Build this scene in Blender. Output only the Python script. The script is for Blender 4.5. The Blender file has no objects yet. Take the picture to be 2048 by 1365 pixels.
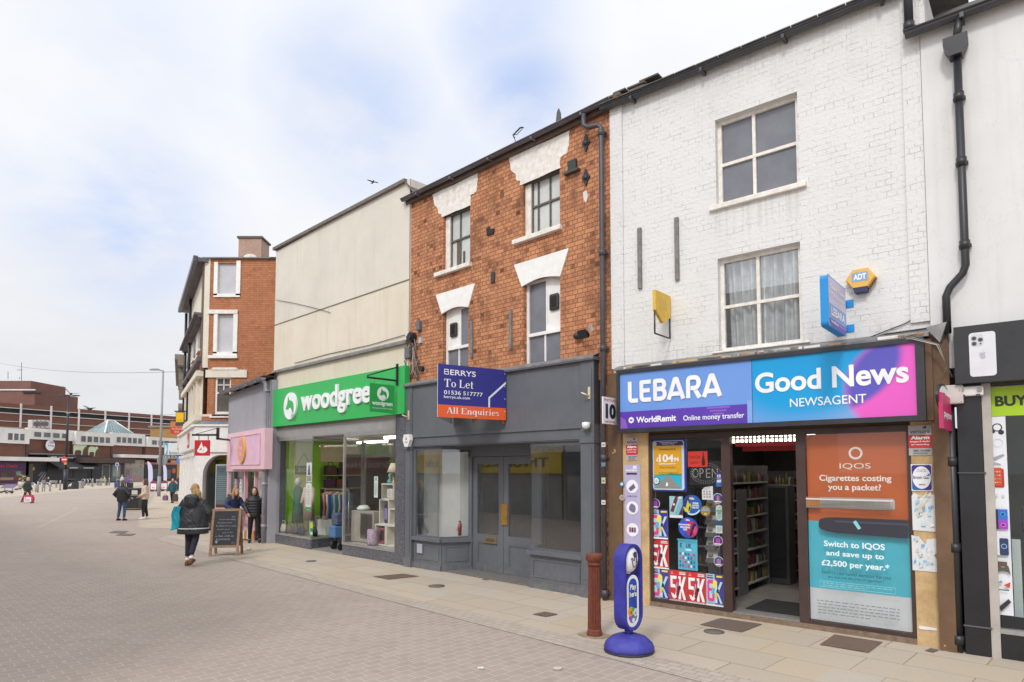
import bpy, bmesh, math, random
from math import sin, cos, pi, radians, hypot, atan2, sqrt, degrees
from mathutils import Vector, Matrix
random.seed(7)
S = bpy.context.scene
COL = S.collection
# ------------------------------------------------------------------ camera
F, CX, CY, TH, H = 1300., 1024., 866.4, radians(3.24), 2.1
cd = bpy.data.cameras.new('camera'); cam = bpy.data.objects.new('camera', cd); COL.objects.link(cam)
cd.sensor_width = 36; cd.lens = F/2048*36; cd.shift_y = 184.4/2048; cd.clip_end = 2000; cd.clip_start = .05
cam.location = (0, 0, H); cam.rotation_euler = (pi/2+TH, 0, 0); S.camera = cam
# ------------------------------------------------------------------ view, sun, sky
S.view_settings.view_transform = 'Standard'; S.view_settings.look = 'None'
S.view_settings.exposure = 0.0; S.view_settings.gamma = 1
SUN_EL, SUN_AZ = radians(42), radians(205)            # azimuth clockwise from +Y: behind the camera, slightly left
sd = Vector((sin(SUN_AZ)*cos(SUN_EL), cos(SUN_AZ)*cos(SUN_EL), sin(SUN_EL)))
sl = bpy.data.lights.new('sun', 'SUN'); sl.energy = 1.5; sl.angle = radians(10); sl.color = (1, .975, .94)
so = bpy.data.objects.new('sun', sl); COL.objects.link(so); so.rotation_euler = sd.to_track_quat('Z', 'Y').to_euler()

def ray(px, py):
    x = (px-CX)/F; y = (CY-py)/F
    return Vector((x, cos(TH)-y*sin(TH), sin(TH)+y*cos(TH)))
def gr(px, py, z=0.):
    r = ray(px, py); t = (z-H)/r.z
    return Vector((r.x*t, r.y*t, z))
def at(px, py, Y):                                    # the point a pixel shows at a depth
    r = ray(px, py); t = Y/r.y
    return Vector((r.x*t, Y, H+r.z*t))

class NT:                                             # tiny node-tree helper
    def __init__(s, tree): s.t = tree; s.n = tree.nodes; s.l = tree.links
    def new(s, ty, **kw):
        n = s.n.new(ty)
        for k, v in kw.items():
            if hasattr(n, k): setattr(n, k, v)
        return n
    def put(s, sock, v):
        if isinstance(v, bpy.types.NodeSocket): s.l.new(v, sock)
        else:
            try: sock.default_value = v
            except Exception: sock.default_value = (*v, 1)
    def math(s, op, a, b=0., c=0., clamp=False):
        n = s.new('ShaderNodeMath', operation=op); n.use_clamp = clamp
        for i, v in enumerate((a, b, c)): s.put(n.inputs[i], v)
        return n.outputs[0]
    def vmath(s, op, a, b=(0, 0, 0)):
        n = s.new('ShaderNodeVectorMath', operation=op); s.put(n.inputs[0], a); s.put(n.inputs[1], b)
        return n.outputs['Value' if op in ('DOT_PRODUCT', 'LENGTH', 'DISTANCE') else 'Vector']
    def mix(s, f, a, b, blend='MIX'):
        n = s.new('ShaderNodeMix', data_type='RGBA', blend_type=blend); s.put(n.inputs[0], f)
        for k, v in ((6, a), (7, b)):
            if not isinstance(v, bpy.types.NodeSocket) and len(v) == 3: v = (*v, 1)
            s.put(n.inputs[k], v)
        return n.outputs[2]
    def ramp(s, f, *st, interp='LINEAR'):
        n = s.new('ShaderNodeValToRGB'); s.put(n.inputs[0], f); e = n.color_ramp.elements; n.color_ramp.interpolation = interp
        while len(e) < len(st): e.new(.5)
        for k, (p, c) in zip(e, st):
            k.position = p; k.color = (*c, 1) if hasattr(c, '__len__') else (c, c, c, 1)
        return n.outputs[0]
    def noise(s, vec, scale, detail=5, rough=.55, dist=0.):
        n = s.new('ShaderNodeTexNoise'); s.put(n.inputs['Vector'], vec); n.inputs['Scale'].default_value = scale
        n.inputs['Detail'].default_value = detail; n.inputs['Roughness'].default_value = rough; n.inputs['Distortion'].default_value = dist
        return n.outputs[0]
    def smooth(s, v, lo, hi):
        n = s.new('ShaderNodeMapRange', interpolation_type='SMOOTHSTEP'); s.put(n.inputs[0], v)
        n.inputs[1].default_value = lo; n.inputs[2].default_value = hi
        return n.outputs[0]

wd = bpy.data.worlds.new("World"); S.world = wd; wd.use_nodes = True
T = NT(wd.node_tree); T.n.clear()
sky = T.new('ShaderNodeTexSky', sky_type='NISHITA'); sky.sun_disc = False; sky.sun_elevation = SUN_EL; sky.sun_rotation = SUN_AZ
sky.air_density = 1.0; sky.dust_density = .4; sky.ozone_density = 2.5
d = T.vmath('NORMALIZE', T.new('ShaderNodeTexCoord').outputs['Generated'])
sx = T.new('ShaderNodeSeparateXYZ'); T.put(sx.inputs[0], d)
el = T.math('MAXIMUM', sx.outputs[2], 0.)
cv = T.new('ShaderNodeCombineXYZ'); den = T.math('ADD', el, .22)
T.put(cv.inputs[0], T.math('DIVIDE', sx.outputs[0], den)); T.put(cv.inputs[1], T.math('DIVIDE', sx.outputs[1], den))
n1 = T.noise(cv.outputs[0], 1.3, 7, .55, .35); n2 = T.noise(cv.outputs[0], 3.4, 7, .6, .2)
blue = None
for (px, py, w, a) in ((690, 215, .12, .75), (800, 225, .06, .4), (1050, 180, .085, .8), (240, 420, .12, .75), (110, 350, .09, .5), (1010, 40, .10, .6), (300, 180, .14, .3), (900, 330, .1, .3)):
    dv = ray(px, py).normalized()
    b = T.math('MULTIPLY', T.smooth(T.vmath('DISTANCE', d, tuple(dv)), w*1.6, 0.), a*.85)
    blue = b if blue is None else T.math('MAXIMUM', blue, b)
blue = T.math('MULTIPLY', blue, T.math('MULTIPLY', T.smooth(n1, .28, .58), T.math('ADD', .5, T.math('MULTIPLY', .6, T.smooth(n2, .3, .62)))))
far_blue = T.math('MULTIPLY', T.smooth(n1, .52, .70), T.math('MULTIPLY', .5, T.smooth(sx.outputs[1], .1, -.2)))
blue = T.math('MAXIMUM', blue, far_blue)
gl = T.math('POWER', T.math('MAXIMUM', T.vmath('DOT_PRODUCT', d, tuple(sd)), 0.), 3.)
lum = T.math('ADD', T.math('ADD', T.math('MULTIPLY', T.smooth(el, -.02, .38),   .20), .79), T.math('MULTIPLY', gl, .75))
lum = T.math('ADD', lum, T.math('MULTIPLY', T.smooth(el, .5, 1.), .35))
lum = T.math('MULTIPLY', lum, T.math('ADD', .92, T.math('MULTIPLY', n2, .17)))
cc = T.mix(T.smooth(el, .0, .3), (.965, .975, 1.0), (.955, .97, 1.0)); cc = T.mix(T.math('MULTIPLY', blue, 1.25, clamp=True), cc, (.60, .74, 1.08))
vm = T.new('ShaderNodeVectorMath', operation='SCALE'); T.put(vm.inputs[0], cc); T.put(vm.inputs[3], lum)
b1 = T.new('ShaderNodeBackground'); T.put(b1.inputs[0], sky.outputs[0]); b1.inputs[1].default_value = .15
b2 = T.new('ShaderNodeBackground'); T.put(b2.inputs[0], vm.outputs[0]); b2.inputs[1].default_value = 1.0
ms = T.new('ShaderNodeMixShader'); T.put(ms.inputs[0], T.math('MULTIPLY', blue, .30)); T.l.new(b2.outputs[0], ms.inputs[1]); T.l.new(b1.outputs[0], ms.inputs[2])
T.l.new(ms.outputs[0], T.new('ShaderNodeOutputWorld').inputs[0])

# ------------------------------------------------------------------ materials
def lin(h):
    h = h.lstrip('#'); r = []
    for i in (0, 2, 4):
        c = int(h[i:i+2], 16)/255; r.append(c/12.92 if c <= .04045 else ((c+.055)/1.055)**2.4)
    return tuple(r)
def bsdf(name):
    m = bpy.data.materials.new(name); m.use_nodes = True; t = NT(m.node_tree)
    return m, t, t.n['Principled BSDF']
def bump(t, p, h, st, dist=.01):
    b = t.new('ShaderNodeBump'); b.inputs['Strength'].default_value = st; b.inputs['Distance'].default_value = dist
    t.put(b.inputs['Height'], h); t.l.new(b.outputs[0], p.inputs['Normal'])
def oc(t): return t.new('ShaderNodeTexCoord').outputs['Object']
_pm = {}
def pm(h, h2=None, scale=4., rough=.6, bmp=0., bs=60., metal=0., spec=.5, name=None, coat=0.):
    k = (h, h2, scale, rough, bmp, bs, metal, spec, coat)
    if k in _pm: return _pm[k]
    m, t, p = bsdf(name or 'paint_'+h.strip('#')); c = lin(h); c2 = lin(h2) if h2 else tuple(x*.86 for x in c)
    o = oc(t); n = t.noise(o, scale, 6, .6)
    t.put(p.inputs['Base Color'], t.ramp(n, (.32, c2), (.68, c)))
    p.inputs['Roughness'].default_value = rough; p.inputs['Metallic'].default_value = metal
    p.inputs['Specular IOR Level'].default_value = spec; p.inputs['Coat Weight'].default_value = coat
    if bmp: bump(t, p, t.noise(o, bs, 4, .6), bmp, .006)
    _pm[k] = m; return m
_fl = {}
def fl(h, rough=.45):                                  # printed or painted flat colour
    if (h, rough) not in _fl: _fl[(h, rough)] = pm(h, None, 2.5, rough, name='print_'+h.strip('#')); 
    return _fl[(h, rough)]
def glass(name, tint=(.9, .93, .92), base=.04, rough=.01, dirt=.03):
    m = bpy.data.materials.new(name); m.use_nodes = True; t = NT(m.node_tree); t.n.clear()
    tr = t.new('ShaderNodeBsdfTransparent'); tr.inputs[0].default_value = (*tint, 1)
    g = t.new('ShaderNodeBsdfGlossy'); g.inputs['Roughness'].default_value = rough; g.inputs[0].default_value = (.95, .97, 1, 1)
    df = t.new('ShaderNodeBsdfDiffuse'); df.inputs[0].default_value = (.5, .5, .48, 1)
    ge = t.new('ShaderNodeNewGeometry'); c = t.math('ABSOLUTE', t.vmath('DOT_PRODUCT', ge.outputs['Normal'], ge.outputs['Incoming']))
    f = t.math('ADD', t.math('MULTIPLY', t.math('POWER', t.math('SUBTRACT', 1., c), 4.), .9), base)
    m1 = t.new('ShaderNodeMixShader'); t.put(m1.inputs[0], f); t.l.new(tr.outputs[0], m1.inputs[1]); t.l.new(g.outputs[0], m1.inputs[2])
    m2 = t.new('ShaderNodeMixShader'); t.put(m2.inputs[0], t.math('MULTIPLY', t.smooth(t.noise(oc(t), 1.6, 6, .65), .4, .75), dirt))
    t.l.new(m1.outputs[0], m2.inputs[1]); t.l.new(df.outputs[0], m2.inputs[2])
    t.l.new(m2.outputs[0], t.new('ShaderNodeOutputMaterial').inputs[0]); return m
def emit(h, s, name='lit'):
    m, t, p = bsdf(name); p.inputs['Base Color'].default_value = (*lin(h), 1)
    p.inputs['Emission Color'].default_value = (*lin(h), 1); p.inputs['Emission Strength'].default_value = s; return m
def wallvec(t, kx=1., kz=1.):                          # along-wall, height: for brick courses in a building's own axes
    s = t.new('ShaderNodeSeparateXYZ'); t.put(s.inputs[0], oc(t)); c = t.new('ShaderNodeCombineXYZ')
    t.put(c.inputs[0], t.math('MULTIPLY', t.math('ADD', s.outputs[0], s.outputs[1]), kx)); t.put(c.inputs[1], t.math('MULTIPLY', s.outputs[2], kz))
    return c.outputs[0], s.outputs[2]
def bricktex(t, vec, w, h, mortar, c1, c2, cm, bias=0., smooth_=.25, off=.5, sq=1., sqf=2):
    b = t.new('ShaderNodeTexBrick'); t.put(b.inputs['Vector'], vec); b.offset = off; b.squash = sq; b.squash_frequency = sqf
    for k, v in (('Color1', (*c1, 1)), ('Color2', (*c2, 1)), ('Mortar', (*cm, 1)), ('Scale', 1.), ('Mortar Size', mortar), ('Mortar Smooth', smooth_), ('Bias', bias), ('Brick Width', w), ('Row Height', h)):
        b.inputs[k].default_value = v
    return b
def brick(name, c1, c2, cm, soot=.5, light=.25, w=.22, h=.078, mort=.006, sq=.5):
    m, t, p = bsdf(name); v, z = wallvec(t); o = oc(t)
    b = bricktex(t, v, w, h, mort, lin(c1), lin(c2), lin(cm), -.15, .3, .5, sq, 2)
    # a different tone for each brick: noise sampled on the brick grid
    sn = t.vmath('SNAP', v, (w*.5, h, 1)); per = t.noise(t.vmath('MULTIPLY', sn, (13.7, 31.3, 1)), 1.7, 2, .5)
    c = t.mix(t.math('MULTIPLY', t.smooth(per, .56, .74), light), b.outputs[0], lin('#c98d62'))
    c = t.mix(t.math('MULTIPLY', t.smooth(per, .46, .26), soot), c, lin('#4a2a20'))
    c = t.mix(t.math('MULTIPLY', t.smooth(t.noise(o, 1.0, 7, .68), .47, .72), soot), c, lin('#5c3a2b'))
    c = t.mix(t.math('MULTIPLY', t.smooth(t.noise(o, 9, 5, .7), .5, .8), .35), c, lin('#7c4024'))
    c = t.mix(t.math('MULTIPLY', b.outputs[1], .9), c, lin(cm))
    t.put(p.inputs['Base Color'], c); p.inputs['Roughness'].default_value = .85; p.inputs['Specular IOR Level'].default_value = .25
    hgt = t.math('SUBTRACT', t.math('MULTIPLY', t.noise(o, 45, 4, .7), .5), b.outputs[1]); bump(t, p, hgt, .8, .012)
    return m

M_BRICK = brick('orange_brick', '#c98b64', '#ab7051', '#6f5a4b', .85, .7)
M_BRICK2 = brick('corner_brick', '#bd7f5c', '#b1714f', '#92694f', .3, .35)
M_BRICK3 = brick('brown_brick', '#7f5a4d', '#70493f', '#7d6458', .35, .15)
M_BRICK4 = brick('yellow_brick', '#b08a55', '#a07c4a', '#97805c', .2, .1)

def white_brick():
    m, t, p = bsdf('white_painted_brick'); v, z = wallvec(t); o = oc(t)
    nz = t.new('ShaderNodeTexNoise'); t.put(nz.inputs['Vector'], o); nz.inputs['Scale'].default_value = 3.5; nz.inputs['Detail'].default_value = 4
    v = t.vmath('ADD', v, t.vmath('MULTIPLY', t.vmath('SUBTRACT', nz.outputs[1], (.5, .5, .5)), (.05, .022, 0)))
    b = bricktex(t, v, .23, .077, .005, (1, 1, 1), (.93, .93, .93), (.5, .5, .5), 0, .5, .5, .5, 2)
    fade = t.smooth(t.noise(t.vmath('MULTIPLY', o, (1, 1, 2.5)), 2.6, 6, .75), .44, .68)
    c = t.mix(t.math('MULTIPLY', t.math('MULTIPLY', b.outputs[1], fade), .46), lin('#dcdbd9'), lin('#8b8680'))
    c = t.mix(t.math('MULTIPLY', t.smooth(t.noise(o, .7, 6, .6), .46, .75), .32), c, lin('#bbb9b5'))
    st = t.vmath('MULTIPLY', o, (7, 7, .7)); c = t.mix(t.math('MULTIPLY', t.smooth(t.noise(st, 1.2, 5, .6), .56, .8), .25), c, lin('#bdb4a6'))
    sx_ = t.new('ShaderNodeSeparateXYZ'); t.put(sx_.inputs[0], o); U, Z = sx_.outputs[0], sx_.outputs[2]; sk = t.smooth(t.noise(t.vmath('MULTIPLY', o, (16, 16, .6)), 1., 4, .6), .42, .68)
    inw = t.math('MULTIPLY', t.smooth(U, 1.65, 1.85), t.smooth(U, 3.25, 3.05)); run = t.math('MULTIPLY', inw, t.math('MULTIPLY', t.smooth(Z, 5.3, 5.93), t.math('LESS_THAN', Z, 5.96)))
    run = t.math('ADD', run, t.math('MULTIPLY', t.smooth(Z, 7.5, 8.15), .6)); run = t.math('ADD', run, t.math('MULTIPLY', t.smooth(Z, 4.15, 3.8), .7)); c = t.mix(t.math('MULTIPLY', t.math('MULTIPLY', run, sk), .34, clamp=True), c, lin('#a39b8d'))
    # chipped flakes of paint, long in the direction of the courses
    fl_ = t.smooth(t.noise(t.vmath('MULTIPLY', o, (5, 5, 22)), 1.1, 5, .62), .705, .735)
    c = t.mix(t.math('MULTIPLY', fl_, .75), c, lin('#8f7a66'))
    fl2 = t.smooth(t.noise(t.vmath('MULTIPLY', o, (3, 3, 4)), 2.4, 6, .7), .755, .77); c = t.mix(fl2, c, lin('#a98a6b'))
    t.put(p.inputs['Base Color'], c); p.inputs['Roughness'].default_value = .7
    h = t.math('SUBTRACT', t.math('MULTIPLY', t.noise(o, 26, 5, .7), .7), t.math('MULTIPLY', b.outputs[1], t.math('ADD', .06, t.math('MULTIPLY', fade, .3)))); bump(t, p, h, .95, .016)
    return m
M_WBRICK = white_brick()
def render_wall(name, c1, c2, stain, zsplit=None, c3=None):
    m, t, p = bsdf(name); o = oc(t)
    c = t.mix(t.smooth(t.noise(o, .6, 6, .6), .35, .7), lin(c1), lin(c2))
    if zsplit:
        s = t.new('ShaderNodeSeparateXYZ'); t.put(s.inputs[0], o); c = t.mix(t.math('GREATER_THAN', s.outputs[2], zsplit), c, t.mix(t.smooth(t.noise(o, .5, 6, .6), .35, .7), lin(c3), tuple(x*.88 for x in lin(c3))))
    c = t.mix(t.math('MULTIPLY', t.smooth(t.noise(t.vmath('MULTIPLY', o, (4, 4, .35)), 1.2, 6, .6), .50, .8), .36), c, lin(stain))
    ck = t.noise(t.vmath('MULTIPLY', o, (1, 1, .6)), 1.1, 7, .6, .4); c = t.mix(t.math('MULTIPLY', t.math('LESS_THAN', t.math('ABSOLUTE', t.math('SUBTRACT', ck, .5)), .0012), .16), c, lin('#7d7263'))
    c = t.mix(t.math('MULTIPLY', t.smooth(t.noise(o, 7, 5, .7), .66, .74), .3), c, lin(stain))
    t.put(p.inputs['Base Color'], c); p.inputs['Roughness'].default_value = .85; p.inputs['Specular IOR Level'].default_value = .2
    bump(t, p, t.noise(o, 90, 3, .7), .35, .006); return m
M_CREAM = render_wall('cream_render', '#ded5c4', '#d5cbb8', '#b0a48d', 6.39, '#dad3c7')
M_WREND = render_wall('white_render', '#dcdbda', '#d4d3d1', '#b9b2a8')
M_GREND = render_wall('grey_render', '#a7a5ac', '#9d9ba3', '#807d82')
M_CRSTUC = render_wall('cream_stucco', '#e3dccd', '#d8cfbd', '#a89a86')
def stone():
    m, t, p = bsdf('buff_stone'); o = oc(t)
    c = t.ramp(t.noise(o, 3, 8, .7), (.3, lin('#a98a60')), (.55, lin('#c8a97c')), (.75, lin('#d6bc94')))
    c = t.mix(t.math('MULTIPLY', t.smooth(t.noise(o, 40, 3, .8), .58, .7), .5), c, lin('#7d5f3c'))
    t.put(p.inputs['Base Color'], c); p.inputs['Roughness'].default_value = .85; bump(t, p, t.noise(o, 70, 5, .75), .6, .008); return m
M_STONE = stone()
def brown_pier():
    m, t, p = bsdf('brown_painted_render'); o = oc(t)
    c = t.ramp(t.noise(o, 2.5, 7, .6), (.3, lin('#5b4432')), (.7, lin('#73583f')))
    c = t.mix(t.smooth(t.noise(t.vmath('MULTIPLY', o, (1, 1, .8)), 4.5, 4, .6), .69, .71), c, lin('#b99a74'))
    t.put(p.inputs['Base Color'], c); p.inputs['Roughness'].default_value = .75; bump(t, p, t.noise(o, 60, 4, .7), .4, .008); return m
M_BROWN = brown_pier()
def granite():
    m, t, p = bsdf('speckled_granite'); o = oc(t)
    v = t.new('ShaderNodeTexVoronoi'); t.put(v.inputs['Vector'], o); v.inputs['Scale'].default_value = 110
    c = t.ramp(v.outputs['Color'], (.2, lin('#3c3d44')), (.55, lin('#55565e')), (.9, lin('#8a8a90')))
    t.put(p.inputs['Base Color'], c); p.inputs['Roughness'].default_value = .25; return m
M_GRANITE = granite()
def rgrid(t, v, w, h): return t.vmath('SNAP', v, (w, h, 1))
def paving(name, ang, w, h, mort, c1, c2, cm, tone, patch, mcon=.6, off=.5, bmp=.5):
    m, t, p = bsdf(name); o = oc(t)
    mp = t.new('ShaderNodeMapping'); mp.inputs['Rotation'].default_value = (0, 0, ang); t.put(mp.inputs[0], o); v = mp.outputs[0]
    b = bricktex(t, v, w, h, mort, lin(c1), lin(c2), lin(cm), 0, .2, off)
    c = b.outputs[0]
    per = t.noise(t.vmath('MULTIPLY', rgrid(t, t.vmath('ADD', v, (0, 0, 0)), w*.5, h), (7.3, 11.9, 1)), 2.1, 2, .5)
    c = t.mix(t.math('MULTIPLY', t.smooth(per, .5, .72), tone), c, lin(patch[0])); c = t.mix(t.math('MULTIPLY', t.smooth(per, .48, .28), tone), c, lin(patch[1])); c = t.mix(t.math('MULTIPLY', t.smooth(t.noise(o, .16, 5, .6), .55, .72), .35), c, lin(patch[1])); c = t.mix(t.math('MULTIPLY', t.smooth(t.noise(o, 1.1, 7, .75), .63, .72), .4), c, lin('#82766d'))
    c = t.mix(t.math('MULTIPLY', t.smooth(t.noise(o, .35, 7, .65), .42, .7), .5), c, lin(patch[2]))
    c = t.mix(t.math('MULTIPLY', t.smooth(t.noise(o, 2.2, 7, .7), .5, .75), .35), c, lin(patch[3]))
    g = t.noise(o, 160, 3, .8); c = t.mix(t.math('MULTIPLY', t.smooth(g, .3, .72), .35), c, lin('#5c5350'))
    jn = t.smooth(t.noise(o, .55, 6, .72), .52, .72)
    c = t.mix(t.math('MULTIPLY', b.outputs[1], t.math('ADD', .05, t.math('MULTIPLY', jn, mcon))), c, lin(cm))
    # trodden gum spots
    vo = t.new('ShaderNodeTexVoronoi'); t.put(vo.inputs['Vector'], o); vo.inputs['Scale'].default_value = 1.7; vo.inputs['Randomness'].default_value = 1
    spot = t.math('LESS_THAN', t.math('ADD', vo.outputs['Distance'], t.math('MULTIPLY', g, .05)), .058)
    c = t.mix(t.math('MULTIPLY', spot, .35), c, lin('#d8cfc8'))
    t.put(p.inputs['Base Color'], c); p.inputs['Roughness'].default_value = .8; p.inputs['Specular IOR Level'].default_value = .3
    bump(t, p, t.math('SUBTRACT', t.math('MULTIPLY', t.noise(o, 120, 4, .75), .6), b.outputs[1]), bmp, .006); return m
A0 = radians(44.5)
M_PAVER = paving('pink_grey_block_paving', A0+pi/2, .205, .135, .005, '#aea196', '#a7998f', '#c9bdb0', .34, ('#b8aa9e', '#9b8e84', '#a09287', '#b6a89b'), .7)
M_FLAG = paving('buff_flagstone', A0, 1.0, .62, .006, '#c6b9a6', '#bcae9c', '#7d6e5c', .75, ('#bfb9b1', '#c3b094', '#c2b098', '#b4a99c'), .5, .35, .3)
M_SETT = paving('pale_setts', A0, .16, .11, .006, '#c0b4a7', '#b5a99c', '#94887b', .45, ('#c8bdb0', '#aa9d8e', '#b8ab9e', '#c0b4a7'), .6)

M_GLASS = glass('shop_glass', (.95, .97, .96), base=.22)
M_GLASSC = glass('clear_glass', (.97, .98, .98), base=.045, dirt=.015)
M_GLASSD = glass('far_glass', (.6, .64, .64), .06)
M_PANE = pm('#787981', '#6b6c74', 3., .22, .02, 30, spec=.5, name='plain_grey_pane')  # opaque glossy grey used for panes in place of see-through glass
M_PANEW = pm('#d0d2cf', '#b9bcb9', 2., .2, name='bright_pane')
def worn_paint():
    m, t, p = bsdf('dark_grey_gloss_paint'); o = oc(t); c = t.ramp(t.noise(o, 1.3, 7, .65), (.3, lin('#5b5e64')), (.7, lin('#676a70')))
    c = t.mix(t.math('MULTIPLY', t.smooth(t.noise(t.vmath('MULTIPLY', o, (9, 9, .8)), 1.3, 6, .65), .52, .8), .35), c, lin('#7c7d80'))
    c = t.mix(t.math('MULTIPLY', t.smooth(t.noise(o, 34, 5, .75), .64, .72), .45), c, lin('#8a8984'))
    sx_ = t.new('ShaderNodeSeparateXYZ'); t.put(sx_.inputs[0], o); sp = t.math('MULTIPLY', t.smooth(sx_.outputs[2], .45, .0), t.smooth(t.noise(o, 12, 6, .75), .40, .70)); c = t.mix(t.math('MULTIPLY', sp, .55), c, lin('#87827a'))
    t.put(p.inputs['Base Color'], c); t.put(p.inputs['Roughness'], t.ramp(t.noise(o, 5, 5, .7), (.3, .35), (.7, .6))); bump(t, p, t.noise(o, 60, 4, .7), .12, .006); return m
M_DKGREY = worn_paint()
M_WHITE = pm('#efedea', '#e2dfda', 6., .45, .05, 50, name='white_gloss_paint')
M_OLDWHITE = pm('#eeebe6', '#d3cabd', 9., .6, .2, 40, name='flaking_white_paint')
M_BLACKP = pm('#2b2c30', '#232428', 5., .4, name='black_pipe_paint')
M_LEAD = pm('#8d8b8b', '#6c6a6a', 6., .6, .2, 30, name='weathered_lead')
M_SLATE = pm('#6d6660', '#4d4844', 5., .8, .5, 14, name='roof_slate')
M_ALU = pm('#a9a7a6', '#9a9897', 5., .35, metal=.4, name='grey_aluminium')
M_STEEL = pm('#b7b8ba', '#97989a', 6., .3, metal=.8, name='stainless_steel')
M_DBROWN = pm('#4a3833', '#3f2f2b', 4., .45, name='dark_brown_frame')
M_RUST = pm('#7d4331', '#653225', 14., .8, .25, 50, name='rust_red_paint')
M_SKIN = pm('#d9a98e', '#cf9c82', 8., .55, name='skin')
# ------------------------------------------------------------------ geometry helpers
_tx = {}
def text_geo(body, bold=0., space=1.):
    k = (body, bold, space)
    if k not in _tx:
        cu = bpy.data.curves.new('t', 'FONT'); cu.body = body; cu.offset = bold; cu.resolution_u = 5; cu.align_x = 'CENTER'; cu.space_character = space; cu.space_line = .95
        ob = bpy.data.objects.new('t', cu); me = ob.to_mesh()
        vs = [(v.co.x, v.co.y) for v in me.vertices]; fs = [tuple(p.vertices) for p in me.polygons]; ob.to_mesh_clear()
        bpy.data.objects.remove(ob); bpy.data.curves.remove(cu)
        x0 = min(v[0] for v in vs); x1 = max(v[0] for v in vs); y0 = min(v[1] for v in vs); y1 = max(v[1] for v in vs)
        _tx[k] = ([((x-x0)/(x1-x0), (y-y0)/(y1-y0)) for x, y in vs], fs)
    return _tx[k]
def arc(cx, cy, rx, ry, a0=0., a1=360., n=24):
    full = abs(a1-a0) >= 360
    return [(cx+rx*cos(radians(a0+(a1-a0)*i/(n if full else n-1))), cy+ry*sin(radians(a0+(a1-a0)*i/(n if full else n-1)))) for i in range(n)]
def rrect(x0, x1, y0, y1, r, ry=None, n=6):
    ry = ry or r; o = []
    for cx, cy, a in ((x1-r, y1-ry, 0), (x0+r, y1-ry, 90), (x0+r, y0+ry, 180), (x1-r, y0+ry, 270)): o += arc(cx, cy, r, ry, a, a+90, n)
    return o
def spline(pts, n=6, closed=True):                    # smooth outline through points
    o = []; N = len(pts)
    for i in range(N if closed else N-1):
        p = [pts[(i+k) % N] if closed else pts[max(0, min(N-1, i+k))] for k in (-1, 0, 1, 2)]
        for j in range(n):
            t = j/n; o.append(tuple(.5*((2*b)+(c-a)*t+(2*a-5*b+4*c-dd)*t*t+(3*b-a-3*c+dd)*t**3) for a, b, c, dd in zip(*p)))
    if not closed: o.append(tuple(pts[-1]))
    return o
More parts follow.
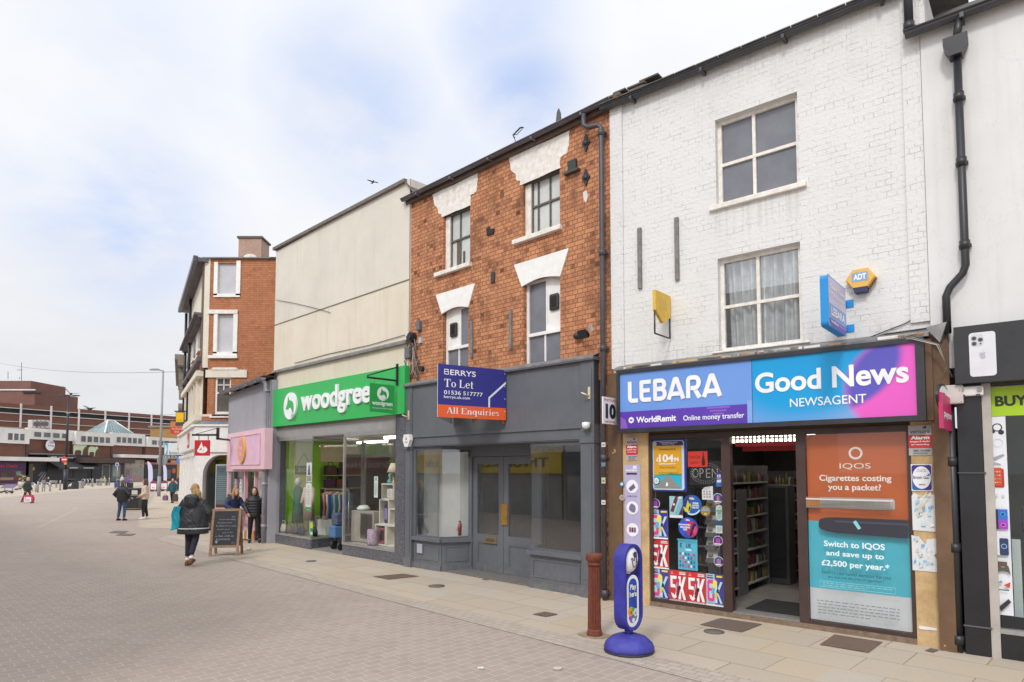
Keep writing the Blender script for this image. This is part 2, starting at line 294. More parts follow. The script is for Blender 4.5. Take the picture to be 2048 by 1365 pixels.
class MB:
    def __init__(s): s.v = []; s.f = []; s.m = []; s.s = []; s.X = None
    def add(s, vs, fs, m, sm=False):
        b = len(s.v); s.v += [(s.X @ Vector(q)) if s.X else Vector(q) for q in vs]
        for f in fs: s.f.append(tuple(i+b for i in f)); s.m.append(m); s.s.append(sm)
        return s
    def quad(s, a, b, c, d, m): return s.add([a, b, c, d], [(0, 1, 2, 3)], m)
    def rect(s, x0, x1, z0, z1, y, m): return s.quad((x0, y, z0), (x1, y, z0), (x1, y, z1), (x0, y, z1), m)
    def box(s, x0, x1, y0, y1, z0, z1, m):
        v = [(x, y, z) for z in (z0, z1) for y in (y0, y1) for x in (x0, x1)]
        return s.add(v, [(0, 2, 3, 1), (4, 5, 7, 6), (0, 1, 5, 4), (1, 3, 7, 5), (3, 2, 6, 7), (2, 0, 4, 6)], m)
    def bbox(s, x0, x1, y0, y1, z0, z1, b, m):         # box with bevelled edges
        bm = bmesh.new(); r = bmesh.ops.create_cube(bm, size=1)
        for q in bm.verts: q.co = Vector(((x0+x1)/2+q.co.x*(x1-x0), (y0+y1)/2+q.co.y*(y1-y0), (z0+z1)/2+q.co.z*(z1-z0)))
        bmesh.ops.bevel(bm, geom=bm.edges[:], offset=b, segments=2, affect='EDGES', profile=.5)
        s.add([q.co for q in bm.verts], [tuple(v.index for v in f.verts) for f in bm.faces], m); bm.free(); return s
    def poly(s, pts, y, m): return s.add([(p[0], y, p[1]) for p in pts], [tuple(range(len(pts)))], m)
    def prism(s, pts, y0, y1, m, sm=False):            # outline in x,z pushed along y
        n = len(pts); v = [(p[0], y0, p[1]) for p in pts]+[(p[0], y1, p[1]) for p in pts]
        s.add(v, [tuple(range(n)), tuple(range(2*n-1, n-1, -1))], m)
        return s.add(v, [(i, (i+1) % n, (i+1) % n+n, i+n) for i in range(n)], m, sm)
    def plan(s, pts, z0, z1, m):                       # outline in x,y pushed up
        n = len(pts); v = [(p[0], p[1], z0) for p in pts]+[(p[0], p[1], z1) for p in pts]
        return s.add(v, [tuple(range(n-1, -1, -1)), tuple(range(n, 2*n))]+[(i, (i+1) % n, (i+1) % n+n, i+n) for i in range(n)], m)
    def rings(s, rs, m, sm=True, caps=True):
        n = len(rs[0]); v = [q for r in rs for q in r]; f = []
        for k in range(len(rs)-1): f += [(k*n+i, k*n+(i+1) % n, (k+1)*n+(i+1) % n, (k+1)*n+i) for i in range(n)]
        if caps: f += [tuple(range(n-1, -1, -1)), tuple((len(rs)-1)*n+i for i in range(n))]
        return s.add(v, f, m, sm)
    def tube(s, pts, r, m, n=8, ry=None):
        pts = [Vector(p) for p in pts]; N = len(pts); rr = r if hasattr(r, '__len__') else [r]*N; out = []; up = None
        for i, p in enumerate(pts):
            d = (pts[min(i+1, N-1)]-pts[max(i-1, 0)]).normalized()
            if up is None: up = Vector((0, 0, 1)) if abs(d.z) < .9 else Vector((0, 1, 0))
            a = d.cross(up).normalized(); up = a.cross(d).normalized()
            out.append([p+a*rr[i]*cos(2*pi*k/n)+up*(ry or 1.)*rr[i]*sin(2*pi*k/n) for k in range(n)])
        return s.rings(out, m)
    def lathe(s, prof, m, n=24, c=(0, 0, 0), sm=True):
        return s.rings([[(c[0]+r*cos(2*pi*k/n), c[1]+r*sin(2*pi*k/n), c[2]+z) for k in range(n)] for r, z in prof], m, sm)
    def ell(s, c, r, m, n=14, k=8):
        r = r if hasattr(r, '__len__') else (r, r, r)
        return s.rings([[(c[0]+r[0]*sin(pi*j/k)*cos(2*pi*i/n), c[1]+r[1]*sin(pi*j/k)*sin(2*pi*i/n), c[2]-r[2]*cos(pi*j/k)) for i in range(n)] for j in [.12]+list(range(1, k))+[k-.12]], m)
    def loft(s, sec, m, n=16):                         # sections (x, y, z, rx, ry)
        return s.rings([[(x+rx*cos(2*pi*k/n), y+ry*sin(2*pi*k/n), z) for k in range(n)] for x, y, z, rx, ry in sec], m)
    def text(s, body, x0, z0, w, h, y, m, bold=0., t=0., space=1.):
        vs, fs = text_geo(body, bold, space); s.add([(x0+a*w, y, z0+b*h) for a, b in vs], fs, m)
        if t:
            ed = {}
            for f in fs:
                for i in range(len(f)):
                    e = (f[i], f[(i+1) % len(f)]); ed[e] = 1
            for a, b in [e for e in ed if (e[1], e[0]) not in ed]:
                p, q = vs[a], vs[b]; s.quad((x0+p[0]*w, y, z0+p[1]*h), (x0+q[0]*w, y, z0+q[1]*h), (x0+q[0]*w, y+t, z0+q[1]*h), (x0+p[0]*w, y+t, z0+p[1]*h), m)
        return s
    def build(s, name, parent=None, M=None):
        me = bpy.data.meshes.new(name); me.from_pydata([tuple(q) for q in s.v], [], s.f)
        mats = []; idx = []
        for m in s.m:
            if isinstance(m, str): m = fl(m)
            if m not in mats: mats.append(m)
            idx.append(mats.index(m))
        for m in mats: me.materials.append(m)
        me.polygons.foreach_set('material_index', idx); me.polygons.foreach_set('use_smooth', s.s); me.update()
        o = bpy.data.objects.new(name, me); COL.objects.link(o)
        if M is not None: o.matrix_world = M
        if parent: o.parent = parent
        return o
def tag(o, label, cat, group=None, kind=None):
    if label: o['label'] = label
    if cat: o['category'] = cat
    if group: o['group'] = group
    if kind: o['kind'] = kind
    return o
def thing(name, label, cat, loc=(0, 0, 0), rz=0., group=None):
    o = bpy.data.objects.new(name, None); COL.objects.link(o); o.location = loc; o.rotation_euler = (0, 0, rz); o.empty_display_size = .2
    return tag(o, label, cat, group)
def structure(name, mb):
    o = mb.build(name); o['kind'] = 'structure'; return o
def copy_thing(o, loc, rz=None, label=None, group=None):
    c = o.copy(); COL.objects.link(c); c.location = loc
    if rz is not None: c.rotation_euler = (0, 0, rz)
    if label: c['label'] = label
    if group: c['group'] = group
    for ch in list(o.children):
        k = ch.copy(); COL.objects.link(k); k.parent = c
        for g in list(ch.children):
            q = g.copy(); COL.objects.link(q); q.parent = k
    return c
def remesh(mb, vox, sm=2, dec=None):                  # one continuous skin over overlapping pieces
    me = bpy.data.meshes.new('r'); me.from_pydata([tuple(q) for q in mb.v], [], mb.f)
    bm = bmesh.new(); bm.from_mesh(me); bmesh.ops.recalc_face_normals(bm, faces=bm.faces[:]); bm.to_mesh(me); bm.free()
    o = bpy.data.objects.new('r', me); COL.objects.link(o)
    r = o.modifiers.new('r', 'REMESH'); r.mode = 'VOXEL'; r.voxel_size = vox
    if sm: q = o.modifiers.new('s', 'SMOOTH'); q.iterations = sm; q.factor = .5
    dg = bpy.context.evaluated_depsgraph_get(); ev = o.evaluated_get(dg); n = ev.to_mesh()
    vs = [v.co.copy() for v in n.vertices]; fs = [tuple(p.vertices) for p in n.polygons]; ev.to_mesh_clear()
    bpy.data.objects.remove(o); bpy.data.meshes.remove(me); return vs, fs

class Wall:                                            # a vertical plane standing on two ground points; local x along it, local y into the building
    def __init__(s, a, b):
        s.o = Vector((a[0], a[1], 0)); e = Vector((b[0]-a[0], b[1]-a[1], 0)); s.L = e.length; s.d = e/s.L; s.n = Vector((-s.d.y, s.d.x, 0)); s.a = atan2(s.d.y, s.d.x)
    def uz(s, px, py, v=0.):
        r = ray(px, py); o = s.o+s.n*v; t = o.dot(s.n)/r.dot(s.n); p = Vector((0, 0, H))+r*t
        return ((p-o).dot(s.d), p.z)
    def u(s, px, py=940, v=0.): return s.uz(px, py, v)[0]
    def z(s, px, py, v=0.): return s.uz(px, py, v)[1]
    def w(s, u, v, z=0.): return s.o+s.d*u+s.n*v+Vector((0, 0, z))
    def loc(s, p): q = Vector((p[0], p[1], 0))-s.o; return (q.dot(s.d), q.dot(s.n))
    def M(s, u, v, z): return Matrix.Translation(s.w(u, v, z)) @ Matrix.Rotation(s.a, 4, 'Z')
WN = Wall(gr(1222, 1200), gr(1881, 1297)); WB = Wall(gr(811, 1130), gr(1222, 1200)); WW = Wall(gr(544, 1085), gr(811, 1131))
WR = Wall(gr(1881, 1299), gr(2100, 1331)); WP = Wall(gr(470, 1068), gr(532, 1086))
CK = gr(398, 1061); WK = Wall(CK, CK+Vector((4, 0, 0)))

def wall(mb, u0, u1, z0, zt, ops, m, v=0., depth=.18, mr=None):
    zl, zr = zt if hasattr(zt, '__len__') else (zt, zt); zm = max(zl, zr)
    us = sorted({u0, u1, *[q for o in ops for q in o[:2] if u0 < q < u1]}); zs = sorted({z0, zm, *[q for o in ops for q in o[2:4] if z0 < q < zm]})
    zz = lambda u, z: zl+(zr-zl)*(u-u0)/(u1-u0) if z == zm else z
    for a, b in zip(us, us[1:]):
        for c, e in zip(zs, zs[1:]):
            x, y = (a+b)/2, (c+e)/2
            if any(o[0] < x < o[1] and o[2] < y < o[3] for o in ops): continue
            mb.quad((a, v, c), (b, v, c), (b, v, zz(b, e)), (a, v, zz(a, e)), m)
    r = mr or m; w = v+depth
    for a, b, c, e in [o[:4] for o in ops]:
        mb.quad((a, v, c), (a, w, c), (a, w, e), (a, v, e), r); mb.quad((b, v, c), (b, v, e), (b, w, e), (b, w, c), r)
        mb.quad((a, v, e), (a, w, e), (b, w, e), (b, v, e), r); mb.quad((a, v, c), (b, v, c), (b, w, c), (a, w, c), r)
def shell(mb, u0, u1, z0, zt, dep, m, v=0.):           # the sides, back and lid that close a building
    zl, zr = zt if hasattr(zt, '__len__') else (zt, zt)
    mb.quad((u0, v, z0), (u0, v+dep, z0), (u0, v+dep, zl), (u0, v, zl), m); mb.quad((u1, v, z0), (u1, v, zr), (u1, v+dep, zr), (u1, v+dep, z0), m)
    mb.quad((u0, v+dep, z0), (u1, v+dep, z0), (u1, v+dep, zr), (u0, v+dep, zl), m); mb.quad((u0, v, zl), (u0, v+dep, zl), (u1, v+dep, zr), (u1, v, zr), m)
def room(mb, u0, u1, v0, v1, z0, z1, fl_, ce, le, ba, ri):
    mb.quad((u0, v0, z0), (u1, v0, z0), (u1, v1, z0), (u0, v1, z0), fl_); mb.quad((u0, v0, z1), (u0, v1, z1), (u1, v1, z1), (u1, v0, z1), ce)
    mb.quad((u0, v0, z0), (u0, v1, z0), (u0, v1, z1), (u0, v0, z1), le); mb.quad((u1, v0, z0), (u1, v0, z1), (u1, v1, z1), (u1, v1, z0), ri)
    mb.quad((u0, v1, z0), (u1, v1, z0), (u1, v1, z1), (u0, v1, z1), ba)
def window(parent, u0, u1, z0, z1, v, cols=(.5,), rows=(.5,), fw=.06, bw=.035, mf=None, mp=None, sill=True, so_=.09, sh=.07, name='window', msill=None, bw_rows=None):
    """frame with glazing bars, its pane set behind them, its sill"""
    mf = mf or M_WHITE; f = MB(); d = .05
    f.box(u0, u0+fw, v, v+d, z0, z1, mf); f.box(u1-fw, u1, v, v+d, z0, z1, mf); f.box(u0+fw, u1-fw, v, v+d, z1-fw, z1, mf); f.box(u0+fw, u1-fw, v, v+d, z0, z0+fw, mf)
    a, b, c, e = u0+fw, u1-fw, z0+fw, z1-fw; rs = [c+(e-c)*r for r in rows]; bh = bw_rows or bw
    for q in rs: f.box(a, b, v+.004, v+d, q-bh/2, q+bh/2, mf)
    cz = [c]+[x for q in rs for x in (q-bh/2, q+bh/2)]+[e]
    for q in cols:
        x = a+(b-a)*q
        for i in range(0, len(cz), 2): f.box(x-bw/2, x+bw/2, v+.007, v+d, cz[i], cz[i+1], mf)
    o = f.build(name, parent)
    if mp: MB().rect(a, b, c, e, v+.04, mp).build('pane', o)
    if sill: MB().bbox(u0-.1, u1+.1, -so_, v+.02, z0-sh, z0-.004, .008, msill or mf).build('sill', o)
    return o
def print_(name, label, cat, M, w, h, layers, group=None, back='#f2f2f2', t=.004, parent=None, back_pts=None):
    """a flat printed sheet: layers in fractions of its width and height, each a hair proud of the one below"""
    mb = MB()
    mb.prism([(x*w, z*h) for x, z in back_pts], 0, -t, back) if back_pts else mb.box(0, w, -t, 0, 0, h, back)
    y = -t
    for L in layers:
        y -= .0012; k, *a = L
        if k == 'r': mb.rect(a[0]*w, a[1]*w, a[2]*h, a[3]*h, y, a[4])
        elif k == 'p': mb.poly([(x*w, z*h) for x, z in a[0]], y, a[1])
        elif k == 'c': mb.poly(arc(a[0]*w, a[1]*h, a[2]*w, (a[4] if len(a) > 4 else a[2]*w/h)*h), y, a[3])
        elif k == 'o':                                 # ring: cx, cy, r, thickness (of width), colour
            R, th = a[2]*w, a[3]*w; n = 24; p = arc(a[0]*w, a[1]*h, R, R, n=n); q = arc(a[0]*w, a[1]*h, R-th, R-th, n=n)
            mb.add([(x, y, z) for x, z in p+q], [(i, (i+1) % n, (i+1) % n+n, i+n) for i in range(n)], a[4])
        elif k == 't': mb.text(a[0], a[1]*w, a[2]*h, a[3]*w, a[4]*h, y, a[5], a[6] if len(a) > 6 else .0)
        elif k == 'l':                                 # a row of tiny printed lines
            n = a[4]
            for i in range(n):
                zz = a[3]*h-(a[3]-a[2])*h*(i+.5)/n; hh = (a[3]-a[2])*h/n*.17; x = a[0]*w; e = a[1]*w-(0 if i < n-1 else (a[1]-a[0])*w*.35)
                rr = random.Random(i*7+int(w*1000))
                while x < e:
                    q = min(e, x+w*rr.uniform(.02, .07)); mb.rect(x, q, zz-hh, zz+hh, y, a[5]); x = q+w*.013
    o = mb.build(name, parent, M) if parent is None else mb.build(name, parent)
    if parent is None: tag(o, label, cat, group)
    return o
def rotM(M, a): return M @ Matrix.Rotation(a, 4, 'Z')
# ------------------------------------------------------------------ ground
g = MB(); g.quad((-500, -300, 0), (500, -300, 0), (500, 700, 0), (-500, 700, 0), M_PAVER); structure('street_paving', g)
fp = lambda *p: [tuple(gr(*q).to_2d()) for q in p]
def sheet(name, pts, z, m): structure(name, MB().add([(x, y, z) for x, y in pts], [tuple(range(len(pts)))], m))
VB = Vector((-.700, .714))                            # along the shop fronts, away from us
i0 = gr(1072, 1256).to_2d(); o0 = gr(1213, 1316).to_2d(); e1 = gr(332, 1072).to_2d(); e2 = gr(314, 1080).to_2d()
inner = [i0-VB*12, i0, gr(700, 1169.5).to_2d(), e1]; outer = [o0-VB*12, o0, gr(700, 1181.5).to_2d(), e2]
sheet('shop_pavement', [tuple(q) for q in inner]+fp((420, 1066))+[tuple(WP.w(-1.3, .3).to_2d()), tuple(WP.w(3.5, .5).to_2d()), tuple(WW.w(0, 1).to_2d()), tuple(WB.w(0, 1).to_2d()), tuple(WN.w(0, 1).to_2d()), tuple(WR.w(6, 1).to_2d())], .004, M_FLAG)
sheet('pavement_border', [tuple(q) for q in inner]+[tuple(q) for q in outer[::-1]], .006, M_SETT)
sheet('side_pavement', fp((276, 1055), (275, 1045), (277, 1036), (284, 1023), (309, 991), (334, 962))+fp((352, 966), (372, 1000), (420, 1058), (405, 1059)), .004, M_FLAG)
sheet('side_kerb', fp((276, 1055), (275, 1045), (277, 1036), (284, 1023), (309, 991), (312, 991), (289, 1023), (282, 1036), (280, 1045), (281, 1055)), .007, M_SETT)
sheet('plaza_pavement', fp((-60, 1001), (30, 993), (120, 984), (230, 975), (300, 968), (300, 962), (-60, 968)), .004, M_FLAG)
sheet('drain_channel', fp((72, 1055), (110, 1038), (146, 1020), (152, 1014), (156, 1014), (150, 1022), (116, 1038), (80, 1055)), .003, M_SETT)

# ------------------------------------------------------------------ newsagent building
def gutter(parent, w, u0, z0, u1, z1, v=-.1, r=.075, m=None, brackets=0):
    m = m or pm('#4c4d51', '#3e3f43', 5, .45, name='weathered_gutter'); g = MB(); n = 7; a = [(cos(pi+pi*i/(n-1))*r, sin(pi+pi*i/(n-1))*r) for i in range(n)]
    for k in range(n-1):
        (y0, q0), (y1, q1) = a[k], a[k+1]
        g.quad((u0, v+y0, z0+q0), (u1, v+y0, z1+q0), (u1, v+y1, z1+q1), (u0, v+y1, z0+q1), m)
    g.tube([(u0, v-r, z0), (u1, v-r, z1)], .012, m, 6); g.quad((u0, v-r, z0-.02), (u1, v-r, z1-.02), (u1, v+r, z1-.02), (u0, v+r, z0-.02), m)
    for u, z in ((u0, z0), (u1, z1)): g.add([(u, v+y, z+q) for y, q in a], [tuple(range(n))], m)
    for k in range(brackets):
        t = (k+.5)/brackets; u = u0+(u1-u0)*t; z = z0+(z1-z0)*t; g.box(u-.02, u+.02, v-r-.012, v+r+.06, z-r-.02, z-.03, m)
    return g.build('gutter', parent)
def pipe(parent, pts, r=.042, m=None, collars=(), name='drainpipe'):
    g = MB(); m = m or M_BLACKP; g.tube(pts, r, m, 12)
    for (x, y, z) in collars: g.lathe([(r+.012, -.05), (r+.012, .05)], m, 12, (x, y, z)); g.box(x-r-.02, x+r+.02, y+.03, y+.09, z-.015, z+.015, m)
    return g.build(name, parent)
LN = WN.L
B = thing('newsagent_building', 'tall white painted brick building over the blue and pink newsagent shopfront', 'building', WN.o, WN.a)
ops = [(1.87, 3.04, 6.03, 7.33), (1.87, 3.03, 3.84, 5.22)]
m = MB(); wall(m, .07, 4.56, 3.4, (8.2, 8.16), ops, M_WBRICK); shell(m, .07, 4.56, 3.4, (8.2, 8.16), 7, M_WBRICK, .02)
m.box(4.30, 4.50, -.035, -.002, 3.9, 8.12, M_WBRICK); m.box(.07, .30, -.03, -.002, 3.75, 8.15, M_WBRICK)
m.build('wall', B)
g = MB(); g.quad((-.05, -.14, 8.18), (4.75, -.14, 8.14), (4.75, 3.5, 10.6), (-.05, 3.5, 10.6), M_SLATE); g.quad((-.05, 7.1, 8.1), (4.75, 7.1, 8.1), (4.75, 3.5, 10.6), (-.05, 3.5, 10.6), M_SLATE)
g.add([(-.05, -.14, 8.18), (-.05, 7.1, 8.1), (-.05, 3.5, 10.6)], [(0, 1, 2)], M_WBRICK)
for k in range(14): g.box(-.04+k*.342, .29+k*.342, -.2, .25, 8.185-k*.003, 8.2-k*.003, M_SLATE)
for k in range(9): u = random.uniform(-.05, .9); g.box(u, u+random.uniform(.2, .35), -.12+k*.03, .5+k*.03, 8.22+k*.035, 8.245+k*.035, M_SLATE)
g.build('roof', B); gutter(B, WN, -.05, 8.17, 4.7, 8.13, -.11, .062, None, 4)
w = window(B, 1.87, 3.04, 6.03, 7.33, .10, (.45,), (.48,), .055, .045, M_OLDWHITE, M_PANE, True, .06, .08)
w = window(B, 1.87, 3.03, 3.84, 5.22, .10, (.47,), (.48,), .055, .045, M_OLDWHITE, M_GLASS, True, .03, .03)
M_NET = pm('#c9cacb', '#a8a9ab', 9, .9, name='net_curtain')
for a, b, ph in ((1.93, 2.47, 0), (2.45, 2.97, 2.)):
    c = MB(); n = 40
    for i in range(n):
        f0, f1 = i/n, (i+1)/n; W2 = lambda f, z: (a+(b-a)*f+.05*(1-f)*(1-z)*(1 if ph == 0 else -.3), .22+.05*sin(f*24+ph+.8*z)+.035*sin(f*9+ph*2))
        for z0, z1 in ((0, .5), (.5, 1)): c.add([(*W2(f0, z0), 3.86+1.34*z0), (*W2(f1, z0), 3.86+1.34*z0), (*W2(f1, z1), 3.86+1.34*z1), (*W2(f0, z1), 3.86+1.34*z1)], [(0, 1, 2, 3)], M_NET, True)
    c.build('curtain', w)
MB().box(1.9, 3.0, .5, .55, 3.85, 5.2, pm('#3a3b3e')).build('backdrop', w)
m = MB()                                               # lead flashing and ledge over the sign
m.quad((.2, 0, 3.80), (4.50, 0, 3.80), (4.50, -.21, 3.712), (.2, -.21, 3.712), M_LEAD); m.box(.2, 4.50, -.21, 0, 3.688, 3.71, M_LEAD)
for k in range(30): u = random.uniform(.1, 4.4); u = max(u, .3); m.box(u, min(4.45, u+random.uniform(.1, .5)), -.215, -.17, 3.70, 3.72+random.uniform(0, .02), random.choice((M_LEAD, M_STONE, M_OLDWHITE)))
m.build('flashing', B)
m = MB()                                               # piers
m.box(-.02, .24, -.03, .25, 0, 3.68, M_BROWN); m.box(4.49, 4.68, -.12, .3, 0, 3.72, M_BROWN)
m.box(.245, .695, -.005, .25, 0, 2.72, M_STONE); m.box(4.25, 4.485, -.005, .25, 0, 2.72, M_STONE); m.box(.24, 4.49, .06, .3, 2.66, 3.68, M_BROWN)
m.build('pier', B)
m = MB(); BR = M_DBROWN
m.box(.70, 4.245, .03, .12, 2.58, 2.655, BR)          # head, sill and mullions of the shopfront
for a, b in ((.70, .742), (1.86, 1.99), (2.90, 3.02), (4.20, 4.245)): m.box(a, b, .025, .13, .07, 2.58, BR)
m.box(.742, 1.86, .03, .12, .07, .12, BR); m.box(3.02, 4.20, .03, .12, .07, .12, BR); m.box(.697, 4.25, -.01, .2, 0.0, .068, pm('#8a7663', '#6d5a4a', 12, .8))
m.box(1.99, 2.90, .03, .2, .069, .085, M_ALU); m.build('shopfront', B)
MB().rect(.742, 1.86, .12, 2.58, .075, M_GLASSC).build('window_pane', B); MB().rect(3.02, 4.20, .12, 2.58, .05, M_GLASSC).build('window_pane', B)
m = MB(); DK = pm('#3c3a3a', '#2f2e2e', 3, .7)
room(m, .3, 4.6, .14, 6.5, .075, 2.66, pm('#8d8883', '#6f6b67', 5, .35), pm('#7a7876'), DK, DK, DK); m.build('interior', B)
m = MB(); m.box(2.02, 2.88, .16, .19, 2.44, 2.5, pm('#9b2226')); m.box(2.0, 2.9, .5, .56, 2.38, 2.5, pm('#a5232a'))
for k in range(14): m.box(2.02+k*.061, 2.03+k*.061, .15, .2, 2.5, 2.6, pm('#8c8a88'))
m.build('shutter_grille', B)
m = MB(); m.box(2.05, 2.88, .35, 1.25, .077, .087, pm('#2b2b2d', '#232325', 20, .9)); tag(m.build('doormat', None, WN.M(0, 0, 0)), 'dark doormat just inside the open newsagent doorway', 'mat')

# ------------------------------------------------------------------ orange brick building with the dark grey shopfront
B = thing('brick_shop_building', 'orange brick building with white lintels over an empty dark grey shopfront', 'building', WB.o, WB.a)
ops = [(1.24, 2.10, 6.33, 7.58), (3.59, 4.50, 6.46, 7.56), (1.25, 2.06, 3.7, 5.50), (3.60, 4.50, 3.7, 5.64)]
m = MB(); wall(m, .06, 5.64, 3.6, 8.22, ops, M_BRICK, 0, .14); shell(m, .06, 5.64, 3.6, 8.22, 7, M_BRICK, .02); m.box(5.36, 5.64, .005, .4, 0, 3.6, M_BRICK)
m.build('wall', B)
g = MB(); g.quad((-.1, -.16, 8.25), (5.75, -.16, 8.25), (5.75, 3.5, 10.4), (-.1, 3.5, 10.4), M_SLATE); g.quad((-.1, 7.2, 8.2), (5.75, 7.2, 8.2), (5.75, 3.5, 10.4), (-.1, 3.5, 10.4), M_SLATE)
g.add([(-.1, -.16, 8.25), (-.1, 7.2, 8.2), (-.1, 3.5, 10.4)], [(0, 1, 2)], M_BRICK); g.add([(5.75, -.16, 8.25), (5.75, 7.2, 8.2), (5.75, 3.5, 10.4)], [(0, 1, 2)], M_BRICK)
g.box(-.02, 5.7, -.07, -.002, 8.13, 8.22, pm('#6d5a50', '#5a4a42', 6, .7)); g.build('roof', B)
gutter(B, WB, -.05, 8.24, 5.72, 8.24, -.15, .055, pm('#68646a', '#545056', 4, .5), 5)
def sash(u0, u1, z0, z1, split, pane, cols_lo=(.5,), cols_hi=(.5,), meet=.5):
    f = MB(); mf = M_WHITE; v = .09; fw = .06; zm = z0+(z1-z0)*meet
    for a, b, c, d_ in ((u0, u0+fw, z0, z1), (u1-fw*.8, u1, z0, z1)): f.box(a, b, v, v+.05, c, d_, mf)
    f.box(u0+fw, u1-fw*.8, v, v+.05, z1-.05, z1, mf); f.box(u0+fw, u1-fw*.8, v, v+.05, z0, z0+.07, mf); f.box(u0+fw, u1-fw*.8, v-.02, v+.05, zm-.03, zm+.03, mf)
    a, b = u0+fw, u1-fw*.8
    for cs, c, d_ in ((cols_lo, z0+.07, zm-.03), (cols_hi, zm+.03, z1-.05)):
        for q in cs: x = a+(b-a)*q; f.box(x-.016, x+.016, v+.005, v+.045, c, d_, mf)
    o = f.build('window', B); MB().rect(a, b, z0+.07, z1-.05, v+.03, pane).build('pane', o); return o, a, b, zm
M_OLDB = pm('#3f3a39', '#332f2e', 8, .6)
for u0, u1, z0, z1, left in ((1.25, 2.06, 3.7, 5.50, True), (3.60, 4.50, 3.7, 5.62, False)):
    o, a, b, zm = sash(u0, u1, z0, z1, 0, M_PANE, (.5,), (.56 if left else .55,), .53 if left else .47)
    x0, x1 = (a, a+(b-a)*.56) if left else (a+(b-a)*.55, b)
    q = MB(); q.box(x0, x1, .105, .118, zm+.03, z1-.05, M_WHITE); q.build('board', o)
    f = MB(); cx, cz = (x0+x1)/2+(0 if left else .02), zm+(z1-zm)*(.46 if left else .52)
    f.bbox(cx-.11, cx+.11, .05, .104, cz-.15, cz+.15, .03, M_OLDB)
    for k in range(4): f.box(cx-.065+k*.036, cx-.045+k*.036, .04, .052, cz-.1, cz+.1, pm('#1c1b1b'))
    f.build('fan_vent', o)
for u0, u1, z0, z1, cs, sp in ((1.24, 2.10, 6.33, 7.58, (.42,), .5), (3.59, 4.50, 6.46, 7.56, (.2, .6), .52)):
    f = MB(); v = .10; fw = .05; zm = z0+(z1-z0)*sp; dk = pm('#66625c', '#4c4945', 10, .6)
    f.box(u0, u0+.14, v-.03, v+.05, z0, z1, M_OLDWHITE); f.box(u1-.03, u1, v, v+.05, z0, z1, M_OLDWHITE); f.box(u0+.14, u1-.03, v, v+.05, z0, z0+.07, M_OLDWHITE); f.box(u0, u1, v-.06, v+.05, z1-.07, z1, dk)
    f.box(u0+.14, u1-.03, v, v+.04, zm-.018, zm+.018, dk)
    for q in (.0, *cs): x = u0+.15+(u1-u0-.18)*q; f.box(x-.015, x+.015, v+.004, v+.04, z0+.07, zm-.018, dk); f.box(x-.015, x+.015, v+.004, v+.04, zm+.018, z1-.07, dk)
    o = f.build('window', B); p = MB(); p.rect(u0+.14, u1-.03, z0+.07, z1-.07, v+.03, M_PANEW)
    if sp == .5: p.rect(u0+.3, u0+.42, z0+.07, zm, v+.027, pm('#6d5a45')); p.rect(u0+.5, u0+.57, z0+.07, z0+.35, v+.026, pm('#54504a'))
    p.build('pane', o); MB().bbox(u0-.22, u1+.06, -.08, .09, z0-.09, z0-.003, .01, M_OLDWHITE).build('sill', o)
# painted lintels
for u0, u1, z1, zt, k in ((1.25, 2.06, 5.50, 5.86, .22), (3.60, 4.50, 5.62, 5.99, .22)):
    p = [(u0-.02, z1-.09)]+[(u0-.02+(u1-u0+.04)*i/8, z1-.09+.07*sin(pi*i/8)) for i in range(1, 9)]+[(u1+k, zt), (u0-k, zt)]; m = MB(); m.prism(p, -.03, -.002, M_WHITE); m.build('lintel', B)
for u0, u1, zb, zt in ((1.24, 2.10, 7.58, 8.02), (3.59, 4.50, 7.56, 8.03)):
    m = MB(); rg = random.Random(int(zb*100)); P0 = [(u0-.06, zb-.06), (u1+.02, zb-.06), (u1+.02, zb+.14), (u1+.19, zb+.17), (u1+.22, zb+.3), (u1+.24, 8.12), (u0-.36, 8.12), (u0-.30, zb+.3), (u0-.19, zb+.2), (u0-.15, zb+.05), (u0-.06, zb+.03)]
    P0 = [(x+rg.uniform(-.012, .012), z+rg.uniform(-.012, .012)) for p, q in zip(P0, P0[1:]+P0[:1]) for x, z in [(p[0]+(q[0]-p[0])*k/4, p[1]+(q[1]-p[1])*k/4) for k in range(4)]]; m.prism(P0, -.012, -.002, M_OLDWHITE); m.build('lintel', B)
uP = WB.u(1208, 900, -.1)
pipe(B, [(uP-.32, -.17, 8.17), (uP-.32, -.17, 7.98), (uP-.25, -.15, 7.92), (uP-.06, -.12, 7.9), (uP, -.11, 7.84), (uP, -.11, 5), (uP, -.11, .02)], .042, pm('#4e4c54', '#403e45', 4, .45), [(uP, -.11, z) for z in (7.75, 5.7, 4.1, 2.3, .12)])
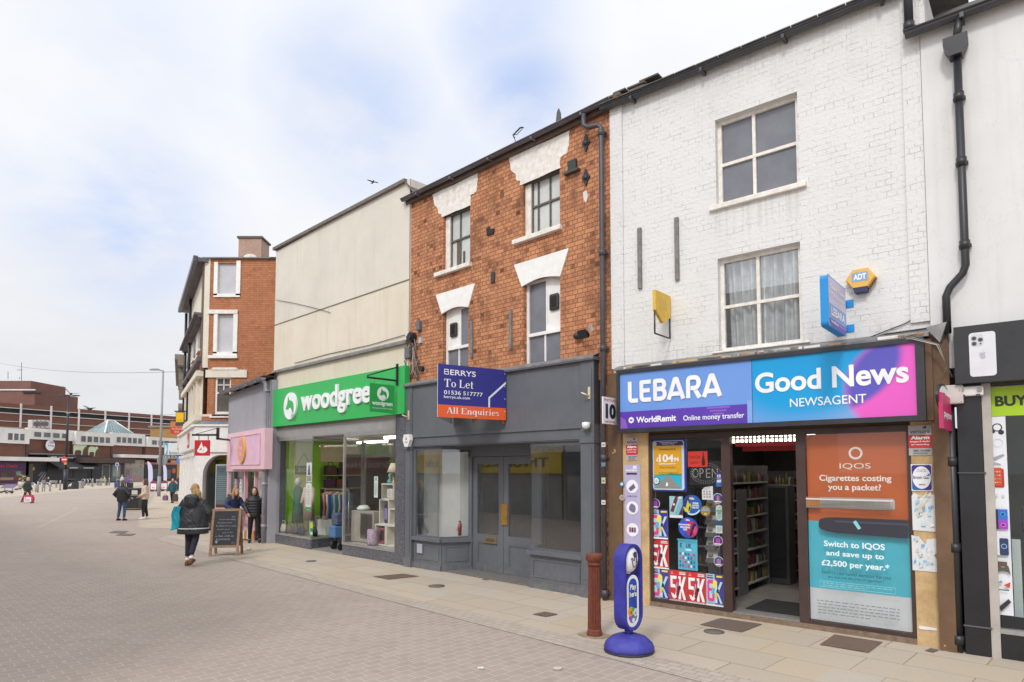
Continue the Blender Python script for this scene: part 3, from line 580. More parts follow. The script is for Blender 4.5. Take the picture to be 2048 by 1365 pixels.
# the timber shopfront
G = M_DKGREY; m = MB(); zc = 2.60; fr = -.12
m.box(.15, 5.33, fr, .25, 2.86, 3.93, G)                # fascia
m.box(.38, 5.05, fr+.0, .2, 2.60, 2.80, G); m.box(.36, 5.07, fr-.03, .2, 2.802, 2.858, G); m.box(.36, 5.07, fr-.012, .2, 2.62, 2.64, G)
m.prism([(.12, 3.93), (5.36, 3.93), (5.36, 3.985), (.12, 3.985)], fr-.07, .02, G)
m.quad((.12, fr-.07, 3.988), (5.36, fr-.07, 3.988), (5.36, 0, 4.06), (.12, 0, 4.06), M_LEAD); m.box(.12, 5.36, fr-.078, fr-.06, 3.955, 3.992, M_LEAD)
for a, b in ((.15, .38), (5.05, 5.33)):
    m.box(a, b, fr-.02, .2, 0, 3.93, G); m.box(a-.012, b+.012, fr-.045, .2, 0, .2, G); m.box(a+.05, b-.05, fr-.032, fr, .3, 2.45, G); m.box(a-.01, b+.01, fr-.04, .1, 2.55, 2.64, G); m.box(a+.04, b-.04, fr-.032, fr, 2.75, 3.8, G)
m.build('shopfront', B)
LB = [(.40, -.06), (1.30, -.04), (1.56, .52)]; RB = [(3.55, .52), (3.84, -.06), (5.04, -.06)]
def bay(P, lab):
    b = MB(); n = len(P)
    for (x0, y0), (x1, y1) in zip(P, P[1:]):
        e = Vector((x1-x0, y1-y0)); L = e.length; e /= L; nn = Vector((e.y, -e.x))
        q = lambda s, o: (x0+e.x*s+nn.x*o, y0+e.y*s+nn.y*o)
        def bar(s0, s1, o0, o1, z0, z1): b.plan([q(s0, o1), q(s0, o0), q(s1, o0), q(s1, o1)][::-1], z0, z1, G)
        bar(0, L, -.05, .02, 0, .60); bar(-.01, L+.01, .018, .05, 0, .13); bar(-.03, L+.03, -.05, .09, .60, .67)
        bar(.06, L-.06, .021, .034, .20, .225); bar(.06, L-.06, .021, .034, .50, .525); bar(.06, .085, .021, .034, .225, .50); bar(L-.085, L-.06, .021, .034, .225, .50)
        bar(0, L, -.04, .01, .67, .71); bar(0, L, -.04, .01, 2.53, 2.60)
    x, y = P[0]; b.box(x-.03, x+.04, y-.02, y+.05, .67, 2.6, G); x, y = P[-1]; b.box(x-.04, x+.03, y-.02, y+.05, .67, 2.6, G)
    b.build('bulkhead', B); p = MB()
    for (x0, y0), (x1, y1) in zip(P, P[1:]): p.quad((x0, y0, .71), (x1, y1, .71), (x1, y1, 2.53), (x0, y0, 2.53), M_GLASS)
    p.build('window_pane', B)
bay(LB, 0); bay(RB, 1)
m = MB(); m.box(1.5, 3.6, .50, .62, 2.38, 2.6, G); m.box(1.56, 1.64, .48, .6, .02, 2.38, G); m.box(3.46, 3.55, .48, .6, .02, 2.38, G)
m.quad((1.3, -.1, 2.598), (3.84, -.1, 2.598), (3.55, .6, 2.598), (1.56, .6, 2.598), G); m.plan([(1.3, -.03), (3.84, -.05), (3.55, .56), (1.56, .56)], .006, .027, pm('#77736f', '#63605d', 15, .8)); m.build('door_frame', B)
for a, b in ((1.645, 2.545), (2.555, 3.455)):
    dd = MB(); st = .13
    for x0, x1, z0, z1 in ((a, a+st, .03, 2.37), (b-st, b, .03, 2.37), (a+st, b-st, 2.22, 2.37), (a+st, b-st, .03, .16), (a+st, b-st, .62, .78)): dd.box(x0, x1, .52, .57, z0, z1, G)
    dd.box(a+st, b-st, .54, .56, .16, .62, G)
    for x0, x1, z0, z1 in ((a+st, b-st, .16, .19), (a+st, b-st, .59, .62), (a+st, a+st+.03, .19, .59), (b-st-.03, b-st, .19, .59)): dd.box(x0, x1, .525, .545, z0, z1, G)
    o = dd.build('door', B); MB().rect(a+st, b-st, .78, 2.22, .545, M_GLASS).build('pane', o)
    if a < 2: q = MB(); q.bbox(2.0, 2.36, .505, .522, .58+.02, .74, .006, pm('#9b8a66', '#7d6d4e', 20, .4, metal=.5)); q.box(2.06, 2.3, .498, .506, .645, .70, pm('#5c523f')); q.build('letterbox', o)
    else: q = MB(); q.box(2.5, 2.68, .495, .515, 1.0, 1.42, pm('#b08a46', '#94713a', 10, .35, metal=.4)); q.build('push_plate', o)
m = MB(); room(m, .2, 5.3, .0, 6.5, .02, 2.62, pm('#8e8c88', '#7c7a76', 3, .3), pm('#cfcfcd'), pm('#dcdcda'), pm('#b5b5b3'), pm('#8d8b88')); m.box(.25, 1.45, .75, .8, .03, 2.5, pm('#d9dad8', '#cccdcb', 3)); m.box(3.4, 3.5, .8, 4, .03, 2.5, pm('#5b5550')); m.build('interior', B)
def extra(name, label, cat, w, u, v, z, fn, group=None):
    q = MB(); fn(q); return tag(q.build(name, None, w.M(u, v, z)), label, cat, group)
def f_ext(q):
    q.X = Matrix.Scale(.62, 4); q.lathe([(.001, 0), (.065, .0), (.065, .36), (.03, .42), (.025, .46), (.001, .46)], pm('#b3261e', None, 4, .3), 16); q.box(-.05, .05, -.02, .02, .46, .5, M_BLACKP); q.tube([(.03, 0, .45), (.1, 0, .4), (.09, 0, .15)], .012, M_BLACKP, 6)
extra('fire_extinguisher', 'red fire extinguisher behind the left window of the empty shop', 'extinguisher', WB, 1.40, .36, .72, f_ext)

# ------------------------------------------------------------------ cream rendered building with the charity shop
B = thing('rendered_shop_building', 'tall windowless cream rendered building over the bright green charity shop sign', 'building', WW.o, WW.a)
uR = 6.52
m = MB(); wall(m, -.12, uR, 3.3, (8.62, 8.72), [], M_CREAM); shell(m, -.12, uR, 3.3, (8.62, 8.72), 8, M_CREAM, .01)
m.box(-.12, uR, -.012, -.001, 6.375, 6.4, pm('#7d7466'))
m.build('wall', B)
g = MB(); g.box(-.2, 6.4, -.08, .22, 8.66, 8.74, pm('#7a726c', '#5f5853', 8, .7)); g.quad((6.35, -.08, 8.72), (6.75, -.08, 8.3), (6.75, .3, 8.3), (6.35, .3, 8.72), M_SLATE); g.build('coping', B)
g = MB(); g.box(-.15, uR, -.09, 0, 4.93, 4.98, M_LEAD); g.quad((-.15, -.09, 4.982), (uR, -.09, 4.982), (uR, 0, 5.04), (-.15, 0, 5.04), M_LEAD); g.tube([(1.2, -.02, 5.1), (3, -.015, 5.13), (5, -.02, 5.1), (6.4, -.02, 5.14)], .008, M_BLACKP, 5)
g.build('cornice', B)
m = MB(); AL = M_ALU
m.box(0.02, .16, -.03, .3, 0, 3.36, M_GRANITE); m.box(6.13, 6.50, -.05, .3, 0, 3.36, M_GRANITE)
m.box(.16, 6.13, .0, .3, 2.98, 3.36, pm('#a3a09f', '#949190', 3, .5)); m.box(.16, 6.13, -.015, .02, 3.0, 3.04, AL)
m.build('shopfront', B)
LWp = [(.18, .02), (2.36, -.04), (2.02, 1.7)]; RWp = [(3.55, 1.7), (3.88, .0), (6.13, -.01)]
m = MB(); gp = MB()
for P in (LWp, RWp):
    for (x0, y0), (x1, y1) in zip(P, P[1:]):
        e = Vector((x1-x0, y1-y0)); L = e.length; e /= L; nn = Vector((e.y, -e.x)); q = lambda s, o: (x0+e.x*s+nn.x*o, y0+e.y*s+nn.y*o)
        bar = lambda s0, s1, o0, o1, z0, z1, mm: m.plan([q(s0, o0), q(s1, o0), q(s1, o1), q(s0, o1)], z0, z1, mm)
        bar(0, L, -.2, .02, 0, .26, M_GRANITE); bar(-.01, L+.01, -.05, .035, .26, .31, AL); bar(0, L, -.03, .015, 2.93, 3.0, AL)
        gp.quad((*q(0, 0), .31), (*q(L, 0), .31), (*q(L, 0), 2.93), (*q(0, 0), 2.93), M_GLASSC)
for x, y in (LWp[0], RWp[1], RWp[2], LWp[2]): m.box(x-.025, x+.025, y-.02, y+.04, .31, 2.93, AL)
m.quad((2.3, -.02, 2.97), (3.9, -.02, 2.97), (3.6, 1.8, 2.97), (2.0, 1.8, 2.97), pm('#c9c6bf')); m.plan([(2.36, -.02), (3.88, -.02), (3.55, 1.75), (2.02, 1.75)], .006, .027, pm('#8d8a86', '#777470', 14, .7))
m.build('window_frame', B); gp.build('window_pane', B)
d = MB(); d.box(2.03, 2.12, 1.72, 1.78, .03, 2.9, AL); d.box(3.45, 3.54, 1.72, 1.78, .03, 2.9, AL); d.box(2.12, 3.45, 1.72, 1.78, 2.45, 2.53, AL); o = d.build('door', B); MB().rect(2.12, 3.45, 2.53, 2.9, 1.75, M_GLASS).build('pane', o)
LIME = pm('#93d02c', '#86c424', 1.5, .5)
m = MB(); room(m, .1, 6.4, .12, 7, .02, 2.96, pm('#8a8680', '#74706b', 4, .4), pm('#d8d6cf'), LIME, pm('#c9c2ae'), pm('#cfcabf'))
m.build('interior', B)
m = MB(); m.box(.102, .13, .58, 1.15, .3, 2.9, pm('#cdd28c', '#bfc67b', 1.2)); m.box(.102, .16, 1.15, 1.42, .03, 2.9, LIME); m.box(.102, .13, 1.43, 2.8, 2.35, 2.9, pm('#d9cda8')); m.box(.102, .13, 1.43, 2.8, .05, 1.5, pm('#5a5652')); m.box(.12, 2.0, .1, 1.0, .24, .29, pm('#7d8a5a')); m.box(3.8, 6.1, .1, 1.5, .24, .29, pm('#b5afa2'))
m.build('display_backdrop', B)

# ------------------------------------------------------------------ small grey shop with the pink fascia
B = thing('small_shop_building', 'low grey rendered building with a pink fascia beside the charity shop', 'building', WP.o, WP.a)
m = MB(); wall(m, -1.2, 3.48, 3.2, 4.72, [], M_GREND); shell(m, -1.2, 3.48, 3.2, 4.72, 5, M_GREND, .01); m.box(3.12, 3.5, -.01, .3, 0, 3.3, M_GREND); m.build('wall', B)
g = MB(); g.quad((-1.3, -.2, 4.8), (3.5, -.2, 4.8), (3.5, 2.5, 6.1), (-1.3, 2.5, 6.1), M_SLATE); g.quad((-1.3, 5.2, 4.7), (3.5, 5.2, 4.7), (3.5, 2.5, 6.1), (-1.3, 2.5, 6.1), M_SLATE)
for k in range(14): g.box(-1.2+k*.33, -.9+k*.33, -.22, .2, 4.80+random.uniform(0, .02), 4.83+random.uniform(0, .03), M_SLATE)
g.build('roof', B); gutter(B, WP, -1.35, 4.77, 3.45, 4.77, -.22, .08, pm('#8c8b8f', '#77767a', 4, .5), 5)
pipe(B, [(3.36, -.2, 4.72), (3.36, -.12, 4.6), (3.36, -.1, 3), (3.36, -.1, .02)], .055, pm('#a2a1a8', '#8d8c93', 5, .45), [(3.36, -.1, z) for z in (4.4, 2.9, 1.7, .5)])
PK = pm('#e6bcc4', '#ddb0b9', 3, .5)
m = MB(); m.box(-1.2, 3.1, -.02, .12, 2.05, 3.3, PK)
for a, b in ((-1.2, -1.05), (.9, 1.0), (2.0, 2.1), (3.0, 3.1)): m.box(a, b, .0, .1, .02, 2.05, PK)
m.box(-1.05, .9, .0, .12, .02, .35, PK); m.build('shopfront', B)
MB().rect(-1.05, .9, .35, 2.05, .05, M_GLASS).build('window_pane', B); MB().rect(2.1, 3.0, .1, 2.05, .05, M_GLASS).build('window_pane', B)
m = MB(); room(m, -1.1, 3.1, .13, 4, .02, 2.6, pm('#9d948e'), pm('#cfc9c4'), pm('#8d8580'), pm('#6d6562'), pm('#574d48')); m.build('interior', B)
m = MB(); sg = random.Random(4)
for k in range(34):
    u = sg.uniform(-1., 2.9); z = sg.uniform(1.25, 2.0); m.ell((u, sg.uniform(.2, .6), z), (.09, .06, sg.uniform(.08, .2)), fl(sg.choice(('#d95aa8', '#3fae5a', '#e774b4', '#58b868', '#e9dfe2', '#f0c050'))), 8, 5)
tag(m.build('garland', None, WP.M(0, 0, 0)), 'pink and green party garlands hanging inside the pink shop', 'garland', None, 'stuff')
# ------------------------------------------------------------------ corner bank
C2 = CK+Vector((-.505, .863, 0))*8.2; WS = Wall(C2, CK); LS = WS.L
B = thing('corner_bank_building', 'three storey orange brick corner building over the white bank front', 'building', WK.o, 0)
zt = 9.62
m = MB(); O = [(.40, 1.12, 8.28, 9.45), (.44, 1.06, 6.2, 7.62), (.42, .98, 4.05, 5.36)]
wall(m, .16, 5.2, 3.75, zt, O, M_BRICK2, 0, .12); shell(m, .0, 5.2, 0, zt, 8, M_BRICK2, .02); m.build('wall', B)
g = MB(); g.quad((-.1, -.1, zt+.02), (5.3, -.1, zt+.02), (5.3, 8, zt+.3), (-.1, 8, zt+.3), M_SLATE); g.box(-.1, 2.3, -.1, .1, zt-.02, zt+.015, M_LEAD); g.box(2.3, 5.2, -.08, .1, zt-.03, zt+.01, pm('#4d4a4c')); g.build('roof', B)
m = MB(); CB = pm('#b08e7c', '#9a7d6c', 6, .5)
m.X = Matrix.Translation((-.78, 0, .12)); m.box(1.4, 2.25, 1.2, 2.0, zt+.2, zt+1.05, CB); m.box(1.35, 2.3, 1.15, 2.05, zt+1.05, zt+1.12, pm('#5d5553')); m.box(1.3, 2.32, 1.1, 2.1, zt-.15, zt+.2, pm('#6b6360')); m.prism([(1.6, zt+.24)]+[(1.85+.25*cos(pi-pi*i/8), zt+.3+.14*sin(pi*i/8)) for i in range(9)]+[(2.1, zt+.24)], 1.17, 1.199, M_OLDWHITE); m.build('chimney', B)
NP = pm('#c4c3c7', '#b8b7bc', 2, .3)
for (a, b, c, e), bars in zip(O[:2], (0, 0)):
    q = MB()
    for x0, x1, z0, z1 in ((a-.10, a+.03, c, e+.03), (b-.03, b+.12, c, e+.08), (a-.1, b+.12, c-.06, c+.06)): q.box(x0, x1, -.04, .1, z0, z1, M_WHITE)
    if e < 8: q.box(a-.32, b+.12, -.06, .0, e+.0, e+.14, M_OLDWHITE)
    o = q.build('window', B); p = MB(); p.rect(a, b, c, e, .08, NP); p.rect(a+.05, a+.09, c+.07, e-.05, .075, pm('#e4e3e4')); p.build('pane', o)
    if e < 8: MB().box(a-.25, b+.15, -.09, .0, c-.17, c-.065, M_WHITE).build('sill', o)
a, b, c, e = O[2]; q = MB()
for x0, x1, z0, z1 in ((a, a+.07, c, e), (b-.05, b, c, e), (a+.07, b-.05, c, c+.1), (a+.07, b-.05, e-.05, e), (a+.07, b-.05, 4.78, 4.84)): q.box(x0, x1, .04, .1, z0, z1, M_WHITE)
q.box(.70, .73, .05, .09, 4.84, e-.05, M_WHITE); q.box(a+.07, b-.05, .05, .09, 5.08, 5.11, M_WHITE)
o = q.build('window', B); MB().rect(a+.05, b-.04, c+.05, e-.03, .085, pm('#6b6560', '#57524e', 3, .15)).build('pane', o); MB().box(a-.05, b+.06, -.06, .03, c-.07, c-.005, M_WHITE).build('sill', o)
m = MB()
m.box(.10, 1.55, -.05, .0, 5.35, 5.62, M_CRSTUC); m.prism([(.3, 5.62), (1.25, 5.62), (1.18, 5.70), (.36, 5.70)], -.07, 0, M_OLDWHITE)
m.box(.0, 1.6, -.06, 0, 3.97, 4.05, M_CRSTUC); m.box(.3, 1.1, -.1, -.02, 3.93, 3.985, M_OLDWHITE); m.box(.0, 1.7, -.04, 0, 3.83, 3.965, M_BRICK2); m.quad((0, -.22, 3.68), (1.75, -.22, 3.68), (1.75, -.02, 3.83), (0, -.02, 3.83), pm('#7c828c', '#6a7079', 6, .5))
m.box(-.05, .16, -.02, .2, 5.7, zt, M_CRSTUC); m.build('moulding', B)
m = MB()                                               # the white bank front
m.box(-.14, 1.75, -.24, .0, 2.85, 3.67, M_WHITE); m.box(-.2, 1.78, -.30, -.02, 3.62, 3.68, M_WHITE); m.box(-.12, 1.75, -.26, -.02, 2.72, 2.85, M_WHITE)
A = [(.17, 0), (.17, 1.9)]+[(.75-.58*cos(radians(t)), 1.9+.72*sin(radians(t))) for t in range(10, 90, 10)]+[(.75+.0, 2.62), (1.3, 2.62)]
m.prism([(-.1, 0), (.17, 0)]+A[1:]+[(1.3, 2.72), (-.1, 2.72)], -.2, .1, M_WHITE); m.box(1.22, 1.6, -.16, .1, 0, 2.72, M_WHITE); m.box(-.15, .2, -.25, .1, 0, .35, M_WHITE); m.build('bank_front', B)
p = MB(); p.rect(.15, 1.25, .05, 2.62, .02, glass('bank_glass', (.8, .85, .84), .12)); p.build('window_pane', B); p = MB(); gw = pm('#8b908f', '#7a7f7e'); room(p, .05, 2.6, .11, 2.2, .04, 2.75, gw, gw, gw, gw, gw); p.build('interior', B)
print_('notice_board', 'grey opening hours board behind the bank arch window', 'notice board', WK.M(.55, -.02, .75), .55, 1.55, [('r', .05, .95, .06, .97, '#5f7076'), ('r', .05, .95, .03, .1, '#6e2a2e'), ('t', 'Opening\nhours', .12, .82, .5, .1, '#2d3a3e', .01), ('l', .12, .85, .2, .75, 12, '#8fa0a4')], None, '#b9c2c3', .03)
# street side of the bank
def sub(mb, name, W_): o = mb.build(name, None, W_.M(0, 0, 0)); o.parent = B; o.matrix_parent_inverse = Matrix.Translation(B.location).inverted(); return o
m = MB(); wall(m, 0, LS, 3.75, zt, [], M_CRSTUC, 0, .1); sub(m, 'wall', WS)
m = MB(); SOF = pm('#6c6468', '#575156', 5, .7)
m.box(-.4, LS+.1, -.32, .05, zt-.16, zt-.02, SOF); m.box(-.4, LS+.1, -.42, -.28, zt-.18, zt+.02, pm('#5a575c', '#48464b', 5, .4)); sub(m, 'eaves', WS)
m = MB()
for z0, z1, o_, mm in ((7.5, 7.58, -.22, SOF), (7.58, 7.66, -.34, SOF), (5.95, 6.1, -.2, SOF), (5.4, 5.6, -.22, M_CRSTUC), (3.85, 4.05, -.22, M_CRSTUC)): m.box(0, LS-.02, o_, .0, z0, z1, mm)
m.box(0, LS, -.02, -.001, 5.6, 6.5, M_BRICK2); m.box(LS-.5, LS, -.08, .0, 5.6, zt-.2, pm('#7a6258', '#69544b', 5, .8))
for u in (1.2, 3.6, 6.0):
    m.box(u-.1, u+.08, -.14, -.002, 4.05, 5.4, M_CRSTUC); m.box(u+1., u+1.15, -.14, -.002, 4.05, 5.4, M_CRSTUC); m.box(u+.08, u+1, -.03, -.002, 4.1, 5.35, pm('#d6d5d2'))
    m.box(u+.1, u+.9, -.04, -.021, 6.6, 7.4, pm('#8d8a90', '#6b686e', 3, .2)); m.box(u+.0, u+1.0, -.1, -.005, 6.48, 6.58, M_OLDWHITE)
sub(m, 'moulding', WS)
m = MB(); m.box(0, LS+.05, -.24, 0, 2.85, 3.67, M_WHITE); m.box(0, LS+.05, -.32, 0, 3.6, 3.69, M_WHITE); m.box(0, LS, -.05, .1, 0, 2.85, M_WHITE)
for u in (.2, 1.7, 3.2, 4.7, 6.2, 7.6): m.box(u, u+.3, -.2, 0, 0, 2.7, M_WHITE); m.box(u-.05, u+.35, -.24, 0, 2.6, 2.72, M_WHITE)
sub(m, 'bank_front', WS)
m = MB(); m.tube([(2.6, -.1, zt-.2), (2.6, -.1, 3.7)], .06, M_BLACKP, 8); m.tube([(.15, -.1, zt-.3), (.15, -.1, 3.7)], .06, M_BLACKP, 8); sub(m, 'drainpipe', WS)
print_('fascia_sign', 'small red bank sign on the white street fascia', 'shop sign', WS.M(5.2, -.25, 2.95), 1.0, .55, [('p', [(.1, .2), (.3, .7), (.4, .4), (.6, .75), (.75, .35), (.9, .3), (.5, .15)], '#e9e2df')], None, '#d3352f')
# next building along the side street
C3 = gr(363, 996); WT = Wall(C3, C2+Vector((-.15, .25, 0))); LT = WT.L
B = thing('cornice_building', 'cream building with a heavy bracketed cornice behind the bank', 'building', WT.o, WT.a)
m = MB(); wall(m, 0, LT, 0, 7.4, [], M_CRSTUC); shell(m, 0, LT, 0, 7.4, 8, M_CRSTUC, .02); m.build('wall', B)
m = MB(); ST = pm('#9c9389', '#80776e', 4, .8)
for u0 in (LT-3.0,): 
    m.box(u0-8, LT-.2, -.5, 0, 7.25, 7.5, ST); m.box(u0-8, LT-.2, -.38, 0, 7.0, 7.25, ST); m.box(u0-8, LT-.2, -.3, 0, 5.0, 5.2, ST)
    for k in range(8): m.box(u0-8+k*1.4, u0-7.7+k*1.4, -.32, 0, 6.4, 7.0, ST)
m.build('cornice', B)
m = MB(); m.box(.1, LT-.3, -.15, -.003, 0, 3.6, M_WHITE); m.box(.1, LT-.3, -.3, -.151, 3.1, 3.6, M_WHITE)
for k in range(6): m.box(1+k*2.4, 2.4+k*2.4, -.02, -.004, 4, 6, pm('#5d6064'))
m.build('shopfront', B)
# hanging signs over the side street
def hang(label, px0, py0, px1, py1, Y, layers, back, group=None, name='hanging_sign', br=True):
    p = at(px0, py1, Y); q = at(px1, py0, Y); root = thing(name, label, 'hanging sign', (p.x, Y, p.z), 0, group); w, h = q.x-p.x, q.z-p.z
    print_('panel', None, None, None, w, h, layers, None, back, .05, root)
    if br: b = MB(); b.box(-.1, w+.6, .03, .07, h+.02, h+.07, M_BLACKP); b.build('bracket', root)
    return root
hang('yellow and black hanging sign above the orange one, beyond the bank', 352, 824.5, 369.5, 852, 28, [('r', .05, .95, .28, .97, '#f2c313'), ('t', 'savills', .15, .36, .7, .14, '#c79a10', .01)], '#4b4a50')
hang('orange and red estate agent sign below the yellow one, beyond the bank', 341.5, 843, 369, 868, 28.6, [('r', 0, 1, .55, 1, '#cf7f45'), ('r', 0, 1, 0, .55, '#c94a34'), ('t', 'First Shopping\nEstate', .12, .1, .76, .42, '#eed6c5', .0)], '#c65a38')
hang('white and blue estate agent board with a phone number, beyond the bank', 329, 886, 365, 917, 31, [('r', 0, .2, .25, .98, '#3ea4c9'), ('p', [(.02, .3), (.1, .3), (.17, .6), (.12, .85), (.02, .9)], '#d8e8ee'), ('t', 'Bonmarché', .3, .26, .68, .2, '#2f3138', .0), ('r', .02, .98, .02, .22, '#24262d'), ('t', '0333 22 37 00', .06, .05, .88, .13, '#f4f4f4', .01)], '#dfe2e4')
hang('blue lantern shaped sign beside the white board, beyond the bank', 354, 913, 366, 927, 30, [('r', .1, .9, .1, .9, '#6d8fd4')], '#4f74c0')
root = thing('hanging_sign', 'red square sign with a white flame hanging from a bracket on the bank', 'hanging sign', at(390, 911.5, 20.6), 0)
pw = 30*20.6/F; ph = 31*20.6/F
fl1 = spline([(.18, .32), (.3, .52), (.42, .78), (.47, .9), (.5, .75), (.56, .6), (.64, .5), (.66, .62), (.8, .52), (.86, .38), (.74, .22), (.5, .17), (.28, .21)], 4)
print_('panel', None, None, None, pw, ph, [('p', fl1, '#f6f2f0'), ('p', spline([(.33, .36), (.45, .30), (.62, .33), (.5, .42), (.45, .55), (.40, .44)], 3), '#c4272b'), ('p', spline([(.36, .34), (.48, .40), (.53, .55), (.49, .68), (.55, .52), (.58, .38), (.48, .28)], 3), '#f6f2f0')], None, '#c4272b', .05, root)
b = MB(); b.box(-.12, pw+.22, .0, .05, ph+.14, ph+.20, M_BLACKP); b.box(pw+.18, pw+.26, -.0, .05, ph+.02, ph+.4, M_BLACKP); b.tube([(.1, .02, ph), (.1, .02, ph+.15)], .012, M_BLACKP, 6); b.tube([(pw-.08, .02, ph), (pw-.08, .02, ph+.15)], .012, M_BLACKP, 6); b.tube([(.0, .02, ph+.2), (pw+.2, .02, ph+.38)], .01, M_BLACKP, 5); b.box(pw+.2, pw+.25, .0, 1.2, ph+.02, ph+.08, M_BLACKP); b.build('bracket', root)

# ------------------------------------------------------------------ shopping centre across the square
WF = Wall(gr(-70, 971.5), gr(356, 961.5)); BM3 = M_BRICK3; WH = pm('#e5e3e1', '#cfccc9', .4, .6, name='white_boarding'); DKG = pm('#2b2d31', '#232529', 1, .4)
def fz(px, py): return WF.z(px, py)
B = thing('shopping_centre', 'low brown brick shopping centre with white window bands across the square', 'building', WF.o, WF.a)
blocks = [(-70, 52.5, 855, 863.5, 888, 917), (55, 146, 855, 857, 882, 912), (146, 222, 862, 865, 892, 917), (224, 290, 864.5, 866, 893, 914), (291, 352, 873, 876, 896, 921)]
mw, mb_, mg = MB(), MB(), MB(); WINS = []
for i, (p0, p1, t0, t1, wb, bb) in enumerate(blocks):
    pm_ = (max(p0, 0)+p1)/2; u0, u1 = WF.u(p0), WF.u(p1); zt_, zw, zb, zs = fz(p0 if p0 > 0 else 0, t0), fz(max(p0, 0), t1), fz(p1, wb), fz(p1, bb)
    v = .0 if i % 2 == 0 else .5
    mw.box(u0, u1, v-.35, v+.3, zb, max(zt_, zw), WH); mb_.box(u0, u1, v, v+14, zs, zb+.01, BM3); mb_.box(u0+.02, u1-.02, v+.05, v+14, zb, max(zt_, zw)-.05, BM3)
    n = (3, 4, 5, 5, 4)[i]; lo = zb+(zt_-zb)*.22; hi = zb+(zt_-zb)*.66
    ua = u0+(u1-u0)*(.62 if i == 0 else .12); ub = u0+(u1-u0)*.93
    for k in range(n): WINS.append((ua+(ub-ua)*k/n, ua+(ub-ua)*(k+.72)/n, lo, hi, v-.37))
    mg.box(u1-.25, u1+.1, v-.1, v+.2, zs, zb, pm('#4b3d3a'))
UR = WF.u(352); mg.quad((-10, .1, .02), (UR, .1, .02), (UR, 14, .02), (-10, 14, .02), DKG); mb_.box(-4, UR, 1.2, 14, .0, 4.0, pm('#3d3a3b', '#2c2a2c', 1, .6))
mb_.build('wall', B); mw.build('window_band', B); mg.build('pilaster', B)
for u0, u1, z0, z1, v in WINS:
    f = MB(); f.box(u0-.12, u1+.12, v-.03, v, z0-.12, z1+.12, WH); o = f.build('window', B); MB().box(u0, u1, v-.05, v-.032, z0, z1, pm('#6d6f70', '#4d4f51', .7, .2)).build('pane', o)
cn = MB(); S2 = lambda p0, p1, y0, y1, o, m_: cn.box(WF.u(p0), WF.u(p1), -o, .4, fz(p1, y1), fz(p1, y0), m_)
S2(-70, 89, 915.5, 923, 2.6, WH); S2(224, 309, 911, 917, 2.2, WH); S2(146, 250, 917, 927, 2.0, pm('#54433f', '#463733', 1, .6)); S2(55, 146, 908.5, 910.5, .3, M_LEAD)
cn.build('canopy', B)
# the separate shops on its ground floor, each its own front
def shopfront(label, p0, p1, y0, y1, base, lay, back='#5b2f6b', v=-.05, name='shopfront'):
    u0, u1 = WF.u(p0), WF.u(p1); z1 = fz(p1, y0); o = print_(name, None, None, None, u1-u0, z1, lay, None, back, .1, B); o.location = (u0, v, .03); o['label'] = label
shopfront('purple shopfront with red lettering at the left edge of the square', -40, 50, 925, 0, 0, [('r', .42, .72, .18, .62, '#4c4448'), ('r', .45, .56, .22, .5, '#6e4a3a'), ('r', .74, .94, .18, .62, '#7b4a3d'), ('r', .78, .88, .42, .58, '#6fb29c'), ('t', 'Best Deals', .3, .76, .5, .16, '#c8424e', .02), ('r', .42, .72, .2, .32, '#b79a86'), ('r', 0, 1, .0, .06, '#8a6a40')], '#55306a')
shopfront('dark shuttered front with white slanting stripes by the cycle hoops', 56, 125, 925, 0, 0, [('r', .0, .12, .1, .9, '#5d5a4c')]+[('p', [(.25+k*.08, .1), (.29+k*.08, .1), (.42+k*.08, .42), (.38+k*.08, .44)], '#8e9096') for k in range(7)]+[('p', [(.25+k*.08, .36), (.30+k*.08, .36), (.40+k*.08, .55), (.36+k*.08, .56)], '#75777d') for k in range(7)]+[('r', .1, .16, .62, .76, '#c79a35')], '#25262c')
shopfront('black shop fascia with white lettering under the grazing sheep', 92, 180, 911, 0, 0, [('r', 0, 1, .8, 1, '#2a2a2d'), ('t', 'ANN\'S', .06, .86, .13, .07, '#efefef', .03), ('t', 'Live Local · Love Local · Shop Local', .25, .86, .5, .07, '#efefef', .02), ('t', 'ANN\'S', .79, .85, .11, .07, '#efefef', .03), ('c', .97, .88, .02, '#c02a2e'), ('r', .3, .9, .1, .5, '#3a3f42'), ('r', .55, .6, .05, .55, '#1d1e22'), ('r', .0, .3, .1, .5, '#33353b')], '#202126', -.12)
a = MB(); u0, u1 = WF.u(93), WF.u(182); z0, z1 = fz(140, 935), fz(140, 923); a.add([(u0, -.2, z1), (u1, -.2, z1), (u1, -2.2, z0), (u0, -2.2, z0)], [(0, 1, 2, 3)], pm('#33353a', '#26282c', 2, .8)); a.box(u0, u1, -2.22, -2.18, z0-.3, z0, pm('#2f3136')); a.box(WF.u(114), WF.u(131), -2.26, -2.23, z0-.12, z0-.02, '#d6d6d6'); a.box(WF.u(143), WF.u(164), -2.26, -2.23, z0-.12, z0-.02, '#d6d6d6'); tag(a.build('awning', None, WF.M(0, 0, 0)), 'long black fabric awning with two white stripes across the square', 'awning')
shopfront('dark glazed front with a grey door left of the beige shop', 182, 246, 928, 0, 0, [('r', .3, .55, .05, .95, '#8d9194'), ('r', .33, .52, .1, .9, '#4d5357'), ('r', .6, .9, .05, .95, '#6e7477'), ('r', .64, .86, .3, .9, '#9aa5a8'), ('r', .05, .28, .1, .8, '#33363a')], '#3a3c3f', -.1)
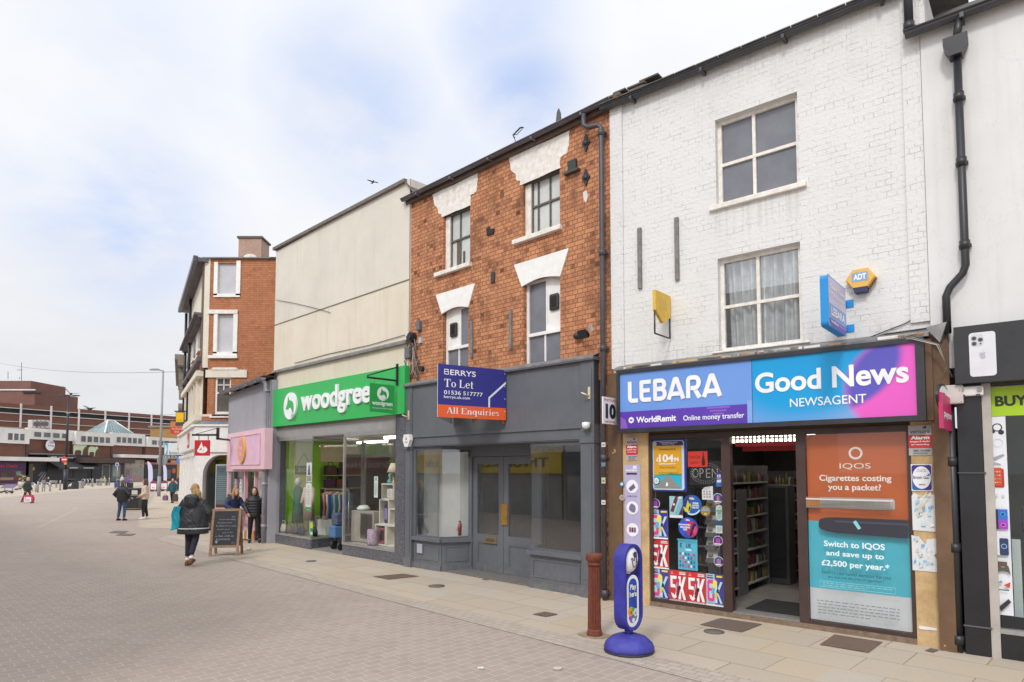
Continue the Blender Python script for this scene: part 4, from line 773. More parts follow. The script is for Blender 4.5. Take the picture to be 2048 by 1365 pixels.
shopfront('pale beige shopfront with leaf pattern fascia and pink frames', 247, 286, 920, 0, 0, [('r', .0, 1, .64, .98, '#b4aea4'), ('c', .3, .8, .05, '#7d7f74'), ('p', [(.8, .85), (.9, .92), (.86, .8)], '#8d5f55'), ('p', [(.75, .7), (.9, .75), (.82, .66)], '#8d4f48'), ('r', .02, .3, .02, .58, '#a8858c'), ('r', .05, .27, .05, .54, '#7d7a76'), ('r', .35, .98, .06, .6, '#9b9c96'), ('r', .42, .9, .08, .3, '#b48b86'), ('r', .33, .37, .0, .62, '#b06f86')], '#a09a92', -.1)
shopfront('black shop interior with an orange disc sign behind the feather flags', 287, 352, 926, 0, 0, [('r', .05, .5, .08, .8, '#1d1f23'), ('r', .2, .42, .1, .66, '#3f4a4c'), ('r', .55, .8, .12, .62, '#56605c'), ('r', .57, .66, .16, .55, '#8f9a90'), ('c', .9, .55, .06, '#d0592c'), ('r', 0, 1, .9, 1, '#c56a66')], '#2a2a2f', -.1)
# wall pieces
def cut(name, label, cat, p0, y1, p1, y0, pts, h, group=None):
    u0, z0 = WF.uz(p0, y0, -.06); u1, z1 = WF.uz(p1, y1, -.06); m = MB(); m.prism([(u0+(u1-u0)*x, z0+(z1-z0)*y) for x, y in pts], -.12, -.02, h); return tag(m.build(name, None, WF.M(0, 0, 0)), label, cat, group)
SHP = spline([(.05, .02), (.10, .02), (.12, .30), (.20, .42), (.40, .44), (.60, .38), (.62, .02), (.68, .02), (.72, .42), (.80, .58), (.88, .72), (.99, .78), (.96, .92), (.84, 1.), (.70, .92), (.45, .98), (.18, .95), (.05, .82), (.02, .5)], 3)
cut('sheep_cutout', 'larger pale green cow silhouette on the brown brick wall', 'wall art', 145.5, 888, 173, 910.5, SHP, '#cfe0b8'); cut('sheep_cutout', 'smaller pale green sheep silhouette on the brown brick wall', 'wall art', 175.5, 893, 196, 912.5, SHP, '#cfe0b8')
r_ = cut('round_sign', 'round white sign with dark script on the brown brick wall', 'sign', 91, 880, 109.5, 901, arc(.5, .5, .5, .5, n=28), '#e9e9ee')
u0, z0 = WF.uz(91, 901, -.06); m = MB(); sp = (WF.u(109.5)-u0); m.text('2 Bees', u0+.25*sp, z0+1.1, .5*sp, .5, -.135, '#3c3f46'); m.text('& Honey', u0+.2*sp, z0+.55, .6*sp, .4, -.135, '#3c3f46'); m.build('lettering', r_)
# skylight, roof plant, car park, tower
p = MB(); ub_ = WF.u(302); c = [ub_-9, ub_]; zb = 7.7; y0, y1 = 2.0, 7.6; ax = (ub_-5.2, ub_-3.8); za = 11.0; ym = 4.8
SG = pm('#7f9899', '#6b8486', .6, .12, name='skylight_glass')
p.quad((c[0], y0, zb), (c[1], y0, zb), (ax[1], ym, za), (ax[0], ym, za), SG); p.quad((c[1], y1, zb), (c[0], y1, zb), (ax[0], ym, za), (ax[1], ym, za), SG); p.add([(c[0], y0, zb), (ax[0], ym, za), (c[0], y1, zb)], [(0, 1, 2)], SG); p.add([(c[1], y0, zb), (c[1], y1, zb), (ax[1], ym, za)], [(0, 1, 2)], SG)
sk = thing('pyramid_skylight', 'glass pyramid skylight on the shopping centre roof', 'skylight', WF.o, WF.a); p.build('glazing', sk)
q = MB(); L3 = lambda a, b, t: tuple(a[i]+(b[i]-a[i])*t for i in range(3))
for k in range(9):
    t = k/8; q.tube([L3((c[0], y0-.05, zb), (c[1], y0-.05, zb), t), L3((ax[0], ym, za+.05), (ax[1], ym, za+.05), t)], .035, '#c3cccc', 5); q.tube([L3((c[0]-.05, y0, zb), (c[0]-.05, y1, zb), t), L3((ax[0], ym, za), (ax[0], ym, za+.05), t)], .035, '#c3cccc', 5)
for a_, b_ in (((c[0], y0, zb), (ax[0], ym, za)), ((c[1], y0, zb), (ax[1], ym, za)), ((ax[0], ym, za), (ax[1], ym, za))): q.tube([a_, b_], .14, '#e6eaea', 6)
q.build('glazing_bar', sk); q = MB(); q.box(c[0]-.4, c[1]+.4, y0-.4, y1, zb-.5, zb-.02, WH); q.build('kerb', sk)
WC = Wall(gr(-70, 961.5), gr(350, 956.4)); UC = WC.u(352)
B = thing('multistorey_car_park', 'long brown brick multistorey car park behind the shopping centre', 'building', WC.o, WC.a)
zc = lambda y: WC.z(100, y)
m = MB(); 
for a, b, mm, v in ((813, 821, BM3, 0), (832.5, 846.5, BM3, 0), (848.5, 858, BM3, 0), (860, 900, BM3, .3)): m.box(-30, UC, v, 20, zc(b), zc(a), mm)
m.build('wall', B); m = MB(); m.box(-30, UC, .8, 20, zc(833), zc(820), pm('#34363a')); m.build('deck', B)
m = MB(); 
for a, b in ((821, 822.0), (831.2, 832.4), (846.8, 847.8), (858.5, 859.3)): m.box(-30, UC, -.15, 1, zc(b), zc(a), WH)
for px in (36, 97, 153, 206, 254, 299): u = WC.u(px); m.box(u-.14, u+.14, -.3, 0, zc(858), zc(812), WH)
m.build('band', B)
TWR = pm('#7d5a50', '#6d4d45', .3, .8); m = MB(); p = at(0, 900, 150)
tw = thing('brick_tower', 'square brown brick stair tower above the car park at the left edge', 'building', (0, 0, 0))
x1, x2 = at(69, 800, 150).x, at(42, 780, 150).x; xl = at(-60, 800, 150).x
m.box(xl, x1, 150, 165, 0, at(0, 780, 150).z, TWR); m.box(xl, x2, 153, 165, at(0, 780, 150).z, at(0, 758, 150).z, TWR); m.build('wall', tw)
m = MB(); m.box(xl, x1+.1, 149.8, 150.2, at(0, 781, 150).z, at(0, 778.5, 150).z, WH); m.box(at(46, 800, 150).x, x1+.2, 149.6, 152, at(0, 783, 150).z, at(0, 785.5, 150).z, DKG); m.build('coping', tw)
m = MB()
for px, ya, yb in ((16, 758, 743), (43, 762, 725), (39, 758, 754)): a = at(px, ya, 156); b = at(px, yb, 156); m = MB(); m.tube([a, b], .06, M_BLACKP, 5); m.build('aerial', tw)
a = at(43, 740, 156); m = MB(); m.box(a.x-1, a.x+.3, 155.9, 156, a.z-.05, a.z+.05, M_BLACKP); m.build('aerial', tw)
yb = thing('yellow_brick_building', 'yellow brick block with a flat roof behind the right end of the shopping centre', 'building', (0, 0, 0)); m = MB(); a = at(300, 880, 140); b = at(350, 855, 140); m.box(a.x, b.x+2, 140, 150, 0, b.z, M_BRICK4); m.build('wall', yb); MB().box(a.x-.3, b.x+2, 139.7, 150.3, b.z, b.z+.4, M_LEAD).build('roof', yb)
for k, (px, py) in enumerate(((66, 847), (73, 848), (81, 849), (89, 850))):
    u, z = WF.uz(px, 854, 6); m = MB(); m.bbox(u-.55, u+.55, 5.6, 6.4, z-.2, z+1.1, .04, pm('#d3d2d0', '#bdbbb8', 2, .5)); m.poly(arc(u, z+.5, .36, .36, n=16), 5.59, '#6d6e70'); tag(m.build('air_conditioner', None, WF.M(0, 0, 0)), 'grey air conditioning unit in the row on the centre roof', 'air conditioner', 'air conditioners on the shopping centre roof')
m = MB(); m.box(-8, WF.u(33), 8, 18, 8, WF.z(20, 837, 8), pm('#a9adb3', '#9a9ea5', .5, .5)); m.box(WF.u(33), WF.u(60), 9, 18, 7.8, WF.z(45, 844, 9), DKG); tag(m.build('roof_plant_housing', None, WF.M(0, 0, 0)), 'pale grey plant housing on the shopping centre roof at the far left', 'roof housing')

# ------------------------------------------------------------------ far side of our street (seen mirrored in the shop glass)
WO = Wall(WB.w(22, -12.5), WB.w(-16, -12.5))
def oppo(u0, u1, name, label, fascia, up, txt, tc, zf=(1.95, 2.85)):
    B = thing(name, label, 'building', WO.w(u0, 0), WO.a); w = u1-u0; m = MB(); wins = [(w*.12, w*.38, 4.6, 6.0), (w*.6, w*.88, 4.6, 6.0)]
    wall(m, 0, w, zf[1], 8.2, wins, up); shell(m, 0, w, 0, 8.2, 6, up, .02); m.build('wall', B)
    m = MB(); m.box(0, w, -.12, .1, zf[0], zf[1], fascia); m.build('fascia', B)
    if txt: q = MB(); q.text(txt, w*.08, zf[0]+.28, w*.84, (zf[1]-zf[0])*.45, -.13, tc, .02); q.build('lettering', B)
    m = MB(); m.box(.1, w-.1, .02, .1, 0, zf[0], pm('#9a9c9d', '#7d7f80', .6, .3)); m.build('shopfront', B)
    for a, b, c, e in wins:
        o = MB().box(a, b, .1, .14, c, e, M_WHITE).build('window', B); MB().rect(a+.08, b-.08, c+.08, e-.08, .09, M_PANE).build('pane', o)
cu_ = WB.loc((0, 0))[0]
def refl(px, w_=WB): u = w_.u(px, 930); c, v = w_.loc((0, 0)); k = (abs(v)+12.5)/abs(v); return WO.loc(w_.w(c+(u-c)*k, -12.5))[0]
uw0, uw1 = sorted((refl(1130), refl(872))); b0, b1 = sorted((refl(800, WW), refl(640, WW)))
oppo(uw0, uw1, 'bookshop_building', 'shop with a yellow fascia on the far side of the street', fl('#d6b92e'), M_CREAM, 'TheWorks.co.uk', '#2a2a2c')
oppo(uw1+.1, b0-.1, 'bakery_building', 'shop with a slate blue fascia on the far side of the street', fl('#6a7f95'), M_BRICK3, 'GREGGS', '#f0f0f0')
oppo(b0, b1+4, 'charity_building', 'shop with a dark red fascia on the far side of the street', fl('#8d1f28'), M_WREND, 'British Heart Foundation', '#f0e8e8')
oppo(uw0-12, uw0-.1, 'opposite_building', 'wide pale building on the far side of the street behind us', fl('#5e6670'), M_WREND, None, None)
# ------------------------------------------------------------------ signs on our row of shops
def PW(w, u): return Wall(w.w(u, -2.), w.w(u, 0.))    # a plane standing square to a shop front; local x runs to the wall
class Fit:                                             # local metres on a plane, measured from an origin
    def __init__(s, w, v, u0, z0): s.w, s.v, s.u0, s.z0 = w, v, u0, z0
    def __call__(s, px, py): u, z = s.w.uz(px, py, s.v); return u-s.u0, z-s.z0
    def text(s, mb, body, px0, px1, top, bot, y, m, bold=0., t=0., sp=1.):
        x0 = s(px0, (top[1]+bot[1])/2)[0]; x1 = s(px1, (top[1]+bot[1])/2)[0]; z1 = s(*top)[1]; z0 = s(*bot)[1]; mb.text(body, x0, z0, x1-x0, z1-z0, y, m, bold, t, sp)
V = -.2; u0, z0, u1, z1 = .30, 2.72, 4.42, 3.665; ft = Fit(WN, V, u0, z0); Wd, Hd = u1-u0, z1-z0
sg = thing('shop_fascia_sign', 'long blue and pink newsagent fascia sign with white lettering under the white brick wall', 'shop sign', WN.w(u0, V, z0), WN.a)
b = MB(); fk = pm('#35363c', '#2a2b30', 4, .4)
for x0, x1, a, c in ((-.03, Wd+.03, -.035, .03), (-.03, Wd+.03, Hd-.04, Hd+.02), (-.03, .02, .03, Hd-.04), (Wd-.06, Wd+.03, .03, Hd-.04)): b.box(x0, x1, -.03, .2, a, c, fk)
b.box(Wd+.032, Wd+.10, .04, .2, -.03, Hd, M_BROWN); b.build('frame', sg)
def goodnews(cx_, w_, h_):
    m, t, p = bsdf('blue_pink_print'); s = t.new('ShaderNodeSeparateXYZ'); t.put(s.inputs[0], oc(t)); x, z = s.outputs[0], s.outputs[2]
    dist = lambda a, c, k=1.: t.math('SQRT', t.math('ADD', t.math('POWER', t.math('MULTIPLY', t.math('SUBTRACT', x, a), k), 2.), t.math('POWER', t.math('SUBTRACT', z, c), 2.)))
    base = t.mix(t.smooth(x, cx_, cx_+w_), lin('#7d9ede'), lin('#a8b4dd'))
    A = t.smooth(dist(cx_+w_*.34, h_*.75, .62), .92, .45); c = t.mix(A, base, lin('#0d9ad6'))
    Bk = t.smooth(dist(cx_+w_*1.0, h_*.42, .8), .72, .60); c = t.mix(Bk, c, lin('#e45cc0'))
    pu = t.math('MULTIPLY', t.smooth(dist(cx_+w_*.27, h_*.85, .62), .82, .74), Bk); c = t.mix(pu, c, lin('#5a55b8'))
    t.put(p.inputs['Base Color'], c); p.inputs['Roughness'].default_value = .35; return m
xs = ft(1504, 760)[0]; p = MB()
p.rect(.0, xs-.004, 0, Hd, 0, pm('#6f9add', '#6b94d8', 1, .35)); p.box(xs-.004, xs+.004, -.004, .01, 0, Hd, '#44598f'); p.rect(xs+.004, Wd, 0, Hd, 0, goodnews(xs, Wd-xs, Hd))
xp, zp = ft(1494.5, 808); p.rect(.0, xp, .0, zp, -.004, pm('#5f3fae', '#5838a4', 1, .35)); p.rect(xp, xs-.004, 0, zp+.05, -.003, '#86aee6')
p.poly([(.02, .02), (.16, .02), (.12, .17), (.03, .22)], -.006, '#8f5fc4')
for k in range(3): w = .34-.09*k; p.rect(2.0*xp/3.2-.0-w/2+.35, 2.0*xp/3.2+w/2+.35, zp-.035-.045*k, zp-.01-.045*k, -.006, '#8f63c9')
p.build('panel', sg)
q = MB(); wt = '#f4f4f6'
GK = 0
def glyph(mb, strokes, x0, z0, w, h, y, m, th=.16):    # rounded monoline letters
    global GK
    for st in strokes:
        GK += 1; pts = [(x0+a*w, z0+c*h) for a, c in st]; r = th*h/2
        for i, (p0, p1) in enumerate(zip(pts, pts[1:])):
            d = Vector((p1[0]-p0[0], p1[1]-p0[1])); L = d.length or 1; nx, nz = -d.y/L*r, d.x/L*r; y2 = y-.00015*i-.0006*(GK % 9)
            mb.poly([(p0[0]+nx, p0[1]+nz), (p0[0]-nx, p0[1]-nz), (p1[0]-nx, p1[1]-nz), (p1[0]+nx, p1[1]+nz)], y2, m)
        for k, pt in enumerate(pts[1:-1]): mb.poly(arc(pt[0], pt[1], r, r, n=10), y-.0001-.00015*k-.0006*(GK % 9), m)
ar = lambda cx, cz, rx, rz, a, e, n=7: arc(cx, cz, rx, rz, a, e, n)
LG = {'L': [[(.1, 1), (.1, .25)]+ar(.32, .25, .22, .17, 180, 270)+[(.95, .08)]], 'E': [[(.95, .92), (.1, .92), (.1, .25)]+ar(.32, .25, .22, .17, 180, 270)+[(.95, .08)], [(.15, .52), (.85, .52)]],
      'B': [[(.12, .52), (.12, .92), (.6, .92)]+ar(.6, .73, .28, .19, 90, -90)+[(.14, .54)], [(.12, .6), (.12, .08), (.62, .08)]+ar(.62, .3, .30, .22, -90, 90)+[(.2, .52)]],
      'A': [[(.02, 0), (.44, .92), (.56, .92), (.98, 0)], [(.2, .25), (.8, .25)]], 'R': [[(.12, 0), (.12, .75)]+ar(.3, .75, .18, .17, 180, 90)+[(.6, .92)]+ar(.6, .68, .28, .24, 90, -90)+[(.3, .44)], [(.55, .42), (.92, 0)]]}
xa, za = ft(1255, 807); xb, zb = ft(1444, 748.5); zt_ = ft(1255, 765.5)[1]; lw = (xb-xa)/6.5; x = xa
for ch, k in zip('LEBARA', (.82, .92, .98, 1.18, 1.06, 1.2)): glyph(q, LG[ch], x+.03, za+.01, lw*k*.88, zt_-za, -.008, wt, .2); x += lw*k*1.05
ft.text(q, 'WorldRemit', 1273, 1352.6, (1273, 834), (1273, 846), -.008, wt, .03); ft.text(q, 'Online money transfer', 1367, 1489, (1370, 831), (1370, 844.5), -.008, wt, .012)
cx_, cz_ = ft(1263, 840.4); q.poly(arc(cx_, cz_, .05, .05, n=8), -.008, wt); q.text('w', cx_-.027, cz_-.02, .054, .036, -.0095, '#5f3fae', .03)
ft.text(q, 'Good News', 1510, 1818, (1680, 731), (1680, 775), -.006, wt, .027); ft.text(q, 'NEWSAGENT', 1580, 1733, (1655, 792.5), (1655, 810), -.006, wt, .006)
q.build('lettering', sg)
# blue double sided box sign
u = WN.u(1701, 620); P = PW(WN, u); a, e = P.u(1656, 600), P.u(1691, 620); zt_, zb = P.z(1656, 549), P.z(1656, 650)
r = thing('box_sign', 'small blue box sign projecting from the white brick wall beside the yellow alarm', 'shop sign', P.w(a, 0, zb), P.a); w, h = e-a, zt_-zb; w = max(w, .3)
b = MB(); o = rrect(0, w, 0, h, .05); b.prism(o, 0, .085, fl('#1f8fd6')); b.build('case', r)
print_('panel', None, None, None, w, h, [('p', [(x/w, z/h) for x, z in rrect(.012, w-.012, .012, h-.012, .04)], '#c9c6dd'), ('r', .03, .97, .17, .46, '#7fa6dc'), ('p', [(.03, .17), (.97, .17), (.97, .07), (.9, .02), (.1, .02), (.03, .07)], '#6a4fb4'),
       ('t', 'Good News', .08, .76, .84, .1, '#f4f2fa', .03), ('t', 'Off licence', .16, .62, .68, .08, '#f4f2fa', .01), ('t', 'LEBARA', .12, .24, .76, .16, '#f6f6fa', .03), ('t', 'WorldRemit', .08, .09, .42, .05, '#f4f2fa', .03), ('t', 'Online money', .55, .1, .38, .03, '#f4f2fa')], None, '#2b93d8', .004, r)
b = MB()
for z in (h*.25, h*.78): b.box(w, 2-a, .04, .08, z-.03, z+.03, fl('#1f8fd6')); b.box(2-a-.01, 2-a, -.04, .12, z-.05, z+.05, fl('#1f8fd6'))
b.build('bracket', r)
# yellow hexagonal alarm box
cx_, cz_ = WN.uz(1720, 556, -.12)
r = thing('alarm_box', 'yellow hexagonal alarm box with a blue badge on the white brick wall', 'alarm box', WN.w(cx_, 0, cz_), WN.a); R = .155
b = MB(); hx = [(R*1.05*cos(radians(t)), R*.85*sin(radians(t))) for t in (0, 60, 120, 180, 240, 300)]; h2 = [(x*1.08, z*1.08) for x, z in hx]; YL = pm('#e3b45c', '#d9a94f', 8, .5)
b.prism(hx, -.12, -.1, YL); b.prism(h2, -.1, .0, YL)
for k in range(6): a_ = k/6; x = h2[5][0]+(h2[0][0]-h2[5][0])*a_; z = h2[5][1]+(h2[0][1]-h2[5][1])*a_; b.box(x-.004, x+.012, -.095, -.02, z-.012, z+.002, '#7d5c22')
b.prism([(-.085, -.112), (.085, -.112), (.07, -.18), (-.07, -.18)], -.115, -.01, '#2f2f55'); b.build('case', r)
b = MB(); b.rect(-.095, .09, -.04, .075, -.122, '#7ea3cc'); b.text('ADT', -.075, -.02, .145, .075, -.124, '#f2f0ea', .04); b.build('badge', r)
# small projecting yellow sign with an empty frame below
u = WN.u(1343, 605); P = PW(WN, u); a, zt_ = P.uz(1311, 579); e = 1.97; zb = P.z(1311, 640)
r = thing('projecting_sign', 'small faded yellow pointed sign with an empty frame, on the white brick wall', 'shop sign', P.w(a, 0, zb), P.a); w, h = e-a, zt_-zb
b = MB(); b.prism([(0, h*.35), (w*.5, h*.0), (w, h*.28), (w, h), (0, h)], 0, .05, pm('#dfb84a', '#d0a83e', 10, .6)); b.build('panel', r)
b = MB()
for p0, p1 in (((0, .02, h*.3), (0, .02, -h*.42)), ((0, .02, -h*.42), (w, .02, -h*.42)), ((w, .02, -h*.42), (w, .02, h*.3)), ((w, .02, h*.6), (w+.06, .02, h*.6))): b.tube([p0, p1], .012, M_BLACKP, 6)
b.build('frame', r)
b = MB(); b.text('SALE', w*.25, h*.5, w*.5, h*.25, -.003, '#d9c27c', .02) if 0 else b.rect(w*.25, w*.7, h*.45, h*.8, -.003, '#d3ad48'); b.build('faded_print', r)
# photocopies sign
P = PW(WN, .2); a, zt_ = P.uz(1203.8, 793); e, _ = P.uz(1237, 800); zb = P.z(1203.8, 847); e = max(e, a+.34)
print_('photocopy_sign', 'white 10p photocopies sign projecting beside the left end of the newsagent fascia', 'shop sign', P.M(a, 0, zb), e-a+.08, zt_-zb, [('t', 'PHOTOCOPIES', .06, .84, .9, .1, '#c9474e', .03), ('t', '10', .12, .2, .52, .56, '#2a2a2e', .06), ('t', 'p', .68, .08, .22, .5, '#2a2a2e', .04), ('t', 'ASK IN STORE', .1, .05, .5, .07, '#c9474e', .02)], None, '#eceae8', .02)
# payzone sign
u = WN.u(1903, 820); P = PW(WN, u-.02); a, zt_ = P.uz(1876, 784); e, _ = P.uz(1901, 800); zb = P.z(1876, 855)
w, h = max(e-a, .26), zt_-zb
r = thing('payment_sign', 'pink sign with a round black and white badge projecting from the brown pier', 'shop sign', P.w(a, 0, zb), P.a)
print_('panel', None, None, None, w, h, [('r', 0, .06, 0, 1, '#e56b95'), ('t', 'payzone', .12, .28, .8, .2, '#f4eef2', .03)], None, '#c92468', .03, r)
b = MB(); b.prism(arc(w*.42, h*.92, w*.47, h*.42, n=28), -.006, .02, '#2b2a2e'); b.poly(arc(w*.44, h*.92, w*.41, h*.36, n=28), -.0075, '#f1eff0'); b.text('a', w*.24, h*.72, w*.36, h*.36, -.009, '#2b2a2e', .06); b.poly(arc(w*.72, h*.9, w*.05, h*.05, n=10), -.009, '#2b2a2e'); b.build('badge', r)
b = MB(); b.box(w, w+.1, .0, .02, h*.3, h*.36, M_BLACKP); b.build('bracket', r)
# charity shop fascia
V = -.13; ua, za = WW.uz(537.5, 854.5, V); ub, zb = WW.uz(809.5, 730.5, V); ft = Fit(WW, V, ua, za); Wd = ub-ua; Hd = zb-za
GR = pm('#36b45d', '#2fae55', 1, .4)
sg = thing('shop_fascia_sign', 'long bright green charity shop fascia with raised white lettering and a dog badge', 'shop sign', WW.w(ua, V, za), WW.a)
b = MB(); b.box(0, Wd, 0, .13, 0, Hd, GR); b.build('panel', sg)
q = MB(); q_ = lambda x, y: ft(520+x/3.103, 700+y/3.103)
xa = q_(262, 340)[0]; zb_ = q_(285, 378)[1]; zx = q_(285, 288)[1]; xz = q_(700, 300)[0]; zdesc = q_(495, 392)[1]; ztop = q_(458, 218)[1]
W_ = (xz-xa)*1.10; q.text('woodgreen', xa, zdesc, W_, ztop-zdesc, -.05, wt, .024, .05); q.build('lettering', sg)
def dogbadge(mb, cx, cz, R, y, t, hole):
    o = arc(cx, cz, R, R*1.02, 40, 325, 26)+[(cx+R*.62, cz-R*.95), (cx+R*.72, cz-R*.6), (cx+R*.5, cz-R*.25)]
    mb.prism(arc(cx, cz, R, R*1.02, n=36), y, y+t, wt)
    head = spline([(cx-R*.25, cz+R*.75), (cx-R*.05, cz+R*.45), (cx+R*.45, cz+R*.3), (cx+R*.62, cz-R*.1), (cx+R*.55, cz-R*.6), (cx+R*.2, cz-R*.2), (cx-R*.05, cz-R*.35), (cx-R*.35, cz-R*.25), (cx-R*.62, cz-R*.2), (cx-R*.42, cz+R*.15)], 4)
    mb.poly(head, y-.002, hole)
    mb.poly(spline([(cx-R*.2, cz-R*.3), (cx+R*.1, cz-R*.15), (cx+R*.35, cz-R*.4), (cx+R*.25, cz-R*.8), (cx-R*.1, cz-R*.7)], 4), y-.004, wt)
    for k in range(3): mb.poly([(cx+R*(.3+.16*k), cz-R*1.08), (cx+R*(.36+.16*k), cz-R*1.05), (cx+R*(.42+.14*k), cz-R*.62), (cx+R*(.36+.14*k), cz-R*.62)], y-.005, hole)
b = MB(); c0 = q_(195, 348); Rb = abs(q_(195, 265)[1]-c0[1]); dogbadge(b, c0[0], c0[1], Rb*.98, -.05, .05, '#36b45d'); b.build('badge', sg)
u = WW.u(796, 750, -.13); P = PW(WW, u); a, zt_ = P.uz(739, 766); e, _ = P.uz(787.5, 771.5); zb = P.z(739, 823)
r = thing('hanging_sign', 'square green charity sign hanging from a black bracket in front of the green fascia', 'hanging sign', P.w(a, 0, zb), P.a); w, h = e-a, zt_-zb
print_('panel', None, None, None, w, h, [('t', 'woodgreen', .08, .2, .84, .2, '#f4f6f4', .03), ('t', 'Helping pets and their people', .08, .1, .84, .07, '#dff0df')], None, '#28a850', .03, r)
b = MB(); dogbadge(b, w*.52, h*.66, w*.24, -.036, .003, '#28a850'); b.build('badge', r)
b = MB(); wl = 2-.13-a
b.box(wl-.04, wl, -.02, .03, h+.02, h+.5, M_BLACKP); b.box(-.06, wl-.04, -.005, .025, h+.10, h+.14, M_BLACKP); b.tube([(-.05, .01, h+.16), (wl-.04, .01, h+.42)], .016, M_BLACKP, 6)
for x in (.12, w-.12): b.tube([(x, .01, h), (x, .01, h+.11)], .01, M_STEEL, 6)
b.build('bracket', r)
# pink fascia
V = -.22; ua, za = WP.uz(454.8, 938.5, V); ub, zb = WP.uz(530, 855.5, V); Wd, Hd = ub-ua, zb-za
sg = thing('shop_fascia_sign', 'pale pink shop fascia with a round yellow and pink badge', 'shop sign', WP.w(ua, V, za), WP.a)
b = MB(); b.box(0, Wd, 0, .22, 0, Hd, pm('#e9c3cd', '#e0b8c3', 2, .5)); x0, x1, z0_, z1_ = Wd*.10, Wd*.90, Hd*.12, Hd*.88; b.rect(x0, x1, z0_, z1_, -.003, '#e6bcd6')
for a_ in ((x0, x1, z0_-.015, z0_+.01), (x0, x1, z1_-.01, z1_+.015), (x0-.015, x0+.01, z0_, z1_), (x1-.01, x1+.015, z0_, z1_)): b.box(a_[0], a_[1], -.02, -.004, a_[2], a_[3], pm('#e0b4c0'))
b.build('panel', sg)
b = MB(); cx_, cz_ = Wd*.44, Hd*.5; R = Hd*.34; b.prism(arc(cx_, cz_, R*1.05, R, n=30), -.06, -.01, '#e8b93e'); b.poly(arc(cx_, cz_, R*.86, R*.84, n=30), -.062, '#e48fb4'); b.text('Sweet\nTreats', cx_-R*.6, cz_-R*.45, R*1.2, R*.9, -.064, '#f0c75a', .04); b.build('badge', sg)
